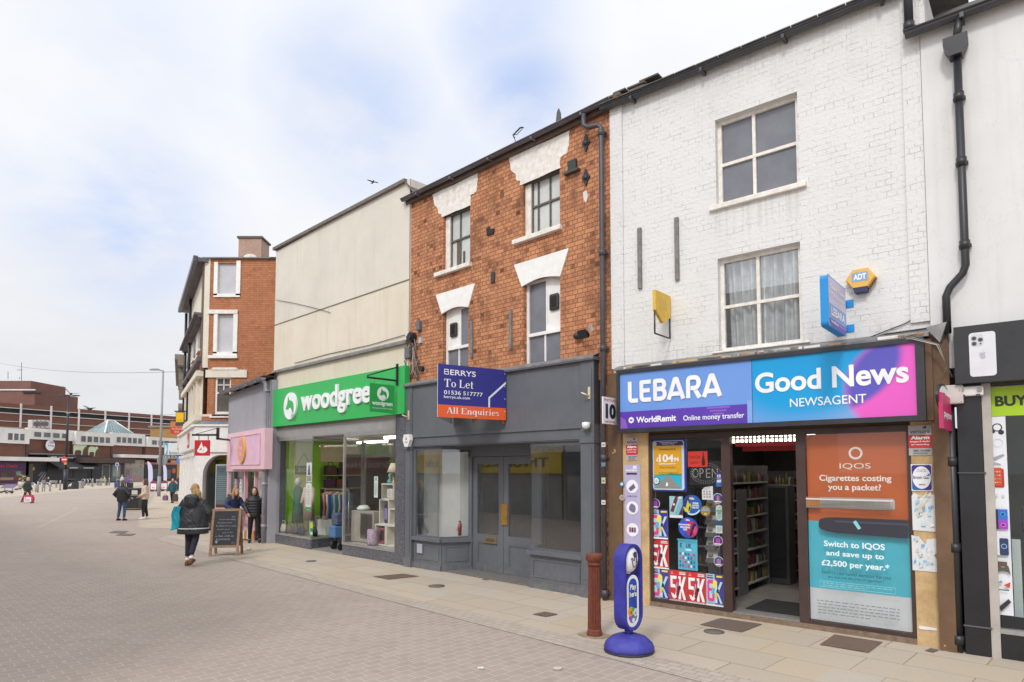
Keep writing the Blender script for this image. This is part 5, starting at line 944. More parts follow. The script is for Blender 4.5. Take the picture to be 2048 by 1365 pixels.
# to let board: two faces of a V
D0 = at(1011.5, 793, WB.w(WB.u(1011.5, 793, -.15), -.15).y); pl, pr = at(875.5, 780, D0.y/1.067), D0
zb, zt_ = at(875.5, 833.7, pl.y).z, at(875.5, 727, pl.y).z; WD = Wall(pl, pr); w, h = WD.L, zt_-zb
r = thing('to_let_board', 'blue and orange To Let board fixed in a V to the dark grey fascia', 'estate agent board', WD.w(0, 0, zb), WD.a)
def serif(mb, body, x0, z0, w, h, y, m):               # slab and hairline letters with feet
    K = {'T': (.72, [('v', .36, 0, 1, .15), ('h', .02, .70, .97, .06), ('v', .04, .72, 1, .05), ('v', .68, .72, 1, .05), ('h', .2, .52, .02, .05)]), 'o': (.56, [('o', .28, .33, .26, .34)]), 'L': (.64, [('v', .14, 0, 1, .15), ('h', .02, .28, .98, .05), ('h', .02, .6, .03, .06), ('v', .58, 0, .28, .05)]),
         'e': (.52, [('c', .27, .33, .25, .34), ('h', .08, .46, .38, .05)]), 't': (.38, [('v', .15, .04, .88, .13), ('h', .02, .34, .62, .05), ('h', .12, .34, .03, .06)]), 'A': (.76, [('d', .08, 0, .36, 1, .05), ('d', .38, 1, .66, 0, .16), ('h', .18, .52, .34, .05), ('h', 0, .2, .02, .05), ('h', .54, .76, .02, .05)]),
         'l': (.3, [('v', .14, 0, 1.03, .13), ('h', .03, .27, .02, .05), ('h', .02, .14, 1.0, .05)]), 'E': (.68, [('v', .14, 0, 1, .15), ('h', .02, .6, .98, .06), ('h', .02, .62, .03, .06), ('h', .2, .46, .5, .05), ('v', .59, .7, 1, .05), ('v', .61, 0, .3, .05)]),
         'n': (.6, [('v', .14, 0, .66, .13), ('v', .46, 0, .5, .13), ('a', .31, .48, .18, .19), ('h', .02, .26, .02, .05), ('h', .35, .58, .02, .05)]), 'q': (.58, [('o', .26, .33, .24, .34), ('v', .47, -.3, .66, .13), ('h', .36, .58, -.29, .05)]), 'u': (.6, [('v', .14, .16, .66, .13), ('v', .46, 0, .66, .13), ('u', .3, .18, .17, .18), ('h', .46, .58, .03, .05)]),
         'i': (.3, [('v', .14, 0, .66, .13), ('h', .03, .27, .02, .05), ('h', .03, .14, .64, .05), ('v', .14, .84, .98, .13)]), 'r': (.44, [('v', .14, 0, .66, .13), ('h', .03, .27, .02, .05), ('a', .28, .5, .13, .17), ('h', .03, .14, .64, .05)]), 's': (.44, [('S', 0, 0, 0, 0)]), ' ': (.26, [])}
    tot = sum(K[c][0]+.04 for c in body); s = w/tot; x = x0; i = 0
    def bx(a, b_, c, e): 
        nonlocal i; i += 1; mb.rect(a, b_, c, e, y-.00015*i, m)
    def ringp(cx, cz, rx, rz, a0, a1, th=.13, tv=.05):
        nonlocal i; i += 1; n = 18; P0 = arc(cx, cz, rx, rz, a0, a1, n+1 if a1-a0 < 360 else n); Q0 = arc(cx, cz, rx-th, rz-tv, a0, a1, n+1 if a1-a0 < 360 else n); k = len(P0)
        mb.add([(x+a*s, y-.00015*i, z0+b_*h) for a, b_ in P0+Q0], [(j, (j+1) % k, (j+1) % k+k, j+k) for j in range(k if a1-a0 >= 360 else k-1)], m)
    for c in body:
        for t_ in K[c][1]:
            k, *a = t_
            if k == 'v': bx(x+(a[0]-a[3]/2)*s, x+(a[0]+a[3]/2)*s, z0+a[1]*h, z0+a[2]*h)
            elif k == 'h': bx(x+a[0]*s, x+a[1]*s, z0+(a[2]-a[3]/2)*h, z0+(a[2]+a[3]/2)*h)
            elif k == 'o': ringp(a[0], a[1], a[2], a[3], 0, 360)
            elif k == 'c': ringp(a[0], a[1], a[2], a[3], 8, 320)
            elif k == 'a': ringp(a[0], a[1], a[2], a[3], 10, 170, .1, .07)
            elif k == 'u': ringp(a[0], a[1], a[2], a[3], 190, 350, .1, .07)
            elif k == 'S': ringp(.21, .49, .17, .17, 30, 270, .1, .05); ringp(.21, .18, .19, .18, -150, 90, .1, .05)
            elif k == 'd': i += 1; hw = a[4]/2; mb.poly([(x+(a[0]-hw)*s, z0+a[1]*h), (x+(a[0]+hw)*s, z0+a[1]*h), (x+(a[2]+hw)*s, z0+a[3]*h), (x+(a[2]-hw)*s, z0+a[3]*h)], y-.00015*i, m)
        x += (K[c][0]+.04)*s
b = MB(); b.box(0, w, 0, .015, 0, h, '#e8e8ea'); b.rect(0, w, h*.235, h, -.003, '#33348a'); b.rect(0, w, 0, h*.235, -.003, '#ee6530')
b.poly([(w*.73, h*.235), (w*.755, h*.235), (w*.755, h*.41), (w*1.0, h*.72), (w*1.0, h*.77), (w*.73, h*.43)], -.005, '#e9e9f2')
for k in range(4): b.poly(arc(w*.985, h*(.92-.25*k), .012, .012, n=8), -.006, '#c9c9d6')
b.build('panel', r); q = MB()
glyph(q, [[(0, 0), (0, 1), (.85, 1), (.85, .55), (0, .55)], [(.85, .5), (.95, .5), (.95, 0), (0, 0)]], w*.09, h*.815, w*.06, h*.09, -.006, wt, .16)
q.text('ERRYS', w*.17, h*.805, w*.37, h*.105, -.006, wt, .012); serif(q, 'To Let', w*.085, h*.575, w*.43, h*.15, -.006, wt)
q.text('01536 517777', w*.085, h*.435, w*.56, h*.075, -.006, wt, .008); q.text('berrys.uk.com', w*.085, h*.345, w*.37, h*.07, -.006, wt, .01); serif(q, 'All Enquiries', w*.12, h*.075, w*.78, h*.115, -.006, wt); q.build('lettering', r)
b = MB(); q3 = WB.w(WB.u(905, 800, -.15), -.15); q3.z = zb
lp = lambda g_: tuple(Matrix.Rotation(-WD.a, 3, 'Z') @ (Vector((g_[0], g_[1], 0))-Vector((pl.x, pl.y, 0))))
e3 = lp(q3); b.quad((0, .02, 0), (e3[0], e3[1], 0), (e3[0], e3[1], h), (0, .02, h), '#c9c9ce'); b.build('rear_panel', r)
b = MB(); 
for x in (w*.55, w*.97): b.box(x-.03, x+.03, .017, .09, -.07, h*.9, pm('#7d5238', '#684430', 9, .7))
b.build('post', r)

# small fixtures on the walls
def fixture(name, label, cat, w, px, py, fn, v=0., group=None):
    u, z = w.uz(px, py, v); q = MB(); fn(q); return tag(q.build(name, None, w.M(u, v, z)), label, cat, group)
def hexbox(q, h='#eceae6'):
    q.prism([(-.09, .12), (.09, .12), (.13, 0), (.06, -.15), (-.06, -.15), (-.13, 0)], -.09, 0, h); q.prism([(-.06, -.15), (.06, -.15), (.05, -.18), (-.05, -.18)], -.08, -.01, '#55659a'); q.poly([(-.03, -.0), (.03, -.0), (.0, .07)], -.092, '#6d6e78'); q.text('LYNX', -.055, -.07, .11, .035, -.092, '#5a5b66', .02)
fixture('alarm_box', 'white pointed alarm box on the left pilaster of the grey shopfront', 'alarm box', WB, 819, 880, hexbox, -.15)
fixture('dome_camera', 'small white dome camera on the right pilaster of the grey shopfront', 'camera', WB, 1178, 852, lambda q: (q.lathe([(.03, -.05), (.07, -.02), (.07, .05), (.05, .06)], '#edecea', 14, (0, -.08, 0)), q.box(-.02, .02, -.08, .0, .0, .05, '#e2e0dc')), -.15)
hook = lambda q: (q.box(-.02, .02, -.02, 0, -.1, .1, '#d9cfae'), q.tube([(0, -.02, -.05), (0, -.12, -.03), (-.07, -.13, .0)], .014, '#d9cfae', 6))
fixture('wall_hook', 'cream hook on the right pilaster of the grey shopfront', 'hook', WB, 1179, 786, hook, -.152); fixture('wall_hook', 'cream hook on the left pilaster of the grey shopfront', 'hook', WB, 818, 830, hook, -.152)
def flood(q):
    q.box(-.04, .04, -.1, 0, -.04, .05, M_BLACKP); q.tube([(0, -.08, 0), (.12, -.16, -.02)], .02, M_BLACKP, 6); q.add([(.05, -.12, -.08), (.30, -.2, -.1), (.33, -.32, .02), (.08, -.24, .04), (.08, -.1, -.02), (.30, -.17, -.04)], [(0, 1, 2, 3), (3, 2, 5, 4), (0, 4, 5, 1)], M_BLACKP); q.add([(.32, -.2, -.02), (.44, -.24, 0), (.42, -.3, .1), (.34, -.28, .06)], [(0, 1, 2, 3)], '#d9d9d6')
    q.ell((-.06, -.07, .0), .06, M_BLACKP, 10, 6)
fixture('floodlight', 'black floodlight and sensor on the orange brick beside the drainpipe', 'floodlight', WB, 1164, 672, flood)
def pat(q): q.ell((0, -.03, 0), (.05, .035, .05), M_BLACKP, 10, 6); q.prism([(0, .16), (.05, .05), (.09, 0), (.04, -.06), (0, -.16), (-.04, -.06), (-.09, 0), (-.05, .05)], -.03, 0, M_BLACKP)
fixture('wall_anchor', 'upper iron anchor plate on the orange brick near the gutter', 'wall plate', WB, 1173, 287, pat); fixture('wall_anchor', 'lower iron anchor plate on the orange brick near the drainpipe', 'wall plate', WB, 1173, 356, pat)
fixture('vent_flap', 'dark green vent flap right of the top brick window', 'vent', WB, 1147, 333, lambda q: (q.bbox(-.09, .09, -.06, 0, -.09, .1, .01, pm('#2f3a37')), q.box(-.16, .16, -.09, -.0, -.13, -.09, pm('#4a4540'))))
fixture('broken_vent', 'broken dark hole of a vent between the top brick windows', 'vent', WB, 981, 463, lambda q: q.prism([(-.08, -.07), (.1, -.07), (.13, .02), (.02, .03), (-.02, .1), (-.09, .08)], -.03, 0, pm('#231c1a')))
fixture('air_brick', 'small black vent below the top windows of the brick building', 'vent', WB, 987, 555, lambda q: q.bbox(-.05, .05, -.03, 0, -.11, .11, .01, pm('#3b3634')))
fixture('bird_mess', 'white patch on the brick below the anchor plates', 'stain', WB, 1171, 393, lambda q: q.prism([(-.05, .08), (.03, .1), (.06, -.02), (.02, -.12), (-.03, -.06)], -.012, 0, '#d9d5cc'))
def plank(L): return lambda q: q.box(-.032, .032, -.04, 0, -L, 0, pm('#8a8480', '#6e6966', 14, .8))
for w, px, y0, y1, lab in ((WN, 1280, 457, 578, 'left grey batten on the white brick wall'), (WN, 1354, 436, 561, 'right grey batten on the white brick wall'), (WB, 1023, 621, 698, 'right grey batten on the orange brick wall'), (WB, 945, 643, 716, 'left grey batten on the orange brick wall')):
    fixture('wall_batten', lab, 'batten', w, px, y0, plank(w.z(px, y0)-w.z(px, y1)), 0, 'grey battens left on the upper walls')
def clutter(q):
    gy = pm('#6f7176', '#5c5e63', 6, .5); Z = lambda px, py: (lambda a: (a[0]-c0[0], a[1]-c0[1]))(WB.uz(px, py, 0)); c0 = WB.uz(830, 690, 0)
    for px, py, hw, hh in ((841, 652, .06, .11), (819.5, 706, .09, .13)): x, z = Z(px, py); q.bbox(x-hw, x+hw, -.09, 0, z-hh, z+hh, .015, gy)
    x, z = Z(828, 675); q.prism(arc(x, z, .11, .11, n=16), -.12, 0, M_BLACKP); q.prism(arc(x, z, .07, .07, n=12), -.15, -.12, M_BLACKP); x, z = Z(843, 681); q.box(x-.05, x+.05, -.05, 0, z-.06, z+.06, '#b9bbc0'); x, z = Z(846, 738); q.prism(arc(x, z, .06, .06, n=12), -.08, 0, M_BLACKP)
    rr = random.Random(3)
    for k in range(9):
        px = 820+k*2.6; pts = [(*((Z(px+rr.uniform(-6, 6), y))[:1]), -.03-rr.uniform(0, .05), Z(px, y)[1]) for y in (672+k*2, 690, 706, 722+k, 742, 757)]; q.tube(pts, .009, rr.choice(('#2c2b2d', '#c9c6c2', '#8d8a88', '#2c2b2d')), 5)
fixture('cable_boxes', 'tangle of cables and grey boxes on the brick beside the green fascia', 'cable box', WB, 830, 690, clutter)
fixture('roof_cowl', 'bent dark metal strip sticking up from the brick building gutter', 'roof cowl', WB, 1036, 273, lambda q: (setattr(q, 'X', Matrix.Scale(.62, 4)), q.tube([(-.15, 0, .02), (-.22, 0, .12), (.1, 0, .24), (.22, 0, .2)], .025, M_BLACKP, 6), q.tube([(-.15, 0, .0), (-.1, 0, -.12)], .012, M_BLACKP, 5), q.tube([(-.22, 0, .12), (-.05, 0, .08), (.18, 0, .17)], .012, M_BLACKP, 5)), -.1)
fixture('loose_slate', 'upright loose slate standing on the brick building gutter', 'slate', WB, 1117, 238, lambda q: q.prism([(x*.62, z*.62) for x, z in [(-.08, -.1), (.1, -.1), (.08, .15), (.02, .3), (-.04, .2)]], -.02, .01, pm('#4d5a58', '#5d5350', 9, .6)), -.1)
# ------------------------------------------------------------------ posters and stickers of the newsagent
def poster(name, label, cat, px0, px1, yt, yb, layers, back='#f2f2f2', v=.083, group=None, w=WN, pts=None, t=.003):
    u0, zt_ = w.uz(px0, yt, v); zb = w.z(px0, yb, v); u1 = w.u(px1, (yt+yb)/2, v)
    return print_(name, label, cat, w.M(u0, v, zb), u1-u0, zt_-zb, layers, group, back, t, None, pts)
six = [('r', 0, .5, .05, 1, '#b9d3e2'), ('r', .5, 1, .05, 1, '#4536a0'), ('r', .05, .4, .93, .97, '#5b6fb5'), ('r', .05, .42, .86, .9, '#31356b'), ('r', .62, .95, .91, .965, '#f2dc3c'),
       ('p', rrect(.08, .48, .14, .82, .12, .08), '#e8438f'), ('p', rrect(.2, .36, .24, .46, .05, .04), '#b9d3e2'), ('p', rrect(.2, .5, .56, .7, .04, .03), '#b9d3e2'), ('p', [(.52, .1), (.66, .1), (.66, .78), (.52, .78)], '#c5e0ec'), ('p', [(.62, .45), (.84, .78), (.98, .78), (.72, .42), (.96, .1), (.82, .1)], '#b7d9e6'),
       ('p', [(.33, .42), (.5, .38), (.66, .76), (.58, .84), (.44, .8)], '#e9e05a'), ('p', [(.3, .42), (.48, .36), (.55, .56), (.4, .6)], '#56b6dd'), ('p', [(.5, .3), (.62, .24), (.75, .46), (.64, .5)], '#d3cf4e'), ('p', [(.6, .44), (.74, .42), (.76, .54), (.66, .56)], '#2d2b4d'), ('r', 0, 1, 0, .05, '#f4f4f4'), ('r', .1, .45, .07, .09, '#7d9ab0'), ('r', .55, .95, .07, .09, '#8f88c5')]
five = [('r', 0, 1, .04, 1, '#d5232b'), ('o', .16, .92, .05, .015, '#f4d0d0'), ('r', .08, .26, .87, .885, '#f0b0b0'), ('t', 'AP5000', .58, .92, .36, .045, '#f4f4f4', .04), ('r', .58, .95, .88, .905, '#f4f4f4'),
        ('p', [(.08, .44), (.08, .82), (.44, .82), (.44, .72), (.2, .72), (.2, .55), (.32, .55), (.32, .44)], '#f3f1f0'), ('p', [(.3, .55)]+arc(.30, .32, .18, .23, 80, -170, 14)+[(.22, .24)]+arc(.3, .33, .07, .13, -150, 80, 8), '#f3f1f0'), ('p', [(.54, .08), (.68, .08), (.68, .82), (.54, .82)], '#f3f1f0'), ('p', [(.64, .46), (.84, .82), (.97, .82), (.8, .45), (.97, .08), (.83, .08)], '#f3f1f0'),
        ('p', [(.35, .3), (.5, .28), (.6, .72), (.54, .76), (.42, .74)], '#b03a5c'), ('p', [(.4, .2), (.54, .16), (.66, .44), (.52, .5)], '#7d1f2c'), ('p', [(.54, .42), (.68, .4), (.68, .5), (.58, .54)], '#2b2023'), ('p', [(.38, .3), (.42, .3), (.5, .62), (.46, .62)], '#e8b9c8'), ('r', 0, 1, 0, .04, '#f4f4f4'), ('r', .1, .9, .055, .07, '#efb0b0')]
gs, gf = 'blue 6X vape posters', 'red 5X vape posters'
poster('poster', 'blue and pink 6X poster, highest of the left column in the newsagent window', 'poster', 1300, 1336, 1018.7, 1076, six, group=gs)
poster('poster', 'red 5X poster in the left column of the newsagent window, between two blue ones', 'poster', 1301, 1337.7, 1077.6, 1134.7, five, group=gf)
poster('poster', 'blue and pink 6X poster at the bottom left corner of the newsagent window', 'poster', 1302, 1338, 1135.5, 1197.5, six, group=gs)
poster('poster', 'red 5X poster in the bottom row, beside the bottom left blue one', 'poster', 1338.6, 1373.6, 1139, 1200.7, five, group=gf)
poster('poster', 'red 5X poster in the bottom row, beside the bottom right blue one', 'poster', 1374.2, 1411.5, 1143, 1205, five, group=gf)
poster('poster', 'blue and pink 6X poster at the bottom right, against the door frame', 'poster', 1412.2, 1447, 1146.8, 1209.5, six, group=gs)
lot = [('p', [(x/1., z) for x, z in rrect(.02, .98, .02, .98, .08, .05)], '#2b3f9c'), ('p', rrect(.05, .94, .03, .97, .07, .045), '#c9d4e4'), ('p', [(.07, .875), (.92, .875), (.92, .93), (.88, .96), (.1, .96), (.07, .93)], '#3f2f5a'), ('c', .1, .91, .07, '#b9bfae'), ('t', 'Changing Lives\nEvery Day', .26, .89, .5, .06, '#d5cfdf', .02), ('r', .09, .87, .31, .87, '#e0a51f'), ('r', .09, .87, .06, .31, '#35afc6'),
       ('p', [(.1, .06), (.85, .06), (.52, .30), (.46, .30)], '#8e8d88'), ('p', [(.09, .31), (.87, .31), (.87, .34), (.7, .335), (.55, .35), (.48, .33), (.3, .33)], '#3f8f6f'), ('t', 'EUROMILLIONS', .25, .79, .46, .03, '#6b5320', .02), ('t', '104', .24, .56, .42, .15, '#f4f1ea', .03), ('t', '£', .16, .57, .08, .08, '#f4f1ea', .03), ('t', 'M', .68, .57, .12, .08, '#f4f1ea', .03), ('t', 'SUPER JACKPOT', .24, .5, .48, .04, '#f4f1ea', .03), ('t', 'FRIDAY 7TH MARCH', .26, .45, .44, .025, '#8a6a1f', .0), ('r', .22, .76, .36, .43, '#d9ac3a'),
       ('c', .16, .20, .09, '#2b3138'), ('c', .16, .20, .08, '#f0f0ee'), ('l', .1, .22, .16, .23, 3, '#3f464d'), ('p', [(.43, .1), (.5, .1), (.5, .17), (.45, .17)], '#f0f0ee')]
poster('lottery_poster_case', 'yellow £104M jackpot poster in a blue rounded case in the newsagent window', 'poster', 1303, 1374, 879.5, 982, lot, '#25327d', .083, t=.02)
poster('poster', 'red cola card with a dark bottle outline beside the jackpot poster', 'poster', 1375.5, 1415, 903, 934, [('t', 'Coca-Cola', .08, .55, .55, .2, '#5a1a17', .01), ('t', 'TASTE IT', .1, .2, .5, .12, '#6a1f1b', .0), ('p', spline([(.72, .12), (.72, .4), (.75, .6), (.78, .8), (.77, .92), (.82, .92), (.82, .8), (.85, .6), (.88, .4), (.88, .12)], 3), '#3d1a16')], '#dc3d2b')
def led(q):
    u0, z0 = 0, 0
    q.box(-.02, .50, .0, .03, -.03, .33, pm('#2b2a2b', '#232223', 3, .3)); dm = fl('#b9b5b0')
    for k in range(40): a = 2*pi*k/40; q.poly(arc(.24+.23*cos(a), .15+.15*sin(a), .006, .006, n=6), -.003, dm); q.poly(arc(.24+.19*cos(a), .15+.12*sin(a), .005, .005, n=6), -.003, dm)
    for ch, st in (('O', arc(.08, .15, .045, .06, n=14)), ('P', [(.155, .09+.02*i) for i in range(7)]+arc(.165, .18, .04, .035, 80, -80, 6)), ('E', [(.255, .09+.02*i) for i in range(7)]+[(.27+.018*i, z) for i in range(3) for z in (.09, .15, .21)]), ('N', [(.345, .09+.02*i) for i in range(7)]+[(.425, .09+.02*i) for i in range(7)]+[(.355+.012*i, .2-.018*i) for i in range(6)])):
        for x, z in st: q.poly(arc(x, z, .007, .007, n=6), -.004, '#d3cec8')
fixture('led_open_sign', 'unlit dotted OPEN sign on a dark panel behind the newsagent glass', 'open sign', WN, 1381, 966, led, .10)
disc = [(.5+.5*x, .5+.5*z) for x, z in arc(0, 0, 1, 1, n=26)]
def sticker(label, cx, cy, r, layers, back, name='sticker', v=.083): return poster(name, label, 'sticker', cx-r, cx+r, cy-r*1.02, cy+r*1.02, layers, back, v, None, WN, disc)
vb = lambda a, b, c: [('c', .5, .5, .45, a), ('p', [(.3, .25), (.42, .25), (.42, .75), (.3, .7)], b), ('p', [(.46, .25), (.58, .25), (.58, .8), (.46, .8)], c), ('p', [(.62, .25), (.74, .28), (.74, .72), (.62, .75)], b), ('r', .2, .8, .14, .24, '#f0ecf2')]
sticker('round purple vape sticker at the left edge above the posters', 1310, 1007, 9.8, vb('#3b2a7d', '#d33f9c', '#7d5fd0'), '#e9e2f0')
sticker('round blue and red sticker beside the white calendar', 1435.7, 996.5, 10, vb('#2a3f8f', '#d8434c', '#6db4e0'), '#e9e9f0')
sticker('round purple and pink sticker beside the magazine rack', 1436, 1081, 9.8, vb('#4a2a85', '#e0489f', '#8a5fd0'), '#eee6f2')
sticker('round blue and red sticker, lowest on the right of the window', 1437.5, 1122, 9.8, vb('#26408f', '#e06a70', '#5fa8dc'), '#e9e9f0')
blu = lambda: [('c', .5, .5, .48, '#1d62b5'), ('p', arc(.5, .5, .47, .47, 100, 250, 14), '#27327d'), ('p', [(.05, .42), (.2, .36), (.34, .3), (.4, .15), (.3, .12), (.15, .2)], '#e5d93a'), ('p', [(.2, .4), (.3, .75), (.38, .55), (.42, .62), (.5, .4), (.4, .25)], '#d9cf3a'), ('p', [(.32, .2), (.45, .35), (.42, .5), (.34, .36)], '#2c2f3a'), ('r', .38, .46, .78, .88, '#e8c43a'), ('t', 'blu', .47, .77, .16, .12, '#f4f4f4', .03), ('t', 'INTENSE\nFLAVOUR\nFOR YOU', .54, .34, .32, .3, '#f4f4f4', .04), ('p', arc(.5, .5, .48, .48, 245, 330, 12)+arc(.5, .52, .43, .43, 330, 245, 12), '#d3e3f5')]
sticker('large round blue sticker with yellow fruit beside the dark teal flyer', 1384, 1009.6, 20, blu(), '#1a56a8')
blu2 = [('c', .5, .5, .48, '#2450b8'), ('p', arc(.5, .5, .47, .47, 60, 240, 18), '#2e5fd0'), ('p', arc(.66, .45, .3, .38, 0, 360, 20), '#b8336f'), ('p', [(.55, .1), (.66, .1), (.9, .66), (.8, .74), (.7, .6)], '#2b1f45'), ('p', [(.72, .3), (.86, .2), (.94, .45), (.85, .6)], '#e2466a'), ('t', 'RECHARGEABLE', .04, .6, .58, .07, '#f4f4f4', .04), ('t', 'REPLACEABLE\nPODS', .12, .36, .48, .2, '#f4f4f4', .04), ('r', .34, .4, .82, .92, '#e0489f'), ('t', 'blu', .42, .82, .16, .1, '#f4f4f4', .03)]
sticker('large round blue sticker with a red swirl above the pale blue poster', 1376.6, 1054, 20.5, blu2, '#2a2f86')
sticker('round gold sticker shaped like a bauble beside the large blue sticker', 1411, 1021.5, 10, [('r', .05, .95, .5, .72, '#5f93b5'), ('t', 'charity\nsupports', .1, .5, .8, .24, '#dfe6e8', .02), ('r', .4, .6, .15, .3, '#e8d9b0')], '#a88a3f')
poster('poster', 'pale blue poster with rows of small vapes in the newsagent window', 'poster', 1356, 1395, 1077, 1137.7, [('t', 'E', .1, .72, .12, .14, '#2d4f6a', .03), ('t', 'UK', .42, .72, .28, .14, '#2d4f6a', .03), ('p', rrect(.26, .42, .66, .95, .05, .04), '#6fb8d6'), ('r', .4, .7, .62, .68, '#d9eef4')]+[('r', .08+.15*i, .16+.15*i, .48-.13*j, .56-.13*j, ('#b8405f', '#2f5f8f', '#d86a8a', '#e8f0f2', '#3f6fa0')[(i*3+j*2) % 5]) for i in range(6) for j in range(4)]+[('r', 0, 1, .96, 1, '#3f9cc0')], '#5cc0dc')
poster('flyer', 'teal and maroon flyer left of the large blue sticker', 'flyer', 1339, 1365.5, 992, 1035, [('r', 0, 1, .12, 1, '#a8d3d8'), ('p', [(.05, .3), (.45, 1), (.72, 1), (.3, .25)], '#6b2f45'), ('p', [(.4, .15), (.8, .9), (1, .9), (1, .7), (.65, .15)], '#7fc0d0'), ('p', [(.7, .15), (1, .6), (1, .15)], '#5b2540'), ('c', .35, .62, .08, '#e9dfe4'), ('r', .65, .95, .9, .95, '#f0f0f0')], '#f0f0ee')
poster('calendar_sheet', 'curled white sheet of small pictures hanging in the newsagent window', 'sheet', 1404, 1426, 972, 999, [('l', .1, .8, .72, .95, 3, '#8d8f92')]+[('r', .15+.26*i, .27+.26*i, .15+.2*j, .27+.2*j, '#a58f8c') for i in range(3) for j in range(3)], '#dfe3e4', .083, None, WN, [(0, 0), (1, 0), (1, 1), (.3, .93), (0, .72)])
poster('sticker', 'narrow purple and blue card reading 10 at the right of the newsagent window', 'sticker', 1432, 1445, 945, 973, [('r', 0, 1, 0, .5, '#2f6fc0'), ('t', '10', .2, .66, .55, .2, '#f0f0f5', .04), ('r', .15, .85, .58, .62, '#cfc9e5'), ('p', [(.15, .28), (.8, .3), (.85, .5), (.2, .48)], '#e0e6f0')], '#4a3a95')
poster('sticker', 'pale green rounded DROP OFF sticker at the right of the newsagent window', 'sticker', 1431.5, 1445.5, 1009.6, 1041, [('r', .3, .7, .8, .84, '#d87a4a'), ('t', 'DROP', .12, .56, .76, .13, '#35504a', .02), ('t', 'OFF', .25, .4, .5, .13, '#35504a', .02), ('l', .2, .8, .12, .34, 3, '#7f9a92')], '#b9d8cf', .083, None, WN, rrect(0, 1, 0, 1, .5, .22))
poster('sticker', 'small blue and white card under the drop off sticker', 'sticker', 1431.5, 1445.5, 1041.5, 1066, [('r', 0, 1, .62, 1, '#2f5578'), ('l', .15, .85, .1, .55, 4, '#6d7f86')], '#d9e2df')
r = thing('magazine_rack', 'grey wire rack of leaflets behind the right side of the newsagent window', 'rack', WN.w(WN.u(1412, 1138, .22), .22, WN.z(1412, 1138, .22)), WN.a)
for k in range(5): q = MB(); z = .12+k*.19; q.add([(0, .0, z), (.17, .0, z), (.17, .09, z+.19), (0, .09, z+.19)], [(0, 1, 2, 3)], ('#b8b5b0', '#9d9a97', '#c4c1bb', '#aca59d', '#b5a38a')[k]); q.box(.0, .17, -.015, .0, z-.02, z+.05, '#5d5c5c'); q.box(.03, .1, -.004, .03, z+.08, z+.11, '#7a7470'); q.build('pocket', r)
q = MB(); q.tube([(.0, .1, -.6), (.0, .1, 1.1)], .008, M_STEEL, 6); q.tube([(.17, .1, -.6), (.17, .1, 1.1)], .008, M_STEEL, 6); q.build('post', r)
# the large cigarette alternative poster filling the right hand pane
logo = ('o', .51, .895, .07, .022, '#e9ddd2')
iq = [('r', 0, 1, .53, 1, '#bd5a19'), ('r', 0, 1, .17, .53, '#47b3c6'), logo, ('t', 'IQOS', .345, .808, .31, .034, '#e9ddd2', -.0), ('t', 'Cigarettes costing', .13, .738, .72, .042, '#f4ebe2', .02), ('t', 'you a packet?', .22, .69, .53, .042, '#f4ebe2', .02),
      ('p', [(0, .602), (.86, .602), (.875, .61), (.875, .652), (.86, .66), (0, .66)], '#b9b3ac')]
iq += [('r', .15+.012*k, .156+.012*k, .604, .658, '#8f8a85') for k in range(58)]+[('r', 0, .15, .602, .66, '#b57d4f')]+[('r', .01+.02*k, .018+.02*k, .604, .658, '#96653c') for k in range(7)]+[('r', 0, .87, .646, .654, '#dbd7d2'), ('r', 0, .87, .603, .612, '#7d7873')]
iq += [('p', [(.128, .515), (.132, .50), (.15, .49), (.22, .479), (.32, .474), (1, .466), (1, .556), (.32, .556), (.2, .552), (.145, .544), (.132, .53)], '#34343f'), ('r', .3, 1, .53, .54, '#4a4a57'), ('p', [(.48, .535), (.51, .545), (.56, .505), (.53, .497)], '#8fd0da'), ('t', 'Switch to IQOS', .18, .395, .6, .036, '#e9f2f3', .02), ('t', 'and save up to', .2, .345, .57, .036, '#e9f2f3', .02), ('t', '£2,500 per year.*', .15, .29, .67, .04, '#e9f2f3', .02),
       ('t', 'Switch to a less harmful alternative that costs', .15, .255, .68, .017, '#25424c', .0), ('t', 'less than half the price of cigarettes.*', .215, .232, .55, .017, '#25424c', .0), ('o', -1, -1, .01, .005, '#47b3c6'), ('r', .13, .87, .185, .187, '#9fd3dc'), ('r', .13, .87, .215, .217, '#9fd3dc'), ('r', .13, .132, .185, .217, '#9fd3dc'), ('r', .868, .87, .185, .217, '#9fd3dc'), ('l', .16, .84, .19, .212, 2, '#8fcbd5'), ('l', .1, .9, .04, .12, 5, '#8a8f92')]
iq = [L for L in iq if L[1] != -1]
print_('window_poster', 'tall orange and turquoise poster filling the right pane of the newsagent shopfront', 'poster', WN.M(3.025, .085, .125), 1.17, 2.45, iq, None, '#c9ccce', .004)
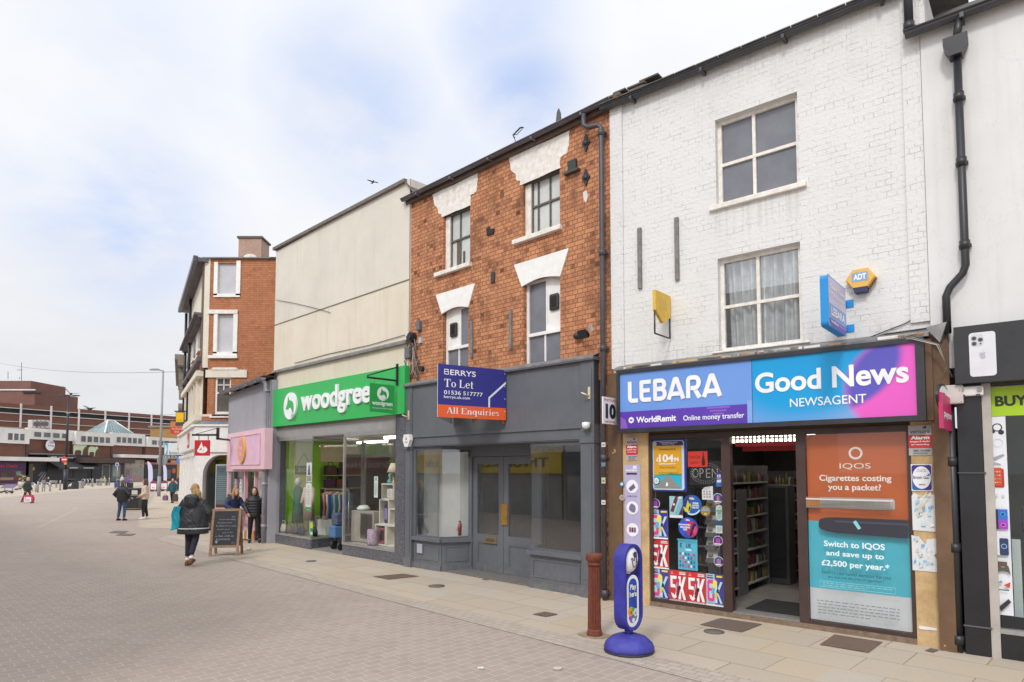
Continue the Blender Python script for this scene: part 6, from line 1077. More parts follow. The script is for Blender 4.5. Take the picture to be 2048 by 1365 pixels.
# pier notices
def ver(label, px0, px1, y0, y1): poster('alarm_notice', label, 'notice', px0, px1, y0, y1, [('r', .0, 1, .24, .68, '#c8333a'), ('t', 'verisure', .08, .73, .84, .13, '#3a3c42', .01), ('p', [(.6, .92), (.75, .98), (.8, .9), (.68, .88)], '#3a3c42'), ('t', 'Alarm', .1, .53, .8, .12, '#f4f0ee', .04), ('t', 'Images & Audio', .08, .42, .84, .07, '#f4f0ee', .02), ('t', 'on recording', .12, .32, .76, .07, '#f4f0ee', .02), ('t', '0800 158 8989', .2, .13, .72, .06, '#4a4d55', .01), ('r', .2, .8, .06, .09, '#83858c')], '#b5b1b0', -.012)
ver('grey and red alarm notice on the left stone pier of the newsagent', 1252, 1275.5, 875, 921); ver('grey and red alarm notice on the right stone pier of the newsagent', 1816, 1864, 851.5, 911)
poster('strip_poster', 'narrow lilac poster with white discs on the left stone pier', 'poster', 1248.5, 1281.5, 929.5, 1118, [('t', 'Good News', .1, .93, .7, .025, '#f2f0f7', .03), ('r', .55, .8, .955, .99, '#e9e6f2'), ('r', .15, .8, .895, .915, '#3f3a4a')]+[('c', .5, z, .37, '#f1eff5') for z in (.77, .545, .315, .09)]+[('t', 'MARILLION', .2, .66, .6, .015, '#4a4558')]+
       [('p', [(.28, .75), (.6, .8), (.72, .76), (.4, .72)], '#6d6580'), ('p', spline([(.3, .54), (.45, .59), (.7, .56), (.65, .5), (.4, .51)], 3), '#7d7690'), ('r', .3, .42, .29, .34, '#a0566a'), ('r', .45, .57, .29, .34, '#5d4a6a'), ('r', .6, .72, .29, .34, '#8a5f7d'), ('p', [(.3, .08), (.55, .12), (.7, .09), (.6, .05)], '#6f6580')], '#b9b1d2', -.012)
poster('payment_notice', 'white and blue gas payment notice on the right stone pier', 'notice', 1821.5, 1864.5, 928.5, 981.5, [('p', rrect(.03, .97, .03, .97, .1, .08), '#3a2f86'), ('p', rrect(.03, .6, .03, .5, .1, .08), '#2d5fb0'), ('c', .5, .5, .44, '#f0f0f2', .42), ('t', 'You can pay\nyour bills here', .25, .7, .5, .12, '#4a4e5c'), ('t', 'British Gas', .1, .45, .74, .11, '#2b3566', .01), ('p', [(.72, .58), (.9, .66), (.88, .56)], '#3a72b8'), ('t', 'payzone', .36, .2, .3, .06, '#a02858', .02)], '#f0f0f2', -.012)
def torn(label, px0, px1, y0, y1, seed, pts):
    rr = random.Random(seed); lay = []
    for k in range(26):
        x, z = rr.uniform(.05, .8), rr.uniform(.08, .9); s_ = rr.uniform(.05, .2); lay.append(('p', [(x, z), (x+s_, z+rr.uniform(.0, .1)), (x+s_*.8, z+rr.uniform(.06, .16)), (x+.02, z+.08)], rr.choice(('#9cc4e0', '#c5dbe8', '#6fa8d4', '#e4e4e0', '#d9c7a8', '#f2f0ec'))))
    poster('torn_poster', label, 'torn poster', px0, px1, y0, y1, lay, '#dfe2e2', -.011, None, WN, pts)
torn('upper torn white and blue poster on the right stone pier', 1823, 1874, 984, 1060, 5, [(0, 0), (1, -.02), (1, .92), (.7, .97), (.4, .9), (.1, .98), (0, .9)])
torn('lower torn white and blue poster on the right stone pier', 1823, 1875, 1070, 1140, 8, [(0, 0), (1, 0), (1, .35), (.85, .45), (1, .55), (1, .95), (.6, .9), (.55, .75), (.3, .95), (0, 1)])
poster('paper_scrap', 'white strip of torn paper low on the right stone pier', 'scrap', 1837, 1874, 1250, 1258, [], '#eceae6', -.012, None, WN, [(0, .3), (.1, .0), (1, .2), (.98, .8), (.05, .9)])
sticker('small round blue sticker on the brown pier left of the newsagent', 1244, 968, 4.5, [('c', .5, .5, .3, '#cfe0ea')], '#2f86b8', 'sticker', -.034)
sticker('small round pale sticker on the brown pier left of the newsagent', 1244.5, 995, 5.5, [('c', .5, .5, .36, '#a59789')], '#c5b9ac', 'sticker', -.034)
for y, h, c, lab in ((885, 9, '#d9d6d2', 'white sticker on the drainpipe, highest'), (925, 8, '#5f86a8', 'blue sticker on the drainpipe'), (955, 12, '#c9c3a0', 'yellowish sticker on the drainpipe'), (1000, 9, '#dcdad6', 'white sticker on the drainpipe, lowest')):
    poster('sticker', lab, 'sticker', 1203, 1211, y, y+h, [('r', .2, .8, .3, .6, '#8a8784')], c, -.163, None, WB)
# shelves with drinks inside the newsagent
def shelf_unit(label, u, v, w, h, rows, seed, W_=WN, rz=0, dens=9):
    r = thing('shelf_unit', label, 'shelves', W_.w(u, v, .08), W_.a+rz); f = MB(); sh_ = pm('#6a6a6c', '#56565a', 4, .4)
    f.box(0, .03, 0, .4, 0, h, sh_); f.box(w-.03, w, 0, .4, 0, h, sh_); f.box(.03, w-.03, .37, .4, 0, h, pm('#4a4a4c')); 
    for k in range(rows): z = .12+k*(h-.15)/rows; f.box(.03, w-.03, 0, .37, z, z+.025, pm('#aaa9a6', '#8d8c8a', 4, .4))
    f.build('frame', r); rr = random.Random(seed); g_ = MB()
    for k in range(rows):
        z = .145+k*(h-.15)/rows; x = .06
        while x < w-.08:
            q = rr.uniform(.04, .075); hh = rr.uniform(.12, .24); c = rr.choice(('#5d2a26', '#2f4a36', '#35405a', '#7d7438', '#4a4036', '#8d8a84', '#5f452f', '#375052', '#6a3a48'))
            if rr.random() < .78: g_.lathe([(q*.42, 0), (q*.45, hh*.6), (q*.18, hh*.82), (q*.18, hh)], fl(c), 8, (x+q/2, .08, z))
            else: g_.box(x, x+q, .03, .2, z, z+hh, c)
            x += q+.012
    g_.build('goods', r)['kind'] = 'stuff'; return r
shelf_unit('tall shelf of bottles on the left just inside the open newsagent door', 1.64, 1.0, 1.7, 2.1, 7, 3, rz=radians(90))
shelf_unit('dark shelf of goods at the back of the newsagent doorway', 1.0, 3.7, 1.7, 2.0, 7, 4)
shelf_unit('low shelf of goods behind the newsagent window posters', .75, 1.2, .9, 1.7, 5, 6)
r = thing('display_cabinet', 'tall grey glazed cabinet standing inside the newsagent doorway', 'cabinet', WN.w(1.45, 2.8, .08), WN.a); q = MB(); q.bbox(0, .5, 0, .4, 0, 1.75, .01, pm('#55565a', '#454649', 3, .35)); q.build('cabinet', r); q = MB(); q.rect(.05, .45, .1, 1.7, -.003, pm('#3d4042', '#303234', 2, .1)); q.build('door', r)
LIT = emit('#fff3e0', 8., 'shop_tube_light')
def striplight(label, W_, u, v, z, L=1.2, along=0): q = MB(); q.bbox(0, L, -.06, .06, 0, .05, .01, LIT); return tag(q.build('ceiling_light', None, W_.M(u, v, z) @ Matrix.Rotation(along, 4, 'Z')), label, 'light')
striplight('lit tube light on the newsagent ceiling seen through the doorway', WN, 1.75, .75, 2.6, 1.2)
for u, v in ((.9, 2.6), (2.4, 2.6), (1.2, 4.6)): striplight('lit tube light deep in the newsagent ceiling', WN, u, v, 2.6, 1.3)['group'] = 'newsagent ceiling lights'
for k, (u, v) in enumerate(((1.0, 2.2), (1.0, 4.6), (4.2, 1.0), (4.2, 4.4))): striplight('lit tube light on the charity shop ceiling', WW, u, v, 2.9, 1.5)['group'] = 'charity shop ceiling lights'
striplight('lit tube light in the window of the pink shop', WP, -.6, 1.4, 2.5, 1.5)
striplight('lit tube light on the phone shop ceiling', WR, 1.3, .9, 3.0, 1.2)

# ------------------------------------------------------------------ phone shop at the right edge
B = thing('phone_shop_building', 'white rendered building over the black phone shopfront at the right edge', 'building', WR.o, WR.a)
m = MB(); zR = WR.z(1892, 52); uA = WR.u(1899, 400); wall(m, .02, 4.5, 3.3, zR+.1, [], M_WREND); shell(m, .02, 4.5, 3.3, zR+.1, 7, M_WREND, .01); m.build('wall', B)
g = MB(); g.quad((-.05, -.12, zR+.05), (4.6, -.12, zR+.05), (4.6, 3.5, zR+2.3), (-.05, 3.5, zR+2.3), M_SLATE); g.build('roof', B); gutter(B, WR, -.12, zR+.02, 4.5, zR+.02, -.12, .07, None, 4)
X = lambda px, py, v=-.12: WR.uz(px, py, v)
a = X(1920, 40); b_ = X(1911, 88); c = X(1914, 110); d_ = X(1929, 540); e = X(1906, 590); f_ = X(1905, 650)
pipe(B, [(a[0], -.14, zR-.03), (b_[0], -.12, b_[1])], .042); pipe(B, [(c[0], -.1, c[1]-.0), (c[0], -.1, d_[1]+.06), (c[0]-.03, -.1, d_[1]-.03), (c[0]-.16, -.1, e[1]+.1), (c[0]-.2, -.1, e[1]), (c[0]-.2, -.1, 3.7)], .042, None, [(c[0], -.1, z) for z in (c[1]-.5, (c[1]+d_[1])/2, d_[1]+.3)])
q = MB(); q.prism([(b_[0]-.06, b_[1]-.16), (b_[0]+.06, b_[1]-.16), (b_[0]+.12, b_[1]-.02), (b_[0]+.12, b_[1]+.07), (b_[0]-.12, b_[1]+.07), (b_[0]-.12, b_[1]-.02)], -.2, -.03, M_BLACKP); q.build('rain_hopper', B)
pipe(B, [(-.08, -.1, zR+.02), (-.08, -.1, zR+1.2)], .05, None, [(-.08, -.1, zR+.1)])
uP0 = WR.u(1936, 1280, 0); uP1 = WR.u(1983, 1300, 0); BK = pm('#26262a', '#1d1d20', 3, .25, name='black_gloss_tile')
m = MB(); m.box(uP0-.02, uP1, -.05, .2, 0, 3.32, BK); m.box(uP1, 4.5, .0, .2, 3.125, 3.32, BK); m.box(uP0-.03, uP1+.02, -.065, .2, .32, .335, '#5b5d61'); m.box(uP0-.03, uP1+.02, -.065, .2, 2.06, 2.075, '#4b4d51'); m.box(uP1+.095, 4.5, -.02, .2, 0, .28, BK)
m.box(uP1+.005, uP1+.09, -.04, .16, 0.0, 3.12, pm('#b7b0a8', '#a69f97', 4, .4)); m.box(uP1+.09, 4.5, -.03, .16, .28, .33, M_ALU); m.box(uP1+.09, 4.5, -.03, .16, 3.065, 3.12, M_DBROWN); m.build('shopfront', B)
MB().rect(uP1+.09, 4.5, .33, 3.065, .06, M_GLASSC).build('window_pane', B); m = MB(); room(m, uP1, 4.6, .17, 5, .05, 3.12, pm('#777573'), pm('#bcbab7'), pm('#a9b2b0'), pm('#8d9493'), pm('#8d9493')); m.build('interior', B)
pipe(B, [(uP0-.085, -.03, 3.0), (uP0-.085, -.03, .02)], .045, None, [(uP0-.085, -.03, z) for z in (2.2, 1.2, .15)])
z0 = WR.z(1911, 768, -.2); z1 = WR.z(1907, 655, -.2); ua = WR.u(1908, 700, -.2); z0 = z0; h = z1-z0
sg = thing('shop_fascia_sign', 'black fascia with a white phone picture at the right edge of the street', 'shop sign', WR.w(ua, -.2, z0), WR.a); b = MB(); b.box(0, 4.3, 0, .22, 0, h, pm('#2d2d30', '#242427', 3, .5, .2, 30)); b.build('panel', sg)
ft = Fit(WR, -.2, ua, z0); P0 = ft(1937, 662+5); P1 = ft(1991, 756); P2 = ft(1940, 756)
x0, x1, za, zb_ = P0[0], ft(1992, 700)[0], P2[1]+.01, P0[1]; wt_ = '#dcdce0'; b = MB(); b.poly(rrect(x0, x1, za, zb_, .035), -.003, wt_); b.poly(rrect(x0+.02, x0+(x1-x0)*.55, zb_-(zb_-za)*.31, zb_-.02, .03), -.005, '#cbcbd1')
for k, (x, z) in enumerate(((.2, .87), (.44, .83), (.2, .75))): X_, Z_ = x0+(x1-x0)*x, za+(zb_-za)*z; b.poly(arc(X_, Z_, .024, .024, n=16), -.007, '#5d5f66'); b.poly(arc(X_, Z_, .012, .012, n=10), -.009, '#2c2d31')
b.poly(arc(x0+(x1-x0)*.44, za+(zb_-za)*.74, .009, .009, n=8), -.007, '#4a4b50'); cx_, cz_ = x0+(x1-x0)*.5, za+(zb_-za)*.48
b.poly(spline([(cx_-.03, cz_+.0), (cx_-.02, cz_+.03), (cx_, cz_+.022), (cx_+.025, cz_+.03), (cx_+.018, cz_), (cx_+.028, cz_-.02), (cx_+.01, cz_-.04), (cx_-.012, cz_-.038)], 3), -.006, '#b4b4bb'); b.poly(spline([(cx_, cz_+.03), (cx_+.012, cz_+.05), (cx_+.006, cz_+.034)], 3), -.0062, '#b4b4bb'); b.build('phone_picture', sg)
ub, zb2 = WR.uz(1977, 833, .03); zt2 = WR.z(1977, 775, .03)
print_('buy_poster', 'lime green BUY poster at the top of the phone shop window', 'poster', WR.M(ub, .055, zb2), 1.6, zt2-zb2, [('t', 'BUY', .04, .33, .185, .36, '#26301c', .04)], None, '#a9cf14')
us0 = WR.u(1979, 900, .05); us1 = WR.u(2009, 900, .05); zs0 = WR.z(1990, 1228, .05); zs1 = zb2-.005; bl = '#3b3d44'
print_('accessory_poster', 'tall white strip of phone accessory pictures in the phone shop window', 'poster', WR.M(us0, .055, zs0), us1-us0+.02, zs1-zs0,
       [('o', .5, .945, .3, .08, bl), ('c', .25, .925, .13, bl), ('c', .72, .92, .17, '#2d2e35'), ('o', .5, .865, .3, .03, '#c4c7cc'), ('p', [(.15, .79), (.8, .81), (.85, .80), (.3, .775)], '#9da0a6'), ('p', [(.15, .77), (.6, .76), (.65, .752), (.2, .755)], '#a8abb0'), ('p', rrect(.22, .78, .64, .735, .06, .01), '#b0352c'), ('p', rrect(.15, .66, .65, .74, .06, .01), '#d5532f')]+[('c', .26+.14*i, .665+.018*j, .045, ('#e9e2da', '#f0c35a', '#e98f6a', '#7db0d0')[(i+j) % 4]) for i in range(3) for j in range(4)]+
       [('c', .3, .60, .09, '#d3d6da'), ('c', .7, .60, .09, '#d3d6da'), ('r', .1, .4, .43, .53, '#2c2c33'), ('r', .35, .9, .43, .53, '#3a6fd0'), ('r', .35, .9, .43, .475, '#a83fc0'), ('c', .62, .505, .15, '#35b0d8'), ('c', .62, .505, .1, '#1f3a78'), ('c', .62, .452, .15, '#e07ad0'), ('c', .62, .452, .1, '#5a2a80'), ('p', rrect(.08, .5, .30, .385, .06, .01), '#e4e6ea'), ('p', rrect(.36, .88, .30, .385, .06, .01), '#2b3d63'), ('o', .62, .345, .18, .05, '#8fb0d8'),
        ('p', spline([(.1, .2), (.2, .25), (.5, .235), (.8, .25), (.92, .2), (.8, .215), (.5, .222), (.2, .215)], 3), '#55584d'), ('p', [(.2, .245), (.75, .245), (.75, .268), (.2, .268)], '#6a4f3a'), ('p', [(.1, .16), (.4, .175), (.45, .16)], '#7d9ab8'), ('p', [(.5, .15), (.9, .17), (.85, .14)], '#c8452f'), ('r', .1, .8, .125, .13, '#3a3c40'), ('p', [(.15, .04), (.75, .085), (.9, .07), (.3, .02)], '#2f3136'), ('r', .2, .23, .07, .1, '#4a4c50')], None, '#e6e8ed')
print_('window_film', 'black panel across the bottom of the phone shop window', 'window film', WR.M(us0, .052, .335), 1.6, zs0-.34, [], None, '#1f2023')
fixture('junction_box', 'pale grey square box on the black pilaster by the pink payment sign', 'junction box', WR, 1909, 790, lambda q: (q.bbox(-.09, .09, -.09, 0, -.11, .11, .012, pm('#c9c3bd', '#b9b3ad', 6, .5)), [q.poly(arc(x, z, .007, .007, n=6), -.092, '#8d8883') for x in (-.07, .07) for z in (-.09, .09)]), -.06)
fixture('twin_spotlight', 'white twin light fitting below the black phone fascia', 'light fitting', WR, 1942, 784, lambda q: (q.bbox(-.12, .12, -.07, 0, -.05, .06, .012, '#dcdad6'), [q.prism(arc(x, .02, .025, .025, n=12), -.09, -.07, '#8d8a86') for x in (-.085, .085)], [q.box(x-.02, x+.02, -.085, -.07, -.05, -.035, '#3b3a3a') for x in (-.07, .07)]), -.06)
for k, (u, z, w_, h_, c, lab) in enumerate(((us1+.35, .33, .5, .75, '#9a2230', 'red boxed gadget low in the phone shop window'), (us1+.12, 1.35, .3, .3, '#2d2d32', 'black boxed speaker in the phone shop window'), (us1+.45, 1.2, .35, .3, '#2a2a30', 'black and red box in the phone shop window'))):
    r = thing('gadget_box', lab, 'box', WR.w(u, .45, z+.03), WR.a); q = MB(); q.bbox(0, w_, 0, .25, 0, h_, .008, fl(c)); q.build('carton', r); q = MB(); q.rect(.03, w_-.03, h_*.55, h_*.9, -.003, '#b5404a' if k != 1 else '#7d2a30'); q.rect(w_*.3, w_-.05, .05, h_*.5, -.003, '#33353b'); q.build('print', r)
q = MB(); q.box(us1, us1+1.6, .3, .75, .06, .35, pm('#8f9a98')); q.box(us1+.02, us1+.1, .35, .4, .35, 1.3, pm('#b9c6c2')); tag(q.build('display_stand', None, WR.M(0, 0, 0)), 'pale display stand inside the phone shop window', 'display stand')
# torn flashing corner and cables over the right end of the sign
def flap(q): q.add([(-.12, -.22, .06), (.09, -.2, .10), (.02, -.24, -.14), (.13, -.08, .12), (.05, -.12, -.08)], [(0, 2, 1), (1, 2, 4, 3)], M_LEAD)
fixture('torn_flashing', 'bent grey corner of lead hanging above the right end of the newsagent sign', 'flashing', WN, 1880, 668, flap, 0)
def cab(q):
    rr = random.Random(2)
    for k in range(3): q.tube([(-.55+k*.05, -.03, .12-k*.01), (-.2, -.27, .06+k*.02), (.05+k*.02, -.3, -.05), (.12+k*.015, -.22, -.25-k*.05), (.1+rr.uniform(-.04, .08), -.15, -.42)], .0045, rr.choice(('#c9c4bc', '#a9a49c', '#55524f')), 5)
    q.tube([(-.9, -.02, .12), (-.3, -.02, .3), (.0, -.02, .46), (.2, -.02, .3)], .007, M_BLACKP, 5); q.tube([(-1.6, -.01, .02), (-.5, -.015, .2), (.3, -.02, .22)], .009, M_BLACKP, 5)
fixture('loose_cables', 'loose pale cables dangling over the right end of the newsagent sign', 'cables', WN, 1870, 690, cab, 0)
# ------------------------------------------------------------------ pavement things
p = gr(1189, 1271); r = thing('bollard', 'rust red fluted cast iron bollard on the pavement edge', 'bollard', p); q = MB(); n = 64; fl_r = lambda k, r0: r0*(1-(0, .13, .17, .13)[k % 4])
q.rings([[(fl_r(k, R)*cos(2*pi*k/n), fl_r(k, R)*sin(2*pi*k/n), z) for k in range(n)] for R, z in ((.086, .09), (.084, .3), (.078, .6), (.073, .88))], M_RUST, False); q.build('shaft', r)
q = MB(); q.lathe([(.1, 0), (.1, .03), (.09, .045), (.094, .06), (.086, .09)], M_RUST, 28); q.build('base', r); q = MB(); q.lathe([(.073, .88), (.088, .89), (.09, .905), (.08, .92), (.08, .935), (.105, .95), (.108, 1.02), (.104, 1.03), (.0, 1.038)], M_RUST, 28); q.build('cap', r)
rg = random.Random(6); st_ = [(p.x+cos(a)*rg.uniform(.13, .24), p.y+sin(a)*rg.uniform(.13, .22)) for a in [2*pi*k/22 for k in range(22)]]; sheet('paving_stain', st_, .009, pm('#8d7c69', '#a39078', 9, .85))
p = gr(1258, 1303); RZ = radians(47); BLU = pm('#3b3ba3', '#2d2d80', 7, .5, .2, 30, name='royal_blue_plastic')
r = thing('lottery_sign', 'royal blue lottery stand sign with a white ball on a domed rubber base', 'stand sign', p, RZ)
q = MB(); q.lathe([(.285, .03), (.29, .06), (.27, .11), (.2, .17), (.1, .205), (.03, .21), (.0, .21)], pm('#4646a6', '#32327f', 9, .65, .3, 40), 40); q.build('base', r); q = MB(); q.lathe([(.27, .0), (.287, .005), (.29, .03), (.285, .032)], pm('#33343a'), 40); q.build('rim', r)
W2 = .19; zb, zt_ = .25, 1.24; st = rrect(-W2, W2, zb, zt_, W2-.002, None, 10)
q = MB(); q.lathe([(.05, .2), (.05, .27)], BLU, 16); inner_ = rrect(-W2+.035, W2-.035, zb+.035, zt_-.035, W2-.037, None, 10); n = len(st)
for y, s_ in ((-.075, 1), (.075, -1)): q.add([(x, y, z) for x, z in st+inner_], [(i, (i+1) % n, (i+1) % n+n, i+n) for i in range(n)], BLU)
q.add([(x, y, z) for y in (-.075, .075) for x, z in st], [(i, (i+1) % n, (i+1) % n+n, i+n) for i in range(n)], BLU, True); q.add([(x, y, z) for y in (-.075, .075) for x, z in inner_], [(i, (i+1) % n, (i+1) % n+n, i+n) for i in range(n)], BLU, True)
q.prism(rrect(-W2+.03, W2-.03, zb+.03, .89, W2-.032, None, 10), -.05, .05, BLU); q.build('frame', r)
q = MB(); q.ell((0, 0, 1.065), (.155, .095, .165), pm('#eceaea', '#e2e0e1', 4, .4), 28, 16); q.build('ball', r); q = MB(); B2 = '#20265c'
def on_ball(x, z): return (x, -.0955*sqrt(max(0, 1-(x/.155)**2-((z-1.065)/.165)**2))-.004, z)
for pts in ([(-.05, 1.04), (-.035, 1.0), (0, .975), (.035, .99), (.045, 1.03), (.03, 1.06), (.02, 1.075)], [(-.05, 1.04), (-.065, 1.075), (-.055, 1.085), (-.035, 1.06), (-.02, 1.06), (-.005, 1.14), (.01, 1.145), (.008, 1.09)], [(.0, 1.1), (.03, 1.145), (.042, 1.135), (.02, 1.075)], [(.02, 1.06), (.04, 1.05)], [(.015, 1.04), (.038, 1.03)], [(-.015, 1.09), (-.03, 1.13), (-.015, 1.14)]): q.tube([on_ball(x, z) for x, z in spline(pts, 3, False)], .0045, B2, 5)
q.build('hand_mark', r)
q = MB(); o = rrect(-.125, .125, zb+.04, .885, .122, None, 10); i_ = rrect(-.088, .088, zb+.085, .845, .086, None, 10); n = len(o)
q.add([(x, -.06, z) for x, z in o+i_], [(k, (k+1) % n, (k+1) % n+n, k+n) for k in range(n)], wt); q.poly(i_, -.058, '#1f4fb8')
for k in range(3): q.poly([(-.05+.04*k, .66), (-.042+.04*k, .66), (.05+.035*k, .50), (.042+.035*k, .50)], -.0595, '#20307d') if k < 2 else None
for ki, (x, z, R, c) in enumerate(((-.045, .47, .058, '#e8a21f'), (.05, .45, .048, '#cfdde6'), (.0, .49, .025, '#3fae5a'), (-.04, .385, .035, '#a04fc0'), (.0, .41, .025, '#4a62d0'), (.04, .385, .022, '#3fae5a'), (.005, .365, .03, '#dfe8ee'))): q.poly(arc(x, z, R, R, n=16), -.0602-.0004*ki, c)
q.text('Play\nhere', -.072, .635, .144, .145, -.064, wt, .03); q.text('43', -.06, .445, .03, .03, -.064, '#2b2b2b', .03); q.text('07', .04, .43, .025, .025, -.064, '#2b2b2b', .03); q.build('panel', r)
# chalk board
p = gr(447, 1112.5); r = thing('chalk_board', 'folding wooden chalkboard with handwriting in front of the woman in the navy coat', 'chalkboard', p, radians(10)); WD_ = pm('#9a7a62', '#84664f', 12, .7, name='worn_wood')
w, h = .68, 1.14; ty = lambda z: .14*z/h*1.0
def fr(mb, lean, s0):
    for x0, x1, z0, z1 in ((-w/2, -w/2+.06, 0, h), (w/2-.06, w/2, 0, h), (-w/2+.06, w/2-.06, h-.06, h), (-w/2+.06, w/2-.06, .20, .26)):
        mb.add([(x, s0+lean*z+dy, z) for z in (z0, z1) for dy in (-.015, .015) for x in (x0, x1)], [(0, 2, 3, 1), (4, 5, 7, 6), (0, 1, 5, 4), (1, 3, 7, 5), (3, 2, 6, 7), (2, 0, 4, 6)], WD_)
def slate(mb, lean, s0): mb.quad((-w/2+.055, s0+lean*.26-.004, .255), (w/2-.055, s0+lean*.26-.004, .255), (w/2-.055, s0+lean*(h-.06)-.004, h-.055), (-w/2+.055, s0+lean*(h-.06)-.004, h-.055), pm('#34363b', '#2b2d32', 3, .8, name='chalk_slate'))
q = MB(); fr(q, .22, 0); q.build('frame', r); q = MB(); fr(q, -.22, .52); q.build('rear_frame', r); q = MB(); slate(q, .22, 0); q.build('slate', r); q = MB(); slate(q, -.22, .528); q.build('slate', r)
q = MB(); rr = random.Random(12)
for k, (tx, x0, x1, sz) in enumerate((('sale', .12, .2, .03), ('we are now taking', -.16, .22, .045), ('donations of toys', -.2, .14, .045), ('& clothes for our pets', -.22, .24, .05), ('thank you!', -.2, .1, .04), ('pop in for', -.06, .18, .04), ('a chat with us', -.22, .2, .045), ('& some biscuits', -.2, .12, .05))):
    z = .93-.078*k; q.X = Matrix.Translation((0, .22*z-.009, 0)); q.text(tx, x0, z, x1-x0, sz, 0, '#a9abae')
q.X = Matrix.Translation((0, .22*.32-.009, 0)); q.poly(arc(-.19, .33, .022, .016, n=10), 0, '#c9cbce'); [q.poly(arc(-.215+.018*k, .36+.004*(k % 2), .008, .009, n=8), 0, '#c9cbce') for k in range(4)]; q.add([(x, 0, z) for x, z in arc(.2, .31, .03, .03, 120, 400, 14)+arc(.2, .31, .024, .024, 120, 400, 14)], [(i, i+1, i+15, i+14) for i in range(13)], '#b9bbbe')
q.build('chalk_writing', r); q = MB(); q.tube([(-w/2, .06, .3), (-w/2-.01, .2, .22), (-w/2-.01, .32, .22), (-w/2, .43, .3)], .007, '#cfc8b8', 5); q.build('cord', r)
def cover(name, label, cat, pts, m, z=.011, group=None): c = [gr(*q) for q in pts]; o = sum(c, Vector())/len(c); return tag(MB().plan([((v-o).x, (v-o).y) for v in c], 0, .004, m).build(name, None, Matrix.Translation((o.x, o.y, z))), label, cat, group)
def grate_mat(c1, c2):
    m, t, p_ = bsdf('cast_iron_cover'); mp = t.new('ShaderNodeMapping'); mp.inputs['Rotation'].default_value = (0, 0, A0); t.put(mp.inputs[0], oc(t))
    b = bricktex(t, mp.outputs[0], .05, .03, .006, lin(c1), lin(c2), lin('#3d312b'), 0, .3); t.put(p_.inputs['Base Color'], t.mix(t.math('MULTIPLY', t.noise(oc(t), 9, 5, .7), .6), b.outputs[0], lin('#6b5d55'))); p_.inputs['Roughness'].default_value = .7; bump(t, p_, t.math('SUBTRACT', 1., b.outputs[1]), .6, .01); return m
GM1, GM2, GM3 = grate_mat('#95745f', '#8a6852'), grate_mat('#8c7a6c', '#7f6d60'), grate_mat('#8f8a86', '#85807c')
cover('manhole_cover', 'large rusty rectangular cover in the pavement before the grey shopfront', 'cover', [(746, 1154), (806, 1148.5), (838, 1153.5), (777, 1160)], GM1)
cover('manhole_cover', 'small rusty square cover in the pavement left of the bollard', 'cover', [(1065, 1230), (1091, 1225), (1116, 1230), (1092, 1235)], GM1)
cover('manhole_cover', 'large grey brown cover in the pavement in front of the newsagent door', 'cover', [(1400, 1251), (1441, 1238), (1524, 1250), (1483, 1266)], GM2)
cover('manhole_cover', 'large reddish cover in the pavement in front of the orange poster', 'cover', [(1640, 1291), (1669, 1271), (1765, 1286), (1737, 1307)], GM1)
cover('manhole_cover', 'small grey cover at the foot of the right stone pier', 'cover', [(1850, 1303), (1862, 1298.5), (1878, 1302), (1866, 1306.5)], GM2)
cover('drain_cover', 'long dark cover across the paved road behind the others', 'cover', [(218, 1066), (230, 1062), (257, 1063), (246, 1067)], GM3)
cover('drain_cover', 'long dark cover across the paved road, nearer than the other', 'cover', [(231, 1071), (243, 1067.5), (272, 1068.5), (260, 1072)], GM3)
for lab, px, py, R in (('small round grey cover in the pavement before the grey shop door', 873, 1173, .15), ('small round grey cover near the newsagent doorstep', 1428, 1264.5, .13), ('round grey cover on the pavement before the charity shop', 622, 1123, .12)):
    g0 = gr(px, py); q = MB(); q.lathe([(0, .004), (R, .004), (R, 0)], GM3, 20); tag(q.build('round_cover', None, Matrix.Translation((g0.x, g0.y, .010))), lab, 'cover')
def litter(label, px, py, pts, c, name='litter'): g0 = gr(px, py); q = MB(); q.plan(pts, .0, .012, c); return tag(q.build(name, None, Matrix.Translation((g0.x, g0.y, .008))), label, 'litter')
g0 = gr(493.5, 1101); q = MB(); q.lathe([(.03, 0), (.038, .1), (.036, .1), (.0, .09)], '#ecebe8', 12); o = tag(q.build('paper_cup', None, Matrix.Translation((g0.x, g0.y, .035)) @ Matrix.Rotation(1.5, 4, 'Y')), 'white paper cup lying on the pavement right of the chalkboard', 'litter')
litter('scrap of brown leaf before the grey shopfront step', 968, 1161, [(0, 0), (.1, .02), (.08, .07), (-.04, .06)], '#8a6b45'); litter('white scrap at the foot of the grey shopfront', 1106, 1188, [(0, 0), (.12, -.02), (.13, .02), (.01, .03)], '#d9c7b5'); litter('white scrap on the road paving left of centre', 955, 1339, [(0, 0), (.07, 0), (.06, .04), (.0, .035)], '#e2ded9'); litter('pale flattened gum on the road paving in front of the bollard', 1115, 1339, arc(0, 0, .05, .035, n=10), '#cfc6bf')
q = MB(); q.box(0, .5, -.012, 0, 0, .45, M_ALU) if 0 else q.bbox(-.09, .09, -.03, 0, -.1, .1, .01, pm('#a9abb2')); u, z = WB.uz(839.5, 1097, -.10); tag(q.build('meter_box', None, WB.M(u, -.085, z)), 'small pale grey box on the left bulkhead of the grey shopfront', 'meter box')

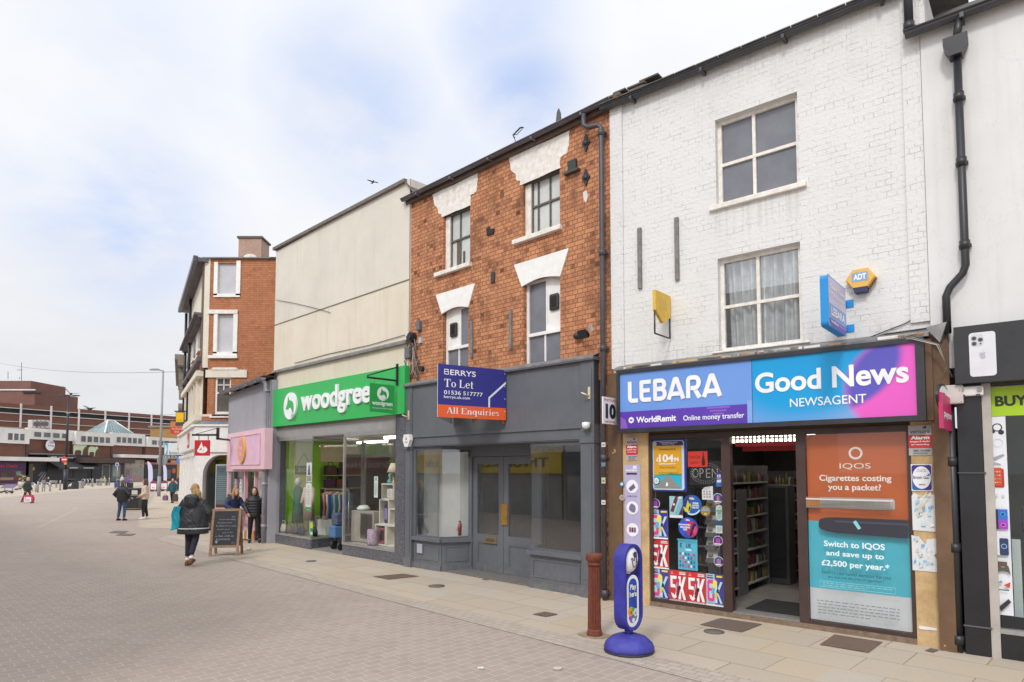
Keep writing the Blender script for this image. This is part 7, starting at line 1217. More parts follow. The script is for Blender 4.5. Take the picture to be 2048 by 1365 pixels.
# ------------------------------------------------------------------ charity shop window
r = thing('mannequin', 'headless mannequin in a pale pink top and patterned skirt in the charity shop window', 'mannequin', WW.w(1.34, .42, .31), WW.a)
q = MB(); q.loft([(0, 0, .02, .12, .12), (0, 0, .03, .12, .12)], M_STEEL); q.tube([(0, 0, .02), (0, 0, .6)], .015, M_STEEL, 8); q.build('stand', r)
q = MB(); q.loft([(0, 0, .38, .21, .15), (0, 0, .6, .19, .14), (0, 0, .78, .16, .11)], pm('#8d7563', '#5d4a3f', 40, .8)); q.build('skirt', r)
q = MB(); q.loft([(0, 0, .7, .19, .13), (0, 0, .95, .16, .11), (0, 0, 1.2, .2, .12), (0, 0, 1.3, .18, .1), (0, 0, 1.36, .07, .06)], pm('#d9c0ae', '#cbb09d', 6, .8))
for s_ in (-1, 1): q.tube([(.17*s_, 0, 1.28), (.25*s_, -.02, 1.05), (.28*s_, -.06, .85)], [.07, .065, .06], pm('#d9c0ae', '#cbb09d', 6, .8), 8)
q.build('top', r); q = MB(); q.lathe([(.055, 1.34), (.05, 1.42), (.0, 1.44)], '#c9c7c3', 12); q.build('neck', r)
r = thing('mannequin', 'dark green dressed mannequin behind the pink one in the charity shop window', 'mannequin', WW.w(.50, .52, .31), WW.a); q = MB(); q.loft([(0, 0, .25, .22, .16), (0, 0, .8, .17, .12), (0, 0, 1.2, .2, .12), (0, 0, 1.32, .08, .06)], pm('#2f6b52', '#24543f', 9, .8)); q.build('dress', r); q = MB(); q.tube([(0, 0, 0), (0, 0, .4)], .015, M_STEEL, 8); q.build('stand', r); q = MB(); q.ell((0, 0, 1.45), (.08, .1, .12), '#c9cbcc', 12, 8); q.build('head', r)
for lab, u, z0_, z1_, w_, lay in (('black and white photo notice hanging in the left charity window', 1.86, 1.78, 2.3, .28, [('p', [(.2, .35), (.35, .8), (.5, .95), (.65, .8), (.8, .35)], '#3f4348'), ('r', .1, .9, .05, .3, '#6d7075'), ('l', .15, .85, .08, .28, 3, '#e2e2e2')]), ('white and green opening notice hanging in the left charity window', 1.84, .98, 1.74, .3, [('r', 0, 1, 0, .16, '#2f9a52'), ('o', .5, .88, .1, .04, '#5a9a6a'), ('l', .15, .85, .25, .8, 10, '#a5a9a5'), ('t', 'welcome', .2, .05, .6, .06, '#e9f2ea')]), ('green and yellow card in the left charity window corner', 2.1, .33, .72, .16, [('r', 0, 1, .55, .95, '#c9dd3a'), ('r', .1, .9, .1, .3, '#dfe9df')])):
    print_('window_notice', lab, 'notice', WW.M(u, .06, z0_), w_, z1_-z0_, lay, None, '#e6e8e6' if z1_ > 1 else '#2f9a52')
q = MB(); q.box(0, .55, 0, .03, 0, .25, pm('#5a5f2a')); q.text('ZONE', .46, .06, -.38, .12, -.004, '#a9ad6a', .02); q.tube([(.05, .01, .25), (.27, .01, .62), (.5, .01, .25)], .008, M_BLACKP, 5); tag(q.build('hanging_plaque', None, rotM(WW.M(.15, .60, 1.98), pi/2)), 'dark olive plaque hanging on the back panel of the charity window', 'plaque')
r = thing('clothes_rail', 'chrome rail packed with coloured clothes inside the charity shop entrance', 'clothes rail', WW.w(1.05, 1.08, .03), WW.a+radians(14)); q = MB()
for x in (0, .95): q.tube([(x, 0, 0), (x, 0, 1.5)], .018, M_STEEL, 8); q.tube([(x, -.25, .02), (x, .25, .02)], .015, M_STEEL, 6)
q.tube([(0, 0, 1.5), (.95, 0, 1.5)], .016, M_STEEL, 8); q.build('rail', r); rr = random.Random(9)
for k in range(13):
    x = .06+k*.069; q = MB(); L_ = rr.uniform(.7, 1.15); c = rr.choice(('#b3262c', '#2b5f7d', '#c9b8a0', '#2f7a55', '#7d3a4a', '#3a3a45', '#5a7fa0', '#d8d0c4', '#a04a3a', '#2b4a8a')); mm = pm(c, None, 10, .85); q.loft([(x, 0, 1.42-L_, .03, .24), (x, .02, 1.42-L_*.5, .028, .2), (x, 0, 1.36, .025, .22), (x, 0, 1.44, .02, .05)], mm, 12); q.tube([(x, -.2, 1.37), (x, 0, 1.45), (x, .2, 1.37)], .01, '#c08a50', 5); q.tube([(x, 0, 1.45), (x, 0, 1.52)], .005, M_STEEL, 4); q.build('garment', r)
def shelf(label, u, v, z, w_, seed):
    r = thing('wall_shelf', label, 'shelf', WW.w(u, v, z), WW.a+pi/2); q = MB(); q.box(0, w_, 0, .35, 0, .03, pm('#b9a184')); q.build('board', r); rr = random.Random(seed); x = .05
    while x < w_-.3:
        q = MB(); ww = rr.uniform(.22, .34); hh = rr.uniform(.18, .3); c = rr.choice(('#4a2f28', '#2f2430', '#5d2f2a', '#2b2b30', '#7d4a2f', '#5a2a55')); q.bbox(x, x+ww, .05, .28, .03, .03+hh, .03, pm(c, None, 6, .6)); q.tube([(x+ww*.25, .15, .03+hh), (x+ww*.3, .15, .12+hh), (x+ww*.7, .15, .12+hh), (x+ww*.75, .15, .03+hh)], .012, pm(c), 6); q.build('handbag', r); x += ww+.05
shelf('upper shelf of dark handbags on the left wall of the charity shop', .47, 1.45, 1.92, 1.3, 2); shelf('lower shelf of dark handbags on the left wall of the charity shop', .47, 1.45, 1.52, 1.3, 5)
rr = random.Random(21)
for k, (u, v, c, lab) in enumerate(((.30, .2, '#c9c2b5', 'pale patterned handbag at the left end of the charity window'), (.62, .2, '#6d5a50', 'round brown handbag in the charity window'), (.98, .2, '#4d4a50', 'grey handbag in the charity window'), (1.40, .18, '#2d3440', 'navy handbag under the pink mannequin'), (1.88, .3, '#232327', 'black handbag by the entrance side of the left charity window'))):
    r = thing('handbag', lab, 'handbag', WW.w(u, v, .30), WW.a); q = MB(); q.loft([(0, 0, 0, .14, .06), (0, 0, .08, .17, .07), (0, 0, .2, .13, .05), (0, 0, .24, .08, .03)], pm(c, None, 14, .6), 16); q.build('body', r); q = MB(); q.tube([(-.09, 0, .2), (-.07, 0, .34), (.07, 0, .34), (.09, 0, .2)], .01, pm(c), 6); q.build('handle', r)
def crate(label, u, v, z, w_=.5, h_=.42):
    r = thing('wooden_crate', label, 'crate', WW.w(u-.34, v, z), WW.a, 'white display crates in the charity window'); q = MB(); d = .32; wm = pm('#dcd8cc', '#c9c4b5', 8, .7); t = .03; q.box(0, t, 0, d, 0, h_, wm); q.box(w_-t, w_, 0, d, 0, h_, wm); q.box(t, w_-t, 0, d, 0, t, wm); q.box(t, w_-t, 0, d, h_-t, h_, wm); q.box(t, w_-t, d-.02, d-.003, t, h_-t, wm); q.build('crate', r); return r
crate('white crate at the bottom left of the stack in the right charity window', 5.15, .3, .30, .46, .50); crate('white crate at the bottom right of the stack in the right charity window', 5.63, .3, .30, .40, .50); crate('tall white crate in the middle of the stack in the right charity window', 5.33, .3, .80, .4, .60); crate('white crate at the middle right of the stack in the charity window', 5.74, .3, .80, .36, .40); crate('white crate on top of the stack under the lamp in the charity window', 5.42, .3, 1.40, .5, .38)
r = thing('table_lamp', 'table lamp with a cream pleated shade on top of the crate stack', 'lamp', WW.w(5.36, .46, 1.785), WW.a); q = MB(); q.lathe([(.07, 0), (.07, .02), (.03, .05), (.05, .14), (.02, .22), (.015, .3)], pm('#a08a5a', None, 8, .3, metal=.4), 14); q.build('base', r); q = MB(); q.lathe([(.17, .26), (.08, .48)], pm('#e6dcc2', '#dacfb3', 30, .8), 24); q.build('lamp_shade', r)
q = MB(); q.lathe([(.06, 0), (.07, .05), (.02, .12), (.05, .2), (.0, .24)], '#6fb0b0', 12); tag(q.build('figurine', None, WW.M(5.14, .5, 1.785)), 'small turquoise figurine beside the cream lamp', 'figurine')
for lab, u, z, w_, h_, c, c2 in (('white kettle in the top crate of the charity window', 5.55, 1.435, .22, .22, '#e2e0da', '#cfcdc8'), ('dark purple box in the tall middle crate', 5.45, .835, .16, .42, '#352f55', '#8a7fb0'), ('pink framed doll box in the bottom left crate', 5.27, .335, .24, .38, '#b0506a', '#3a2a30')):
    r = thing('boxed_item', lab, 'box', WW.w(u-.34, .36, z), WW.a); q = MB(); q.bbox(0, w_, 0, .16, 0, h_, .02, c); q.build('carton', r); q = MB(); q.poly(rrect(w_*.15, w_*.85, h_*.2, h_*.85, .02), -.003, c2); q.build('print', r)
r = thing('microwave_oven', 'grey boxed screen with an orange side low in the right charity window', 'screen', WW.w(3.68, .35, .30), WW.a); q = MB(); q.bbox(0, 1.0, 0, .3, 0, .78, .015, pm('#a39c90', '#948d82', 4, .6)); q.box(-.01, .06, .01, .28, .02, .76, '#c46a3a'); q.build('case', r); q = MB(); q.poly(rrect(.42, .95, .1, .72, .02), -.004, '#5b5550'); q.poly(rrect(.46, .91, .14, .68, .01), -.006, '#4a4642'); q.build('screen', r)
r.name = 'boxed_television'
q = MB(); q.lathe([(.12, 0), (.13, .06), (.13, .36), (.12, .38), (.0, .37)], pm('#c9b8c5', '#8d6f8f', 25, .5), 18); tag(q.build('storage_tin', None, WW.M(4.88, .2, .30)), 'round patterned tin beside the white crates', 'tin')
q = MB(); q.lathe([(.14, 0), (.18, .05), (.1, .12), (.0, .13)], '#d5e0da', 16, (0, 0, 0)); tag(q.build('china_bowl', None, WW.M(4.0, .5, 1.085)), 'pale china bowl on the boxed screen', 'bowl')
print_('window_notice', 'narrow pale green notice hanging in the right charity window', 'notice', WW.M(5.1, .08, 1.45), .16, .5, [('r', .3, .7, .8, .95, '#7fae8f'), ('l', .15, .85, .1, .7, 6, '#8fa59a')], None, '#dbe6df')
r = thing('shopping_trolley', 'small blue wheeled shopping trolley in the charity shop entrance', 'trolley', WW.w(3.10, .25, .03), WW.a); q = MB(); q.bbox(-.16, .16, -.12, .12, .32, .62, .03, pm('#4f79a8', '#3f668f', 8, .7)); q.build('basket', r); q = MB(); 
for x in (-.14, .14): q.tube([(x, .12, .1), (x, .1, .62), (x, .22, 1.0)], .014, M_BLACKP, 6)
q.tube([(-.14, .22, 1.), (.14, .22, 1.)], .018, M_BLACKP, 6); q.bbox(-.14, .14, -.06, .12, .64, .95, .03, pm('#5a6a7d', '#2f3a55', 20, .7)); q.build('frame', r)
for x in (-.17, .17): q = MB(); q.X = Matrix.Translation((x, .05, .11)) @ Matrix.Rotation(pi/2, 4, 'Y'); q.lathe([(.04, -.015), (.11, -.018), (.11, .018), (.04, .015)], M_BLACKP, 18); q.build('wheel', r)
q = MB(); q.bbox(0, .9, 0, .4, 0, .42, .01, '#d9d6cf'); q.ell((.2, .15, .47), (.12, .06, .05), '#d5d2cc', 12, 6); q.ell((.6, .15, .47), (.14, .06, .06), '#9a9078', 12, 6); tag(q.build('display_plinth', None, WW.M(1.0, .62, .29)), 'white plinth with pale shoes inside the charity shop entrance', 'plinth')
# stall outside the pink shop
g0 = gr(487, 1081); r = thing('stall_table', 'pink painted stall table with a striped cloth outside the pink shop', 'stall', g0, radians(-20)); q = MB(); q.box(-.42, .42, -.02, .5, .3, .82, PK); q.box(-.46, .46, -.06, .54, .82, .86, PK)
for z in (.45, .6, .72): q.box(-.43, .43, -.028, -.02, z, z+.012, pm('#d3a5ae'))
for x in (-.4, .34): q.box(x, x+.06, -.02, .04, .0, .3, PK)
q.build('table', r); q = MB()
for k in range(9): q.box(-.4+k*.09, -.32+k*.09, -.03, -.024, .05, .30, ('#c98f4a', '#e9e4da', '#3f9a8f', '#d9a06a', '#f0ece4')[k % 5])
q.build('striped_cloth', r); q = MB(); q.lathe([(.05, .86), (.04, 1.0), (.0, 1.02)], '#5aa04f', 10, (.3, .1, 0)); q.lathe([(.09, .86), (.09, .93), (.0, .93)], '#d9c8d0', 10, (-.1, .1, 0)); q.box(.05, .2, .05, .2, .86, .93, '#e0e0dc'); q.build('goods', r)
for k, (u, w_) in enumerate(((.35, .14), (-.3, .14))):
    q = MB(); q.box(0, w_, 0, .03, 0, 1.2, '#e9e6e6'); [q.poly(arc(w_*.5+.03*((i % 2)-.5), .1+.13*i, .03, .03, n=10), -.004, '#2b2b2e') for i in range(9)]; tag(q.build('spotted_banner', None, WP.M(u, .02, .6)), ('right', 'left')[k]+' white banner with black spots in the pink shop window', 'banner')
q = MB(); q.lathe([(.13, 0), (.15, .55), (.16, .6), (.16, .66), (.0, .66)], pm('#2f3033'), 16); q.lathe([(.152, .5), (.157, .56)], '#d9b43a', 16); g0 = gr(527, 1076); tag(q.build('waste_bin', None, Matrix.Translation(g0)), 'black bin with a yellow band behind the woman in black by the pink shop', 'bin')

# ------------------------------------------------------------------ furniture of the square
def lamp_post(): 
    g0 = gr(317.5, 992.7); r = thing('street_lamp', 'tall grey street lamp on the side pavement kerb', 'street lamp', g0); top = at(326.5, 741, g0.y).z; gm = pm('#9b9c9d', '#8a8b8c', .8, .5); q = MB(); dx = at(326.5, 741, g0.y).x-g0.x
    q.tube([(0, 0, 0), (0, 0, 1.6)], .13, gm, 12); q.tube([(0, 0, 1.6), (dx, 0, top)], [.1, .07], gm, 12); q.build('column', r); e = at(302, 739, g0.y); q = MB(); q.tube([(dx, 0, top-.03), (e.x-g0.x+.5, 0, e.z)], .05, gm, 8); q.build('arm', r)
    q = MB(); q.loft([(e.x-g0.x+.3, 0, e.z-.06, .45, .14), (e.x-g0.x+.3, 0, e.z+.05, .4, .1), (e.x-g0.x+.35, 0, e.z+.1, .2, .06)], gm, 14); q.build('lantern', r)
    z = at(320, 921, g0.y).z; q = MB(); q.prism(arc(.12, z, .42, .42, n=20), .12, .15, pm('#87898c')); tag(q.build('road_sign', None, Matrix.Translation(g0)), 'grey back of a round road sign on the tall street lamp', 'road sign')
lamp_post()
g0 = gr(130, 979.5); r = thing('lamp_column', 'tall black lamp column with twin arms on the square', 'street lamp', g0); t1 = at(137.7, 791, g0.y); dx = t1.x-g0.x; q = MB(); q.tube([(0, 0, 0), (0, 0, 2.2)], .2, M_BLACKP, 12); q.tube([(0, 0, 2.2), (dx*.5, 0, 6), (dx, 0, t1.z)], [.13, .12, .08], M_BLACKP, 12); q.lathe([(.14, 0), (.18, .08), (.12, .2)], '#8d8d90', 12, (dx*.55, 0, at(136, 828, g0.y).z)); q.build('column', r)
q = MB(); a, b_ = at(119.5, 790, g0.y), at(156.5, 791, g0.y); q.tube([(a.x-g0.x, 0, a.z), (dx, 0, t1.z+.05), (b_.x-g0.x, 0, b_.z)], .05, M_BLACKP, 6); q.build('arm', r)
for X_ in (a.x-g0.x+.2, b_.x-g0.x-.2): q = MB(); q.ell((X_, 0, t1.z-.02), (.45, .15, .08), M_BLACKP, 12, 6); q.build('lantern', r)
z = at(131, 919, g0.y).z; xx = at(131, 919, g0.y).x-g0.x; q = MB(); q.prism(arc(xx, z, .33, .33, n=24), -.2, -.16, '#c8353c'); q.rect(xx-.24, xx+.24, z-.06, z+.06, -.205, '#efeceb'); tag(q.build('no_entry_sign', None, Matrix.Translation(g0)), 'round red no entry sign on the black lamp column', 'road sign')
q = MB(); zz = at(133, 927, g0.y).z; q.box(xx-.02, xx+.28, -.2, -.17, zz-.12, zz+.12, '#d08a2f'); tag(q.build('plate_sign', None, Matrix.Translation(g0)), 'small orange plate below the no entry sign', 'road sign')
def litter_bin(label, px, py, w_, h_, c, gold=True, lid=True):
    g0 = gr(px, py); r = thing('litter_bin', label, 'bin', g0); q = MB(); q.bbox(-w_/2, w_/2, -w_*.4, w_*.4, 0, h_*.68, .03, pm(c, None, 3, .45)); q.build('body', r)
    if gold: q = MB(); [q.box(-w_/2-.006, w_/2+.006, -w_*.4-.006, w_*.4+.006, z, z+.025, '#a89550') for z in (.06, h_*.64)]; q.text('LITTER', -.12, h_*.5, .24, .06, -w_*.4-.008, '#cfcfc9', .02); q.build('trim', r)
    if lid: q = MB(); q.bbox(-w_/2-.02, w_/2+.02, -w_*.42, w_*.42, h_*.88, h_*.97, .03, pm(c)); [q.box(s_*w_*.42-.03, s_*w_*.42+.03, -w_*.3, w_*.3, h_*.68, h_*.89, pm(c)) for s_ in (-1, 1)]; q.build('lid', r)
    return r
litter_bin('black litter bin with gold trim between the two people talking', 268, 1019.5, .75, 1.18, '#2b2c2f'); 
r = litter_bin('black dog waste bin with a white dog mark beside the black lamp column', 144.5, 978, .95, 1.15, '#2c3030', False); q = MB(); q.prism(spline([(-.15, .3), (-.1, .5), (.05, .55), (.15, .65), (.2, .55), (.12, .45), (.1, .25), (.04, .4), (-.05, .4), (-.1, .25)], 3), -.41, -.385, '#e4e4e2'); q.build('dog_mark', r)
litter_bin('grey steel bin right of the dog waste bin', 158.5, 976.5, .75, 1.2, '#9a9a98', False, False)
hm = M_STEEL; pr = None; HL = [('nearest cycle hoop, just behind the walker with the red bag', 65, 984), ('second cycle hoop from the walker with the red bag', 79, 983.5), ('third cycle hoop from the walker with the red bag', 94.5, 983), ('cycle hoop between the grey bin and the parked bicycle', 166, 971), ('cycle hoop on the left of the parked bicycle', 172.5, 971), ('small cycle hoop at the right end, by the parked bicycle', 179, 970.5)]
for lab, px, py in HL:
    g0 = gr(px, py)
    if pr is None:
        pr = thing('cycle_hoop', lab, 'bike rack', g0, radians(-25), 'steel cycle hoops on the square'); q = MB(); q.tube([(-.45, 0, 0), (-.45, 0, .45)]+[(.45*cos(radians(180-t)), 0, .45+.42*sin(radians(t))) for t in range(15, 180, 15)]+[(.45, 0, .45), (.45, 0, 0)], .05, hm, 8); q.build('hoop', pr)
    else: copy_thing(pr, g0, radians(-25), lab)
pb = None
for lab, px, py in (('thin steel post left of the no entry column, nearest the hoops', 75.5, 985.5), ('thin steel post between the hoops and the no entry column', 100, 982), ('thin steel post just left of the no entry column', 120, 981), ('thin steel post right of the bins on the square', 185, 974), ('thin steel post at the right end of the row, by the benches', 218.5, 971), ('thin steel post beside the seated person in the bright vest', 202, 971.5)):
    g0 = gr(px, py)
    if pb is None: pb = thing('steel_post', lab, 'bollard', g0, 0, 'thin steel posts on the square'); q = MB(); q.lathe([(.075, 0), (.075, 1.0), (.06, 1.03), (0, 1.04)], hm, 12); q.build('post', pb)
    else: copy_thing(pb, g0, None, lab)
def bike(label, px, py, rz, c):
    g0 = gr(px, py); r = thing('bicycle', label, 'bicycle', g0, rz)
    for x in (-.52, .52):
        q = MB(); q.tube([(x+.33*cos(a), 0, .34+.33*sin(a)) for a in [2*pi*k/20 for k in range(21)]], .025, M_BLACKP, 6); [q.tube([(x, 0, .34), (x+.31*cos(a), 0, .34+.31*sin(a))], .006, M_STEEL, 4) for a in [2*pi*k/8 for k in range(8)]]; q.build('wheel', r)
    q = MB(); [q.tube(l, .02, c, 6) for l in ([(-.52, 0, .34), (-.1, 0, .32), (.38, 0, .8)], [(-.1, 0, .32), (-.2, 0, .85)], [(-.52, 0, .34), (-.18, 0, .76), (.36, 0, .82)], [(.52, 0, .34), (.36, 0, .9)])]; q.build('frame', r); q = MB(); q.tube([(.3, -.25, .98), (.38, 0, .95), (.3, .25, .98)], .018, M_BLACKP, 6); q.build('handlebar', r); q = MB(); q.ell((-.22, 0, .9), (.13, .07, .04), M_BLACKP, 10, 6); q.build('saddle', r)
bike('bicycle parked at the hoops right of the bins', 175, 972, radians(20), '#3a3b40')
def bench(label, px, py, rz):
    g0 = gr(px, py); r = thing('bench', label, 'bench', g0, rz); wd_ = pm('#a39a90', '#8c8379', 3, .7); q = MB(); [q.box(-.8, .8, -.2+.14*k, -.08+.14*k, .42, .46, wd_) for k in range(3)]; q.build('seat', r); q = MB(); [q.box(-.8, .8, .24, .28, .6+.15*k, .72+.15*k, wd_) for k in range(2)]; q.build('backrest', r)
    for x in (-.65, .65): q = MB(); q.box(x-.04, x+.04, -.2, .25, 0, .42, M_STEEL); q.box(x-.04, x+.04, .25, .29, 0, .88, M_STEEL); q.build('leg', r)
bench('slatted bench under the seated person on the left of the square', 100, 975.5, radians(200)); bench('slatted bench by the bright vested person on the square', 205, 971, radians(170))
for k, (lab, px, py) in enumerate((('left white pavement board with a dark arched top behind the street lamp', 307, 983), ('right white pavement board with a dark arched top behind the street lamp', 328, 982.5))):
    g0 = gr(px, py); r = thing('pavement_board', lab, 'a-board', g0); s_ = g0.y/F; w_ = 13*s_; h_ = 22*s_; q = MB(); q.prism([(-w_/2, .1), (w_/2, .1), (w_/2, h_*.86), (0, h_), (-w_/2, h_*.86)], -.03, .03, '#7d3040'); q.build('frame', r); q = MB(); q.rect(-w_*.42, w_*.42, .2, h_*.72, -.036, '#e6e4e2'); q.text('SALE', -w_*.2, h_*.3, w_*.4, h_*.12, -.04, '#b05060', .02); q.build('panel', r); q = MB(); [q.box(x-.04, x+.04, -.03, .5, 0, .12, M_BLACKP) for x in (-w_*.4, w_*.4)]; q.build('leg', r)
for lab, px, ph, yt in (('left pale lilac feather flag in front of the black shop', 298.5, 12, 923), ('right pale lilac feather flag beside the white pavement boards', 328.5, 9, 927)):
    g0 = gr(px, 972); r = thing('feather_flag', lab, 'flag', g0); top = at(px, yt, g0.y).z; s_ = g0.y/F; w_ = ph*s_*.75; q = MB(); q.prism(spline([(-w_*.2, .6), (w_*.6, .6), (w_*.7, top*.5), (w_*.4, top*.85), (-w_*.4, top), (-w_*.55, top*.95), (-w_*.3, top*.6)], 4), -.02, .02, '#c9c3e0'); q.build('banner', r); q = MB(); q.tube([(-w_*.3, .04, 0), (-w_*.35, .04, top*.6), (-w_*.6, .04, top)], .03, M_BLACKP, 6); q.build('pole', r)
g0 = gr(233.5, 968); r = thing('parking_sign', 'small round sign on a thin grey post before the grey door', 'road sign', g0); z = at(234.5, 929, g0.y).z; q = MB(); q.tube([(0, 0, 0), (0, 0, z+.2)], .05, M_STEEL, 8); q.build('post', r); q = MB(); q.prism(arc(0, z, .3, .3, n=18), -.1, -.06, '#b9c0c9'); q.prism(arc(0, z, .2, .2, n=18), -.11, -.1, '#4a5f8f'); q.build('plate', r)
g0 = gr(13, 982); r = thing('sloping_board', 'tilted purple information board at the left edge of the square', 'notice board', g0); s_ = g0.y/F; q = MB(); q.add([(-14*s_, 0, 5.5*s_), (13*s_, 0, 5.5*s_), (16*s_, .6, 13*s_), (-12*s_, .6, 13*s_)], [(0, 1, 2, 3)], pm('#6d5a86', '#57486e', .8, .4)); q.box(-14*s_, 13*s_, -.04, -.01, 5*s_, 5.6*s_, '#b9b9bd'); q.build('panel', r); q = MB(); [q.tube([(x*s_, .3, 0), (x*s_, .3, 9*s_)], .04, M_STEEL, 6) for x in (-8, 7)]; q.build('leg', r)
g0 = gr(44, 975); r = thing('planter', 'pale planter with small plants before the purple shop', 'planter', g0); q = MB(); q.lathe([(.35, 0), (.45, .7), (.4, .7), (0, .65)], '#bdb5a5', 14); q.build('pot', r); q = MB(); rr = random.Random(4); 
for k in range(60): a = rr.uniform(0, 6.3); R = rr.uniform(0, .45); z = .7+rr.uniform(0, .7); x, y = R*cos(a), R*sin(a); q.add([(x, y, z), (x+rr.uniform(-.15, .15), y, z+.12), (x+rr.uniform(-.1, .1), y+.1, z+.2)], [(0, 1, 2)], rr.choice(('#6f7d4a', '#8d9a5a', '#b9a05a', '#5d6b3f')))
q.build('plant', r)
# birds
def bird(name, label, P0, rz, wl, wr, sc, c='#3f4044', c2='#55565b', tail=True, legs=False, group=None, pitch=0):
    r = thing(name, label, 'bird', P0, rz, group); q = MB(); m1, m2 = pm(c, None, 6, .8), pm(c2, None, 6, .8)
    q.X = Matrix.Rotation(pitch, 4, 'Y') @ Matrix.Scale(sc, 4)
    rings = [[(x+.0, ry*cos(a), z+rz_*sin(a)) for a in [2*pi*k/10 for k in range(10)]] for x, z, ry, rz_ in ((-.16, .0, .015, .012), (-.08, -.005, .05, .045), (.02, -.01, .065, .06), (.09, .01, .045, .045), (.12, .03, .03, .032), (.15, .045, .03, .03), (.175, .045, .018, .018), (.2, .04, .004, .004))]
    q.rings(rings, m1); o = q.build('body', r); X_ = q.X
    q = MB(); q.X = X_; q.add([(-.13, -.03, .005), (-.13, .03, .005), (-.28, .06, 0), (-.28, -.06, 0), (-.13, -.03, -.004), (-.13, .03, -.004), (-.28, .06, -.006), (-.28, -.06, -.006)], [(0, 1, 2, 3), (7, 6, 5, 4), (0, 3, 7, 4), (1, 5, 6, 2), (2, 6, 7, 3)], m2); q.build('tail', r)
    for s_, (dz, sw) in ((1, wl), (-1, wr)) if wl else ():
        q = MB(); q.X = X_; A = [(.06, .04*s_, .02), (.08+sw*.3, .2*s_, .02+dz*.45), (.0+sw, .42*s_, .02+dz), (-.06+sw*.6, .3*s_, .02+dz*.62), (-.07, .16*s_, .02+dz*.3), (-.08, .05*s_, .01)]
        n = len(A); q.add(A+[(x, y, z-.008) for x, y, z in A], [tuple(range(n)), tuple(range(2*n-1, n-1, -1))]+[(i, (i+1) % n, (i+1) % n+n, i+n) for i in range(n)], m2); q.build('wing', r)
    return r
bird('pigeon', 'pigeon landing with raised wings on top of the black lamp column', at(142, 787.5, 69), radians(110), (.42, .02), (.03, -.06), 1.9); bird('pigeon', 'pigeon gliding just right of the black lamp column', at(180, 817.5, 60), radians(75), (.16, .0), (.02, -.06), 2.0)
bird('gull', 'small bird flying high left of the cream parapet', at(746, 364, 30), radians(-60), (.06, -.12), (.05, .0), .75)
gb = None
for k, (px, py) in enumerate(((2, 987), (9, 985.5), (13, 988), (21, 986), (24, 988), (33, 981), (40, 980))):
    g0 = gr(px, py); lab = 'grey pigeon pecking on the paving at the left edge'
    if gb is None: gb = bird('ground_pigeon', lab, g0+Vector((0, 0, .14)), .4, None, None, 1.5, group='pigeons on the ground'); [c for c in gb.children]
    else: copy_thing(gb, g0+Vector((0, 0, .14)), k*1.3, lab, 'pigeons on the ground')
# overhead wires
def wire(label, a, b, sag=.3): q = MB(); a, b = Vector(a), Vector(b); q.tube([a.lerp(b, t/12)-Vector((0, 0, sag*4*(t/12)*(1-t/12))) for t in range(13)], .008, M_BLACKP, 4); tag(q.build('overhead_wire', None), label, 'wire')
wire('overhead wire from the left over the street lamp to the corner bank', at(-40, 716, 60), at(372, 743, 27.), .5); wire('lower overhead wire behind the street lamp to the corner bank', at(200, 822, 90), at(352, 828, 46), .3)
p0 = WW.w(WW.u(552, 600, -.03), -.03, WW.z(552, 600, -.03)); p1 = WW.w(WW.u(660, 625, -.03), -.03, WW.z(660, 625, -.03)); wire('dark cable end hanging across the cream render wall', p0, p1, -.03)
# ------------------------------------------------------------------ people (designed 1.7 m tall, facing local -y, then scaled)
def fabric(h, h2=None, wr=.6, ws=9., rough=.75, name='cloth'):
    m, t, p = bsdf(name); o = oc(t); c = lin(h); n = t.noise(o, 5, 6, .6); t.put(p.inputs['Base Color'], t.ramp(n, (.3, lin(h2) if h2 else tuple(x*.75 for x in c)), (.7, c))); p.inputs['Roughness'].default_value = rough
    bump(t, p, t.noise(t.vmath('MULTIPLY', o, (1, 1, .7)), ws, 5, .6, .8), wr, .05); return m
def hand(mb, w, d, up, s=1., curl=.6):                 # palm, four unequal curled fingers, a thumb from the side of the palm
    w, d, up = Vector(w), Vector(d).normalized(), Vector(up); sd_ = d.cross(up).normalized(); up = sd_.cross(d).normalized()
    F_ = lambda a, b, c: w+(d*a+sd_*b+up*c)*s
    mb.rings([[F_(a, .038*k_*cos(q), .014*sin(q)) for q in [2*pi*i/8 for i in range(8)]] for a, k_ in ((-.01, .7), (.02, .85), (.055, 1.), (.085, .95))], M_SKIN)
    for b, L in ((-.028, .062), (-.010, .072), (.009, .068), (.027, .054)):
        p0 = F_(.08, b, 0); p1 = F_(.08+L*.5, b, -.012*curl); p2 = F_(.08+L*(1-.35*curl), b, -.05*curl); mb.tube([p0, p1, p2], [.009*s, .0085*s, .007*s], M_SKIN, 6)
    mb.tube([F_(.02, -.036, -.002), F_(.055, -.056, -.012), F_(.085, -.050, -.024)], [.011*s, .010*s, .008*s], M_SKIN, 6)
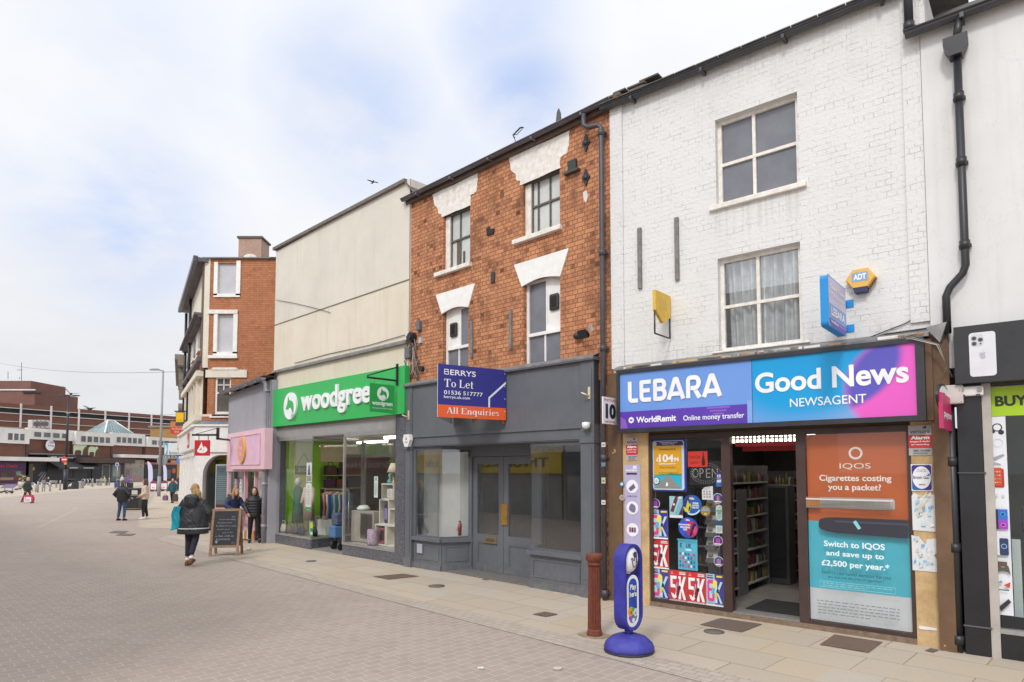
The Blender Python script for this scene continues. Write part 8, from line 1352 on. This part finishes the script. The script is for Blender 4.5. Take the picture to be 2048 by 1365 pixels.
def person(label, g0, rz, h, arms, feet=((.1, 0, 0), (-.1, 0, 0)), coat='#2b2b2e', coat2=None, hem=.75, tr='#232733', shoe='#3a2a22', hair='#6b4a30', hairl=.2, rx=(.20, .21, .20), puff=0., wr=.6, vox=.018, head=(0, 0, 0), hz=0., sit=False, lean=0., hood=None, sock=None, stripe=None, face=True, hatc=None, hem_y=0., ankle=.10, pony=False, rough=.75, scarf=None, shiny=.3, group=None):
    r = thing('person', label, 'person', g0, rz, group); s = h/1.7; dz = -.36 if sit else 0.; sc = Matrix.Scale(s, 4); P = lambda x, y, z: Vector((x, y+lean*(max(0., z-.85)), z+dz))
    hipz = .88+dz; hx, hy, hzz = 0+head[0], lean*.75+head[1]-.02, 1.575+dz+head[2]; HR = Matrix.Translation((hx, hy, hzz)) @ Matrix.Rotation(hz, 4, 'Z')
    b = MB(); m = M_SKIN
    b.X = HR; b.ell((0, 0, .01), (.073, .092, .112), m, 16, 10); b.ell((0, -.035, -.06), (.052, .052, .05), m, 12, 8); b.ell((0, -.095, -.012), (.012, .018, .022), m, 8, 6); [b.ell((q*.074, .005, -.015), (.01, .02, .03), m, 8, 6) for q in (-1, 1)]; b.X = None
    b.tube([P(0, .01, 1.40), (hx, hy+.015, hzz-.06)], [.055, .052], m, 10); b.loft([(*P(0, 0, .86)[:], .13, .09), (*P(0, 0, 1.1)[:], .12, .08), (*P(0, 0, 1.36)[:], .15, .08), (*P(0, 0, 1.43)[:], .06, .05)], m, 12)
    SH, EL, WR = [], [], []
    for q, (e, w) in zip((1, -1), arms): a = P(.142*q, 0, 1.345); e = P(*e); w = P(*w); SH.append(a); EL.append(e); WR.append(w); b.tube([a, e], [.045, .038], m, 8); b.tube([e, w], [.036, .028], m, 8)
    LG_ = []
    for q, f in zip((1, -1), feet):
        hp = Vector((.085*q, 0, hipz)); an = Vector((f[0], f[1]+.02, f[2]+.08)); kn = Vector((.11*q, -.46, hipz-.02)) if sit else (hp+an)/2+Vector((0, -.03-.25*f[2], .02)); LG_.append((hp, kn, an)); b.tube([hp, kn], [.07, .05], m, 8); b.tube([kn, an], [.048, .034], m, 8); b.ell((an.x, an.y-.05, an.z-.04), (.035, .09, .03), m, 8, 6)
    vs, fs = remesh(b, vox*.8, 1); o = MB(); o.X = sc; o.add(vs, fs, m, True)
    for e, w in zip(EL, WR): hand(o, w, w-e, (0, .2, 1) if abs((w-e).normalized().z) < .8 else (0, 1, 0))
    bo = o.build('body', r)
    if face:
        for q in (-1, 1): e = MB(); e.X = sc @ HR; e.ell((q*.03, -.081, .012), (.012, .008, .008), '#efe9e4', 8, 6); e.ell((q*.03, -.088, .012), (.006, .004, .006), '#2a211d', 8, 6); e.tube([(q*.015, -.09, .034), (q*.032, -.09, .039), (q*.048, -.08, .033)], .004, '#4a3426', 5); e.build('eye', r)
        e = MB(); e.X = sc @ HR; e.tube([(-.024, -.083, -.056), (0, -.09, -.06), (.024, -.083, -.056)], .007, '#a8534e', 6); e.build('mouth', r)
    # trousers
    t = MB(); T_ = fabric(tr, None, .5, 12, .8)
    for hp, kn, an in LG_: t.tube([hp+Vector((0, 0, .02)), kn, an+Vector((0, 0, ankle-.06))], [.098, .07, .052], T_, 10)
    t.ell((0, 0, hipz), (.165, .12, .12), T_, 12, 8); vs, fs = remesh(t, vox, 2); o = MB(); o.X = sc; o.add(vs, fs, T_, True); o.build('trousers', r)
    if sock:
        for hp, kn, an in LG_: o = MB(); o.X = sc; o.tube([an+Vector((0, 0, .025)), an+Vector((0, 0, .075))], .044, fl(sock), 10); o.build('sock', r)
    for (hp, kn, an), f in zip(LG_, feet):
        o = MB(); tilt = Matrix.Translation((an.x, an.y, an.z-.08)) @ Matrix.Rotation(-f[2]*3.2 if f[2] else 0, 4, 'X'); o.X = sc @ tilt; sm_ = pm(shoe, None, 9, .6)
        o.rings([[(x*wd, y+0, z0+zz*.5+zz*.5*0) if 0 else (wd*cos(q), y, max(0, zz*.5+zz*.5*sin(q))) for q in [2*pi*k/10 for k in range(10)]] for y, wd, zz, z0, x in ((.075, .02, .07, 0, 0), (.06, .036, .1, 0, 0), (.01, .04, .115, 0, 0), (-.06, .043, .085, 0, 0), (-.13, .045, .06, 0, 0), (-.17, .03, .045, 0, 0), (-.185, .01, .03, 0, 0))], sm_); o.box(-.036, .036, -.16, .06, 0.0, .014, '#6d5446' if sock else '#241d1a'); o.build('shoe', r)
    # coat with sleeves
    c = MB(); CM = fabric(coat, coat2, wr, 7., rough, 'coat_cloth'); a0, a1, a2 = rx; sec = []; n = 26
    for k in range(n+1):
        z = hem+(1.42-hem)*k/n; f = (z-hem)/(1.42-hem); w = a0+(a1-a0)*min(1, f/.35) if f < .35 else a1+(a2-a1)*min(1, (f-.35)/.45)
        if z > 1.30: w *= 1-((z-1.30)/.12)**1.5*.5
        pf = puff*sin(z*2*pi/.085); sec.append((*P(0, hem_y*(1-f), z)[:], w+pf, w*.68+pf))
    c.loft(sec, CM, 20); c.loft([(*P(0, .01, 1.38)[:], .10, .085), (*P(0, .01, 1.47)[:], .085, .08), (*P(0, .01, 1.49)[:], .07, .065)], CM, 14)
    for a, e, w in zip(SH, EL, WR):
        c.tube([P(0, 0, 1.385), Vector((a.x*1.03, a.y, a.z+.012))], [.075, .078], CM, 10); pts = [a.lerp(e, k/6) for k in range(6)]+[e.lerp(w, k/6) for k in range(7)]; R = [(.086-.002*k)+(puff*.8*sin(k*2.4)) for k in range(13)]; R[-1] = .058; R[-2] = .062; R = [q*(1.12 if rx[1] > .26 else 1) for q in R]; c.tube(pts, R, CM, 12)
    if hood == 'down': c.ell(P(0, .13, 1.40), (.16, .07, .10), CM, 14, 8); c.ell(P(0, .15, 1.32), (.12, .06, .12), CM, 14, 8)
    vs, fs = remesh(c, vox, 3); o = MB(); o.X = sc; o.add(vs, fs, CM, True); o.build('coat', r)
    if stripe: o = MB(); o.X = sc; z = hem+.11; w = a0+.012; o.rings([[(w*cos(q), hem_y*.85+w*.68*sin(q), zz) for q in [2*pi*k/28 for k in range(28)]] for zz in (z, z+.022)], fl('#cfcfd2'), True, False); o.build('reflective_stripe', r)
    if hood == 'fur':
        o = MB(); rr = random.Random(5); fm = pm('#c9ad8a', '#a58a68', 30, .95)
        for k in range(150): a = rr.uniform(.1*pi, .9*pi)*1.0; q = P(.17*cos(a*1.1), .05+.12*sin(a), 1.42+rr.uniform(-.03, .06)); o.ell(tuple(q), rr.uniform(.02, .04), fm, 6, 4)
        o2 = MB(); o2.X = sc; o2.v = [sc @ v for v in o.v]; o2.f, o2.m, o2.s = o.f, o.m, o.s; o2.build('fur_trim', r)
    if scarf: o = MB(); o.X = sc; o.loft([(*P(0, -.01, 1.40)[:], .1, .095), (*P(0, -.02, 1.44)[:], .105, .1), (*P(0, -.01, 1.49)[:], .08, .08)], fabric(scarf), 14); o.build('scarf', r)
    # hair
    q = MB(); HM = fabric(hair, None, .8, 26, .6, 'hair'); q.X = HR; q.ell((0, .018, .035), (.083, .094, .105), HM, 16, 10); q.ell((0, .045, -.02), (.078, .068, .09), HM, 12, 8)
    if pony: q.ell((0, .11, .01), (.035, .035, .035), HM, 10, 6); q.tube([(0, .11, .0), (-.02, .16, -.07), (-.035, .15, -.17), (-.04, .12, -.26)], [.045, .055, .045, .015], HM, 10); q.tube([(.04, .07, -.02), (.05, .1, -.12), (.03, .11, -.2)], [.03, .03, .01], HM, 8)
    elif hairl > .05:
        for x, y in ((.07, .02), (-.07, .02), (.04, .07), (-.04, .07), (.0, .085), (.078, -.015), (-.078, -.015)): q.tube([(x*.9, y, .03), (x*1.15, y+.01, -.08), (x*1.2, y+.015-.02*(abs(x) > .06), -.02-hairl)], [.03, .038, .016], HM, 8)
    q.X = None; vs, fs = remesh(q, max(.009, vox*.6), 1); o = MB(); o.X = sc; o.add(vs, fs, HM, True); o.build('hair', r)
    if hatc: o = MB(); o.X = sc @ HR; o.lathe([(.098, .045), (.1, .07), (.085, .11), (.04, .135), (.0, .14)], fabric(hatc), 18); o.build('hat', r)
    return r
g0 = gr(384, 1131); wy = radians(180+6)
person('woman in a long black raincoat walking away with a blond ponytail', g0, wy, 1.79, (((.31, -.03, 1.10), (.20, -.24, .98)), ((-.31, .02, 1.10), (-.25, -.14, .90))), ((.10, -.04, 0), (-.06, .20, .07)), '#34353a', '#232429', .66, '#252936', '#7a5238', '#b8935f', .1, (.315, .30, .235), 0, .9, .016, (0, -.02, 0), radians(42), hood='down', sock='#f0eff0', stripe=True, pony=True, rough=.4, ankle=.17)
Wt = Matrix.Translation(g0) @ Matrix.Rotation(wy, 4, 'Z')
q = MB(); q.X = Wt @ Matrix.Scale(1.79/1.7, 4); hd = Vector((.0, -.02-.02, 1.575)); HRm = Matrix.Translation((0, -.04, 1.575)) @ Matrix.Rotation(radians(42), 4, 'Z'); q.X = q.X @ HRm
for s_ in (-1, 1): q.tube([(s_*.033+.024*cos(a), -.10, .01+.02*sin(a)) for a in [2*pi*k/12 for k in range(13)]], .004, M_BLACKP, 5); q.tube([(s_*.056, -.098, .012), (s_*.082, .0, .01)], .004, M_BLACKP, 5)
q.tube([(-.01, -.102, .012), (.01, -.102, .012)], .004, M_BLACKP, 5); tag(q.build('glasses', None), 'dark rimmed glasses on the woman in the black raincoat', 'glasses')
a, b_ = at(343, 1059, g0.y-.15), at(361.5, 1013, g0.y-.15); w, h = b_.x-a.x, b_.z-a.z; q = MB(); nx, nz = 10, 12
def bagp(i, k, s_): u, v = i/nx, k/nz; return (a.x+w*(.0+u*(.98-.0*v))+.02*sin(v*7)+(.06*(v-.5) if u < .5 else 0), a.y+s_*(.06*sin(pi*u)*(1-.5*v)+.012*sin(9*u+6*v)), a.z+h*v+.03*(u-.5)*(1-v)*2)
for s_ in (-1, 1): q.add([bagp(i, k, s_) for k in range(nz+1) for i in range(nx+1)], [(k*(nx+1)+i, k*(nx+1)+i+1, (k+1)*(nx+1)+i+1, (k+1)*(nx+1)+i) for k in range(nz) for i in range(nx)], fabric('#0d9fb0', '#0b8d9d', .7, 7, .35), True)
tag(q.build('shopping_bag', None), 'flat teal shopping bag carried by the woman in the black raincoat', 'bag')
person('woman in a navy coat with a fur trimmed hood leaning over the pink stall', gr(463, 1083), radians(48), 1.6, (((.26, -.12, 1.14), (.20, -.38, 1.06)), ((-.28, -.10, 1.12), (-.12, -.38, 1.0))), coat='#2b3a5c', coat2='#222e4a', hem=.75, tr='#22242c', hair='#b58a52', hairl=.2, rx=(.2, .22, .215), puff=.008, wr=.5, vox=.015, lean=-.2, head=(0, -.04, -.03), hz=radians(14), hood='fur')
person('smiling woman in a black quilted jacket with long dark hair by the pink shop', gr(507, 1085.5), radians(20), 1.60, (((.27, .02, 1.12), (.26, -.03, .88)), ((-.27, .0, 1.12), (-.17, -.16, .92))), ((.17, -.02, 0), (-.12, .03, 0)), '#26272c', '#1b1c20', .80, '#191a1e', '#22222a', '#3b2620', .26, (.195, .20, .20), .010, .3, .013, hz=radians(-6), sock='#d9d9dd', rough=.5)
r = None
person('man in a black padded jacket and blue jeans with his back to us', gr(243, 1041), radians(172), 1.68, (((.34, .04, 1.10), (.22, -.12, .92)), ((-.34, .04, 1.10), (-.22, -.12, .92))), ((.15, 0, 0), (-.13, 0, 0)), '#222327', '#191a1d', .80, '#3d5270', '#22242a', '#6a5a4a', .0, (.215, .24, .235), .010, .4, .02, face=False, rough=.6)
person('woman in a cream fleece and black leggings beside the black litter bin', gr(289, 1038.5), radians(-72), 1.72, (((.24, .05, 1.10), (.16, -.18, .98)), ((-.24, .05, 1.10), (-.16, -.18, .98))), ((.08, -.05, 0), (-.08, .06, 0)), '#d3bfae', '#bfa995', .84, '#23252e', '#e6e4e4', '#5d4634', .30, (.21, .22, .21), 0, .8, .02, rough=.9)
g0 = gr(54, 1006); person('elderly walker in a dark green coat crossing the square at the left', g0, radians(82), 1.62, (((.24, .04, 1.10), (.18, -.16, .88)), ((-.24, .08, 1.10), (-.2, -.02, .82))), ((.08, -.28, .0), (-.08, .30, .05)), '#3b4440', '#2d3531', .72, '#3a3638', '#6b4a34', '#b9b4ad', .02, (.215, .21, .20), 0, .6, .02, hatc='#b5afaa', rough=.85)
def bag(label, px0, px1, y0, y1, Y, c, lay, c2=None): a, b_ = at(px0, y1, Y), at(px1, y0, Y); w, h = b_.x-a.x, b_.z-a.z; r = thing('shopping_bag', label, 'bag', (a.x, Y, a.z)); q = MB(); q.prism([(0, 0), (w, 0), (w*1.04, h*.5), (w*.9, h), (w*.12, h), (-w*.04, h*.5)], -.09, .09, fabric(c, c2, .5, 6, .5)); q.build('body', r); q = MB(); [q.rect(w*x0, w*x1, h*z0, h*z1, -.095, cc) for x0, x1, z0, z1, cc in lay]; q.tube([(w*.25, 0, h*.98), (w*.4, 0, h*1.3), (w*.6, 0, h*1.3), (w*.75, 0, h*.98)], .012, fl(c), 5); q.build('handle', r); return r
bag('red and white printed carrier bag held by the walker in the green coat', 48, 67, 990, 1004, g0.y-.25, '#c8384a', [(.12, .88, .05, .72, '#e6dfe6'), (.2, .3, .5, .65, '#8a2a3a'), (.2, .75, .25, .35, '#55405a')])
g0 = gr(344.5, 1006); person('woman in a teal coat and red scarf walking towards us with two bags', g0, radians(14), 1.57, (((.25, .04, 1.10), (.27, -.05, .84)), ((-.25, .04, 1.10), (-.29, -.05, .84))), ((.07, -.12, 0), (-.06, .1, 0)), '#2b5560', '#234650', .74, '#23262e', '#2a2426', '#8a5a3a', .12, (.20, .19, .185), 0, .6, .02, scarf='#a0323f', rough=.85)
bag('purple handbag in the right hand of the woman in the teal coat', 326.5, 335, 991, 1001, g0.y-.08, '#7d5a80', []); bag('dark brown bag in the left hand of the woman in the teal coat', 346, 355, 988, 1003, g0.y-.1, '#4f3f3a', [])
person('figure in a long dark coat beyond the woman in teal', gr(358.5, 982), radians(15), 1.6, (((.25, .04, 1.1), (.2, -.1, .9)), ((-.25, .04, 1.1), (-.2, -.1, .9))), coat='#2d2f36', hem=.45, tr='#22242a', hair='#3f3530', hairl=.05, rx=(.25, .23, .22), vox=.03)
person('person in a purple jacket standing in the far group on the square', gr(255, 977), radians(170), 1.45, (((.25, .04, 1.1), (.2, -.1, .9)), ((-.25, .04, 1.1), (-.2, -.1, .9))), coat='#6a4fa8', hem=.8, tr='#2d2f3d', hair='#8a8078', hairl=.05, rx=(.22, .23, .22), vox=.03, face=False)
person('person in a pale grey coat on the left of the far group', gr(243.5, 978.5), radians(150), 1.6, (((.25, .04, 1.1), (.2, -.1, .9)), ((-.25, .04, 1.1), (-.2, -.1, .9))), coat='#b9bcc0', hem=.7, tr='#a9a59d', hair='#a9784a', hairl=.05, rx=(.23, .23, .22), vox=.03, face=False)
person('person in olive green between the grey and purple coats of the far group', gr(249, 977), radians(190), 1.5, (((.25, .04, 1.1), (.2, -.1, .9)), ((-.25, .04, 1.1), (-.2, -.1, .9))), coat='#6b7548', hem=.75, tr='#3a3d40', hair='#3a2f2a', hairl=.05, rx=(.22, .22, .21), vox=.03, face=False)
for lab, px, py, c in (('dark wheeled shopping trolley left of the far group', 234, 977, '#3f4f78'), ('dark wheeled suitcase right of the person in purple', 260.5, 978, '#34363d')):
    g0 = gr(px, py); r = thing('wheeled_trolley', lab, 'trolley', g0); q = MB(); q.bbox(-.26, .26, -.15, .15, .12, .72, .05, pm(c)); q.build('case', r); q = MB(); q.tube([(-.18, .1, .7), (-.18, .12, 1.05), (.18, .12, 1.05), (.18, .1, .7)], .02, M_STEEL, 6); q.build('handle', r); q = MB(); [q.lathe([(.0, .0), (.05, .02), (.05, .1), (0, .12)], M_BLACKP, 10, (x, 0, 0)) for x in (-.2, .2)]; q.build('wheel', r)
person('seated person in a bright yellow green vest and pink hat', gr(212, 970.5)+Vector((0, -.35, 0)), radians(-60), 1.6, (((.24, .0, 1.1), (.15, -.25, .95)), ((-.24, .0, 1.1), (-.15, -.25, .95))), ((.1, -.45, 0), (-.1, -.5, 0)), '#c9e03a', None, .85, '#2b3550', '#33353b', '#5a4a40', .03, (.2, .22, .21), vox=.03, sit=True, hatc='#d97aa0', face=False)
person('seated person in dark clothes and jeans on the bench behind the cycle hoops', gr(99.5, 976)+Vector((0, -.3, 0)), radians(60), 1.65, (((.24, .0, 1.1), (.15, -.3, 1.0)), ((-.24, .0, 1.1), (-.15, -.3, 1.0))), ((.1, -.5, 0), (-.1, -.55, 0)), '#2b2f36', None, .85, '#3f5a82', '#d9d7d5', '#8a4a3a', .03, (.2, .22, .21), vox=.03, sit=True, face=False)
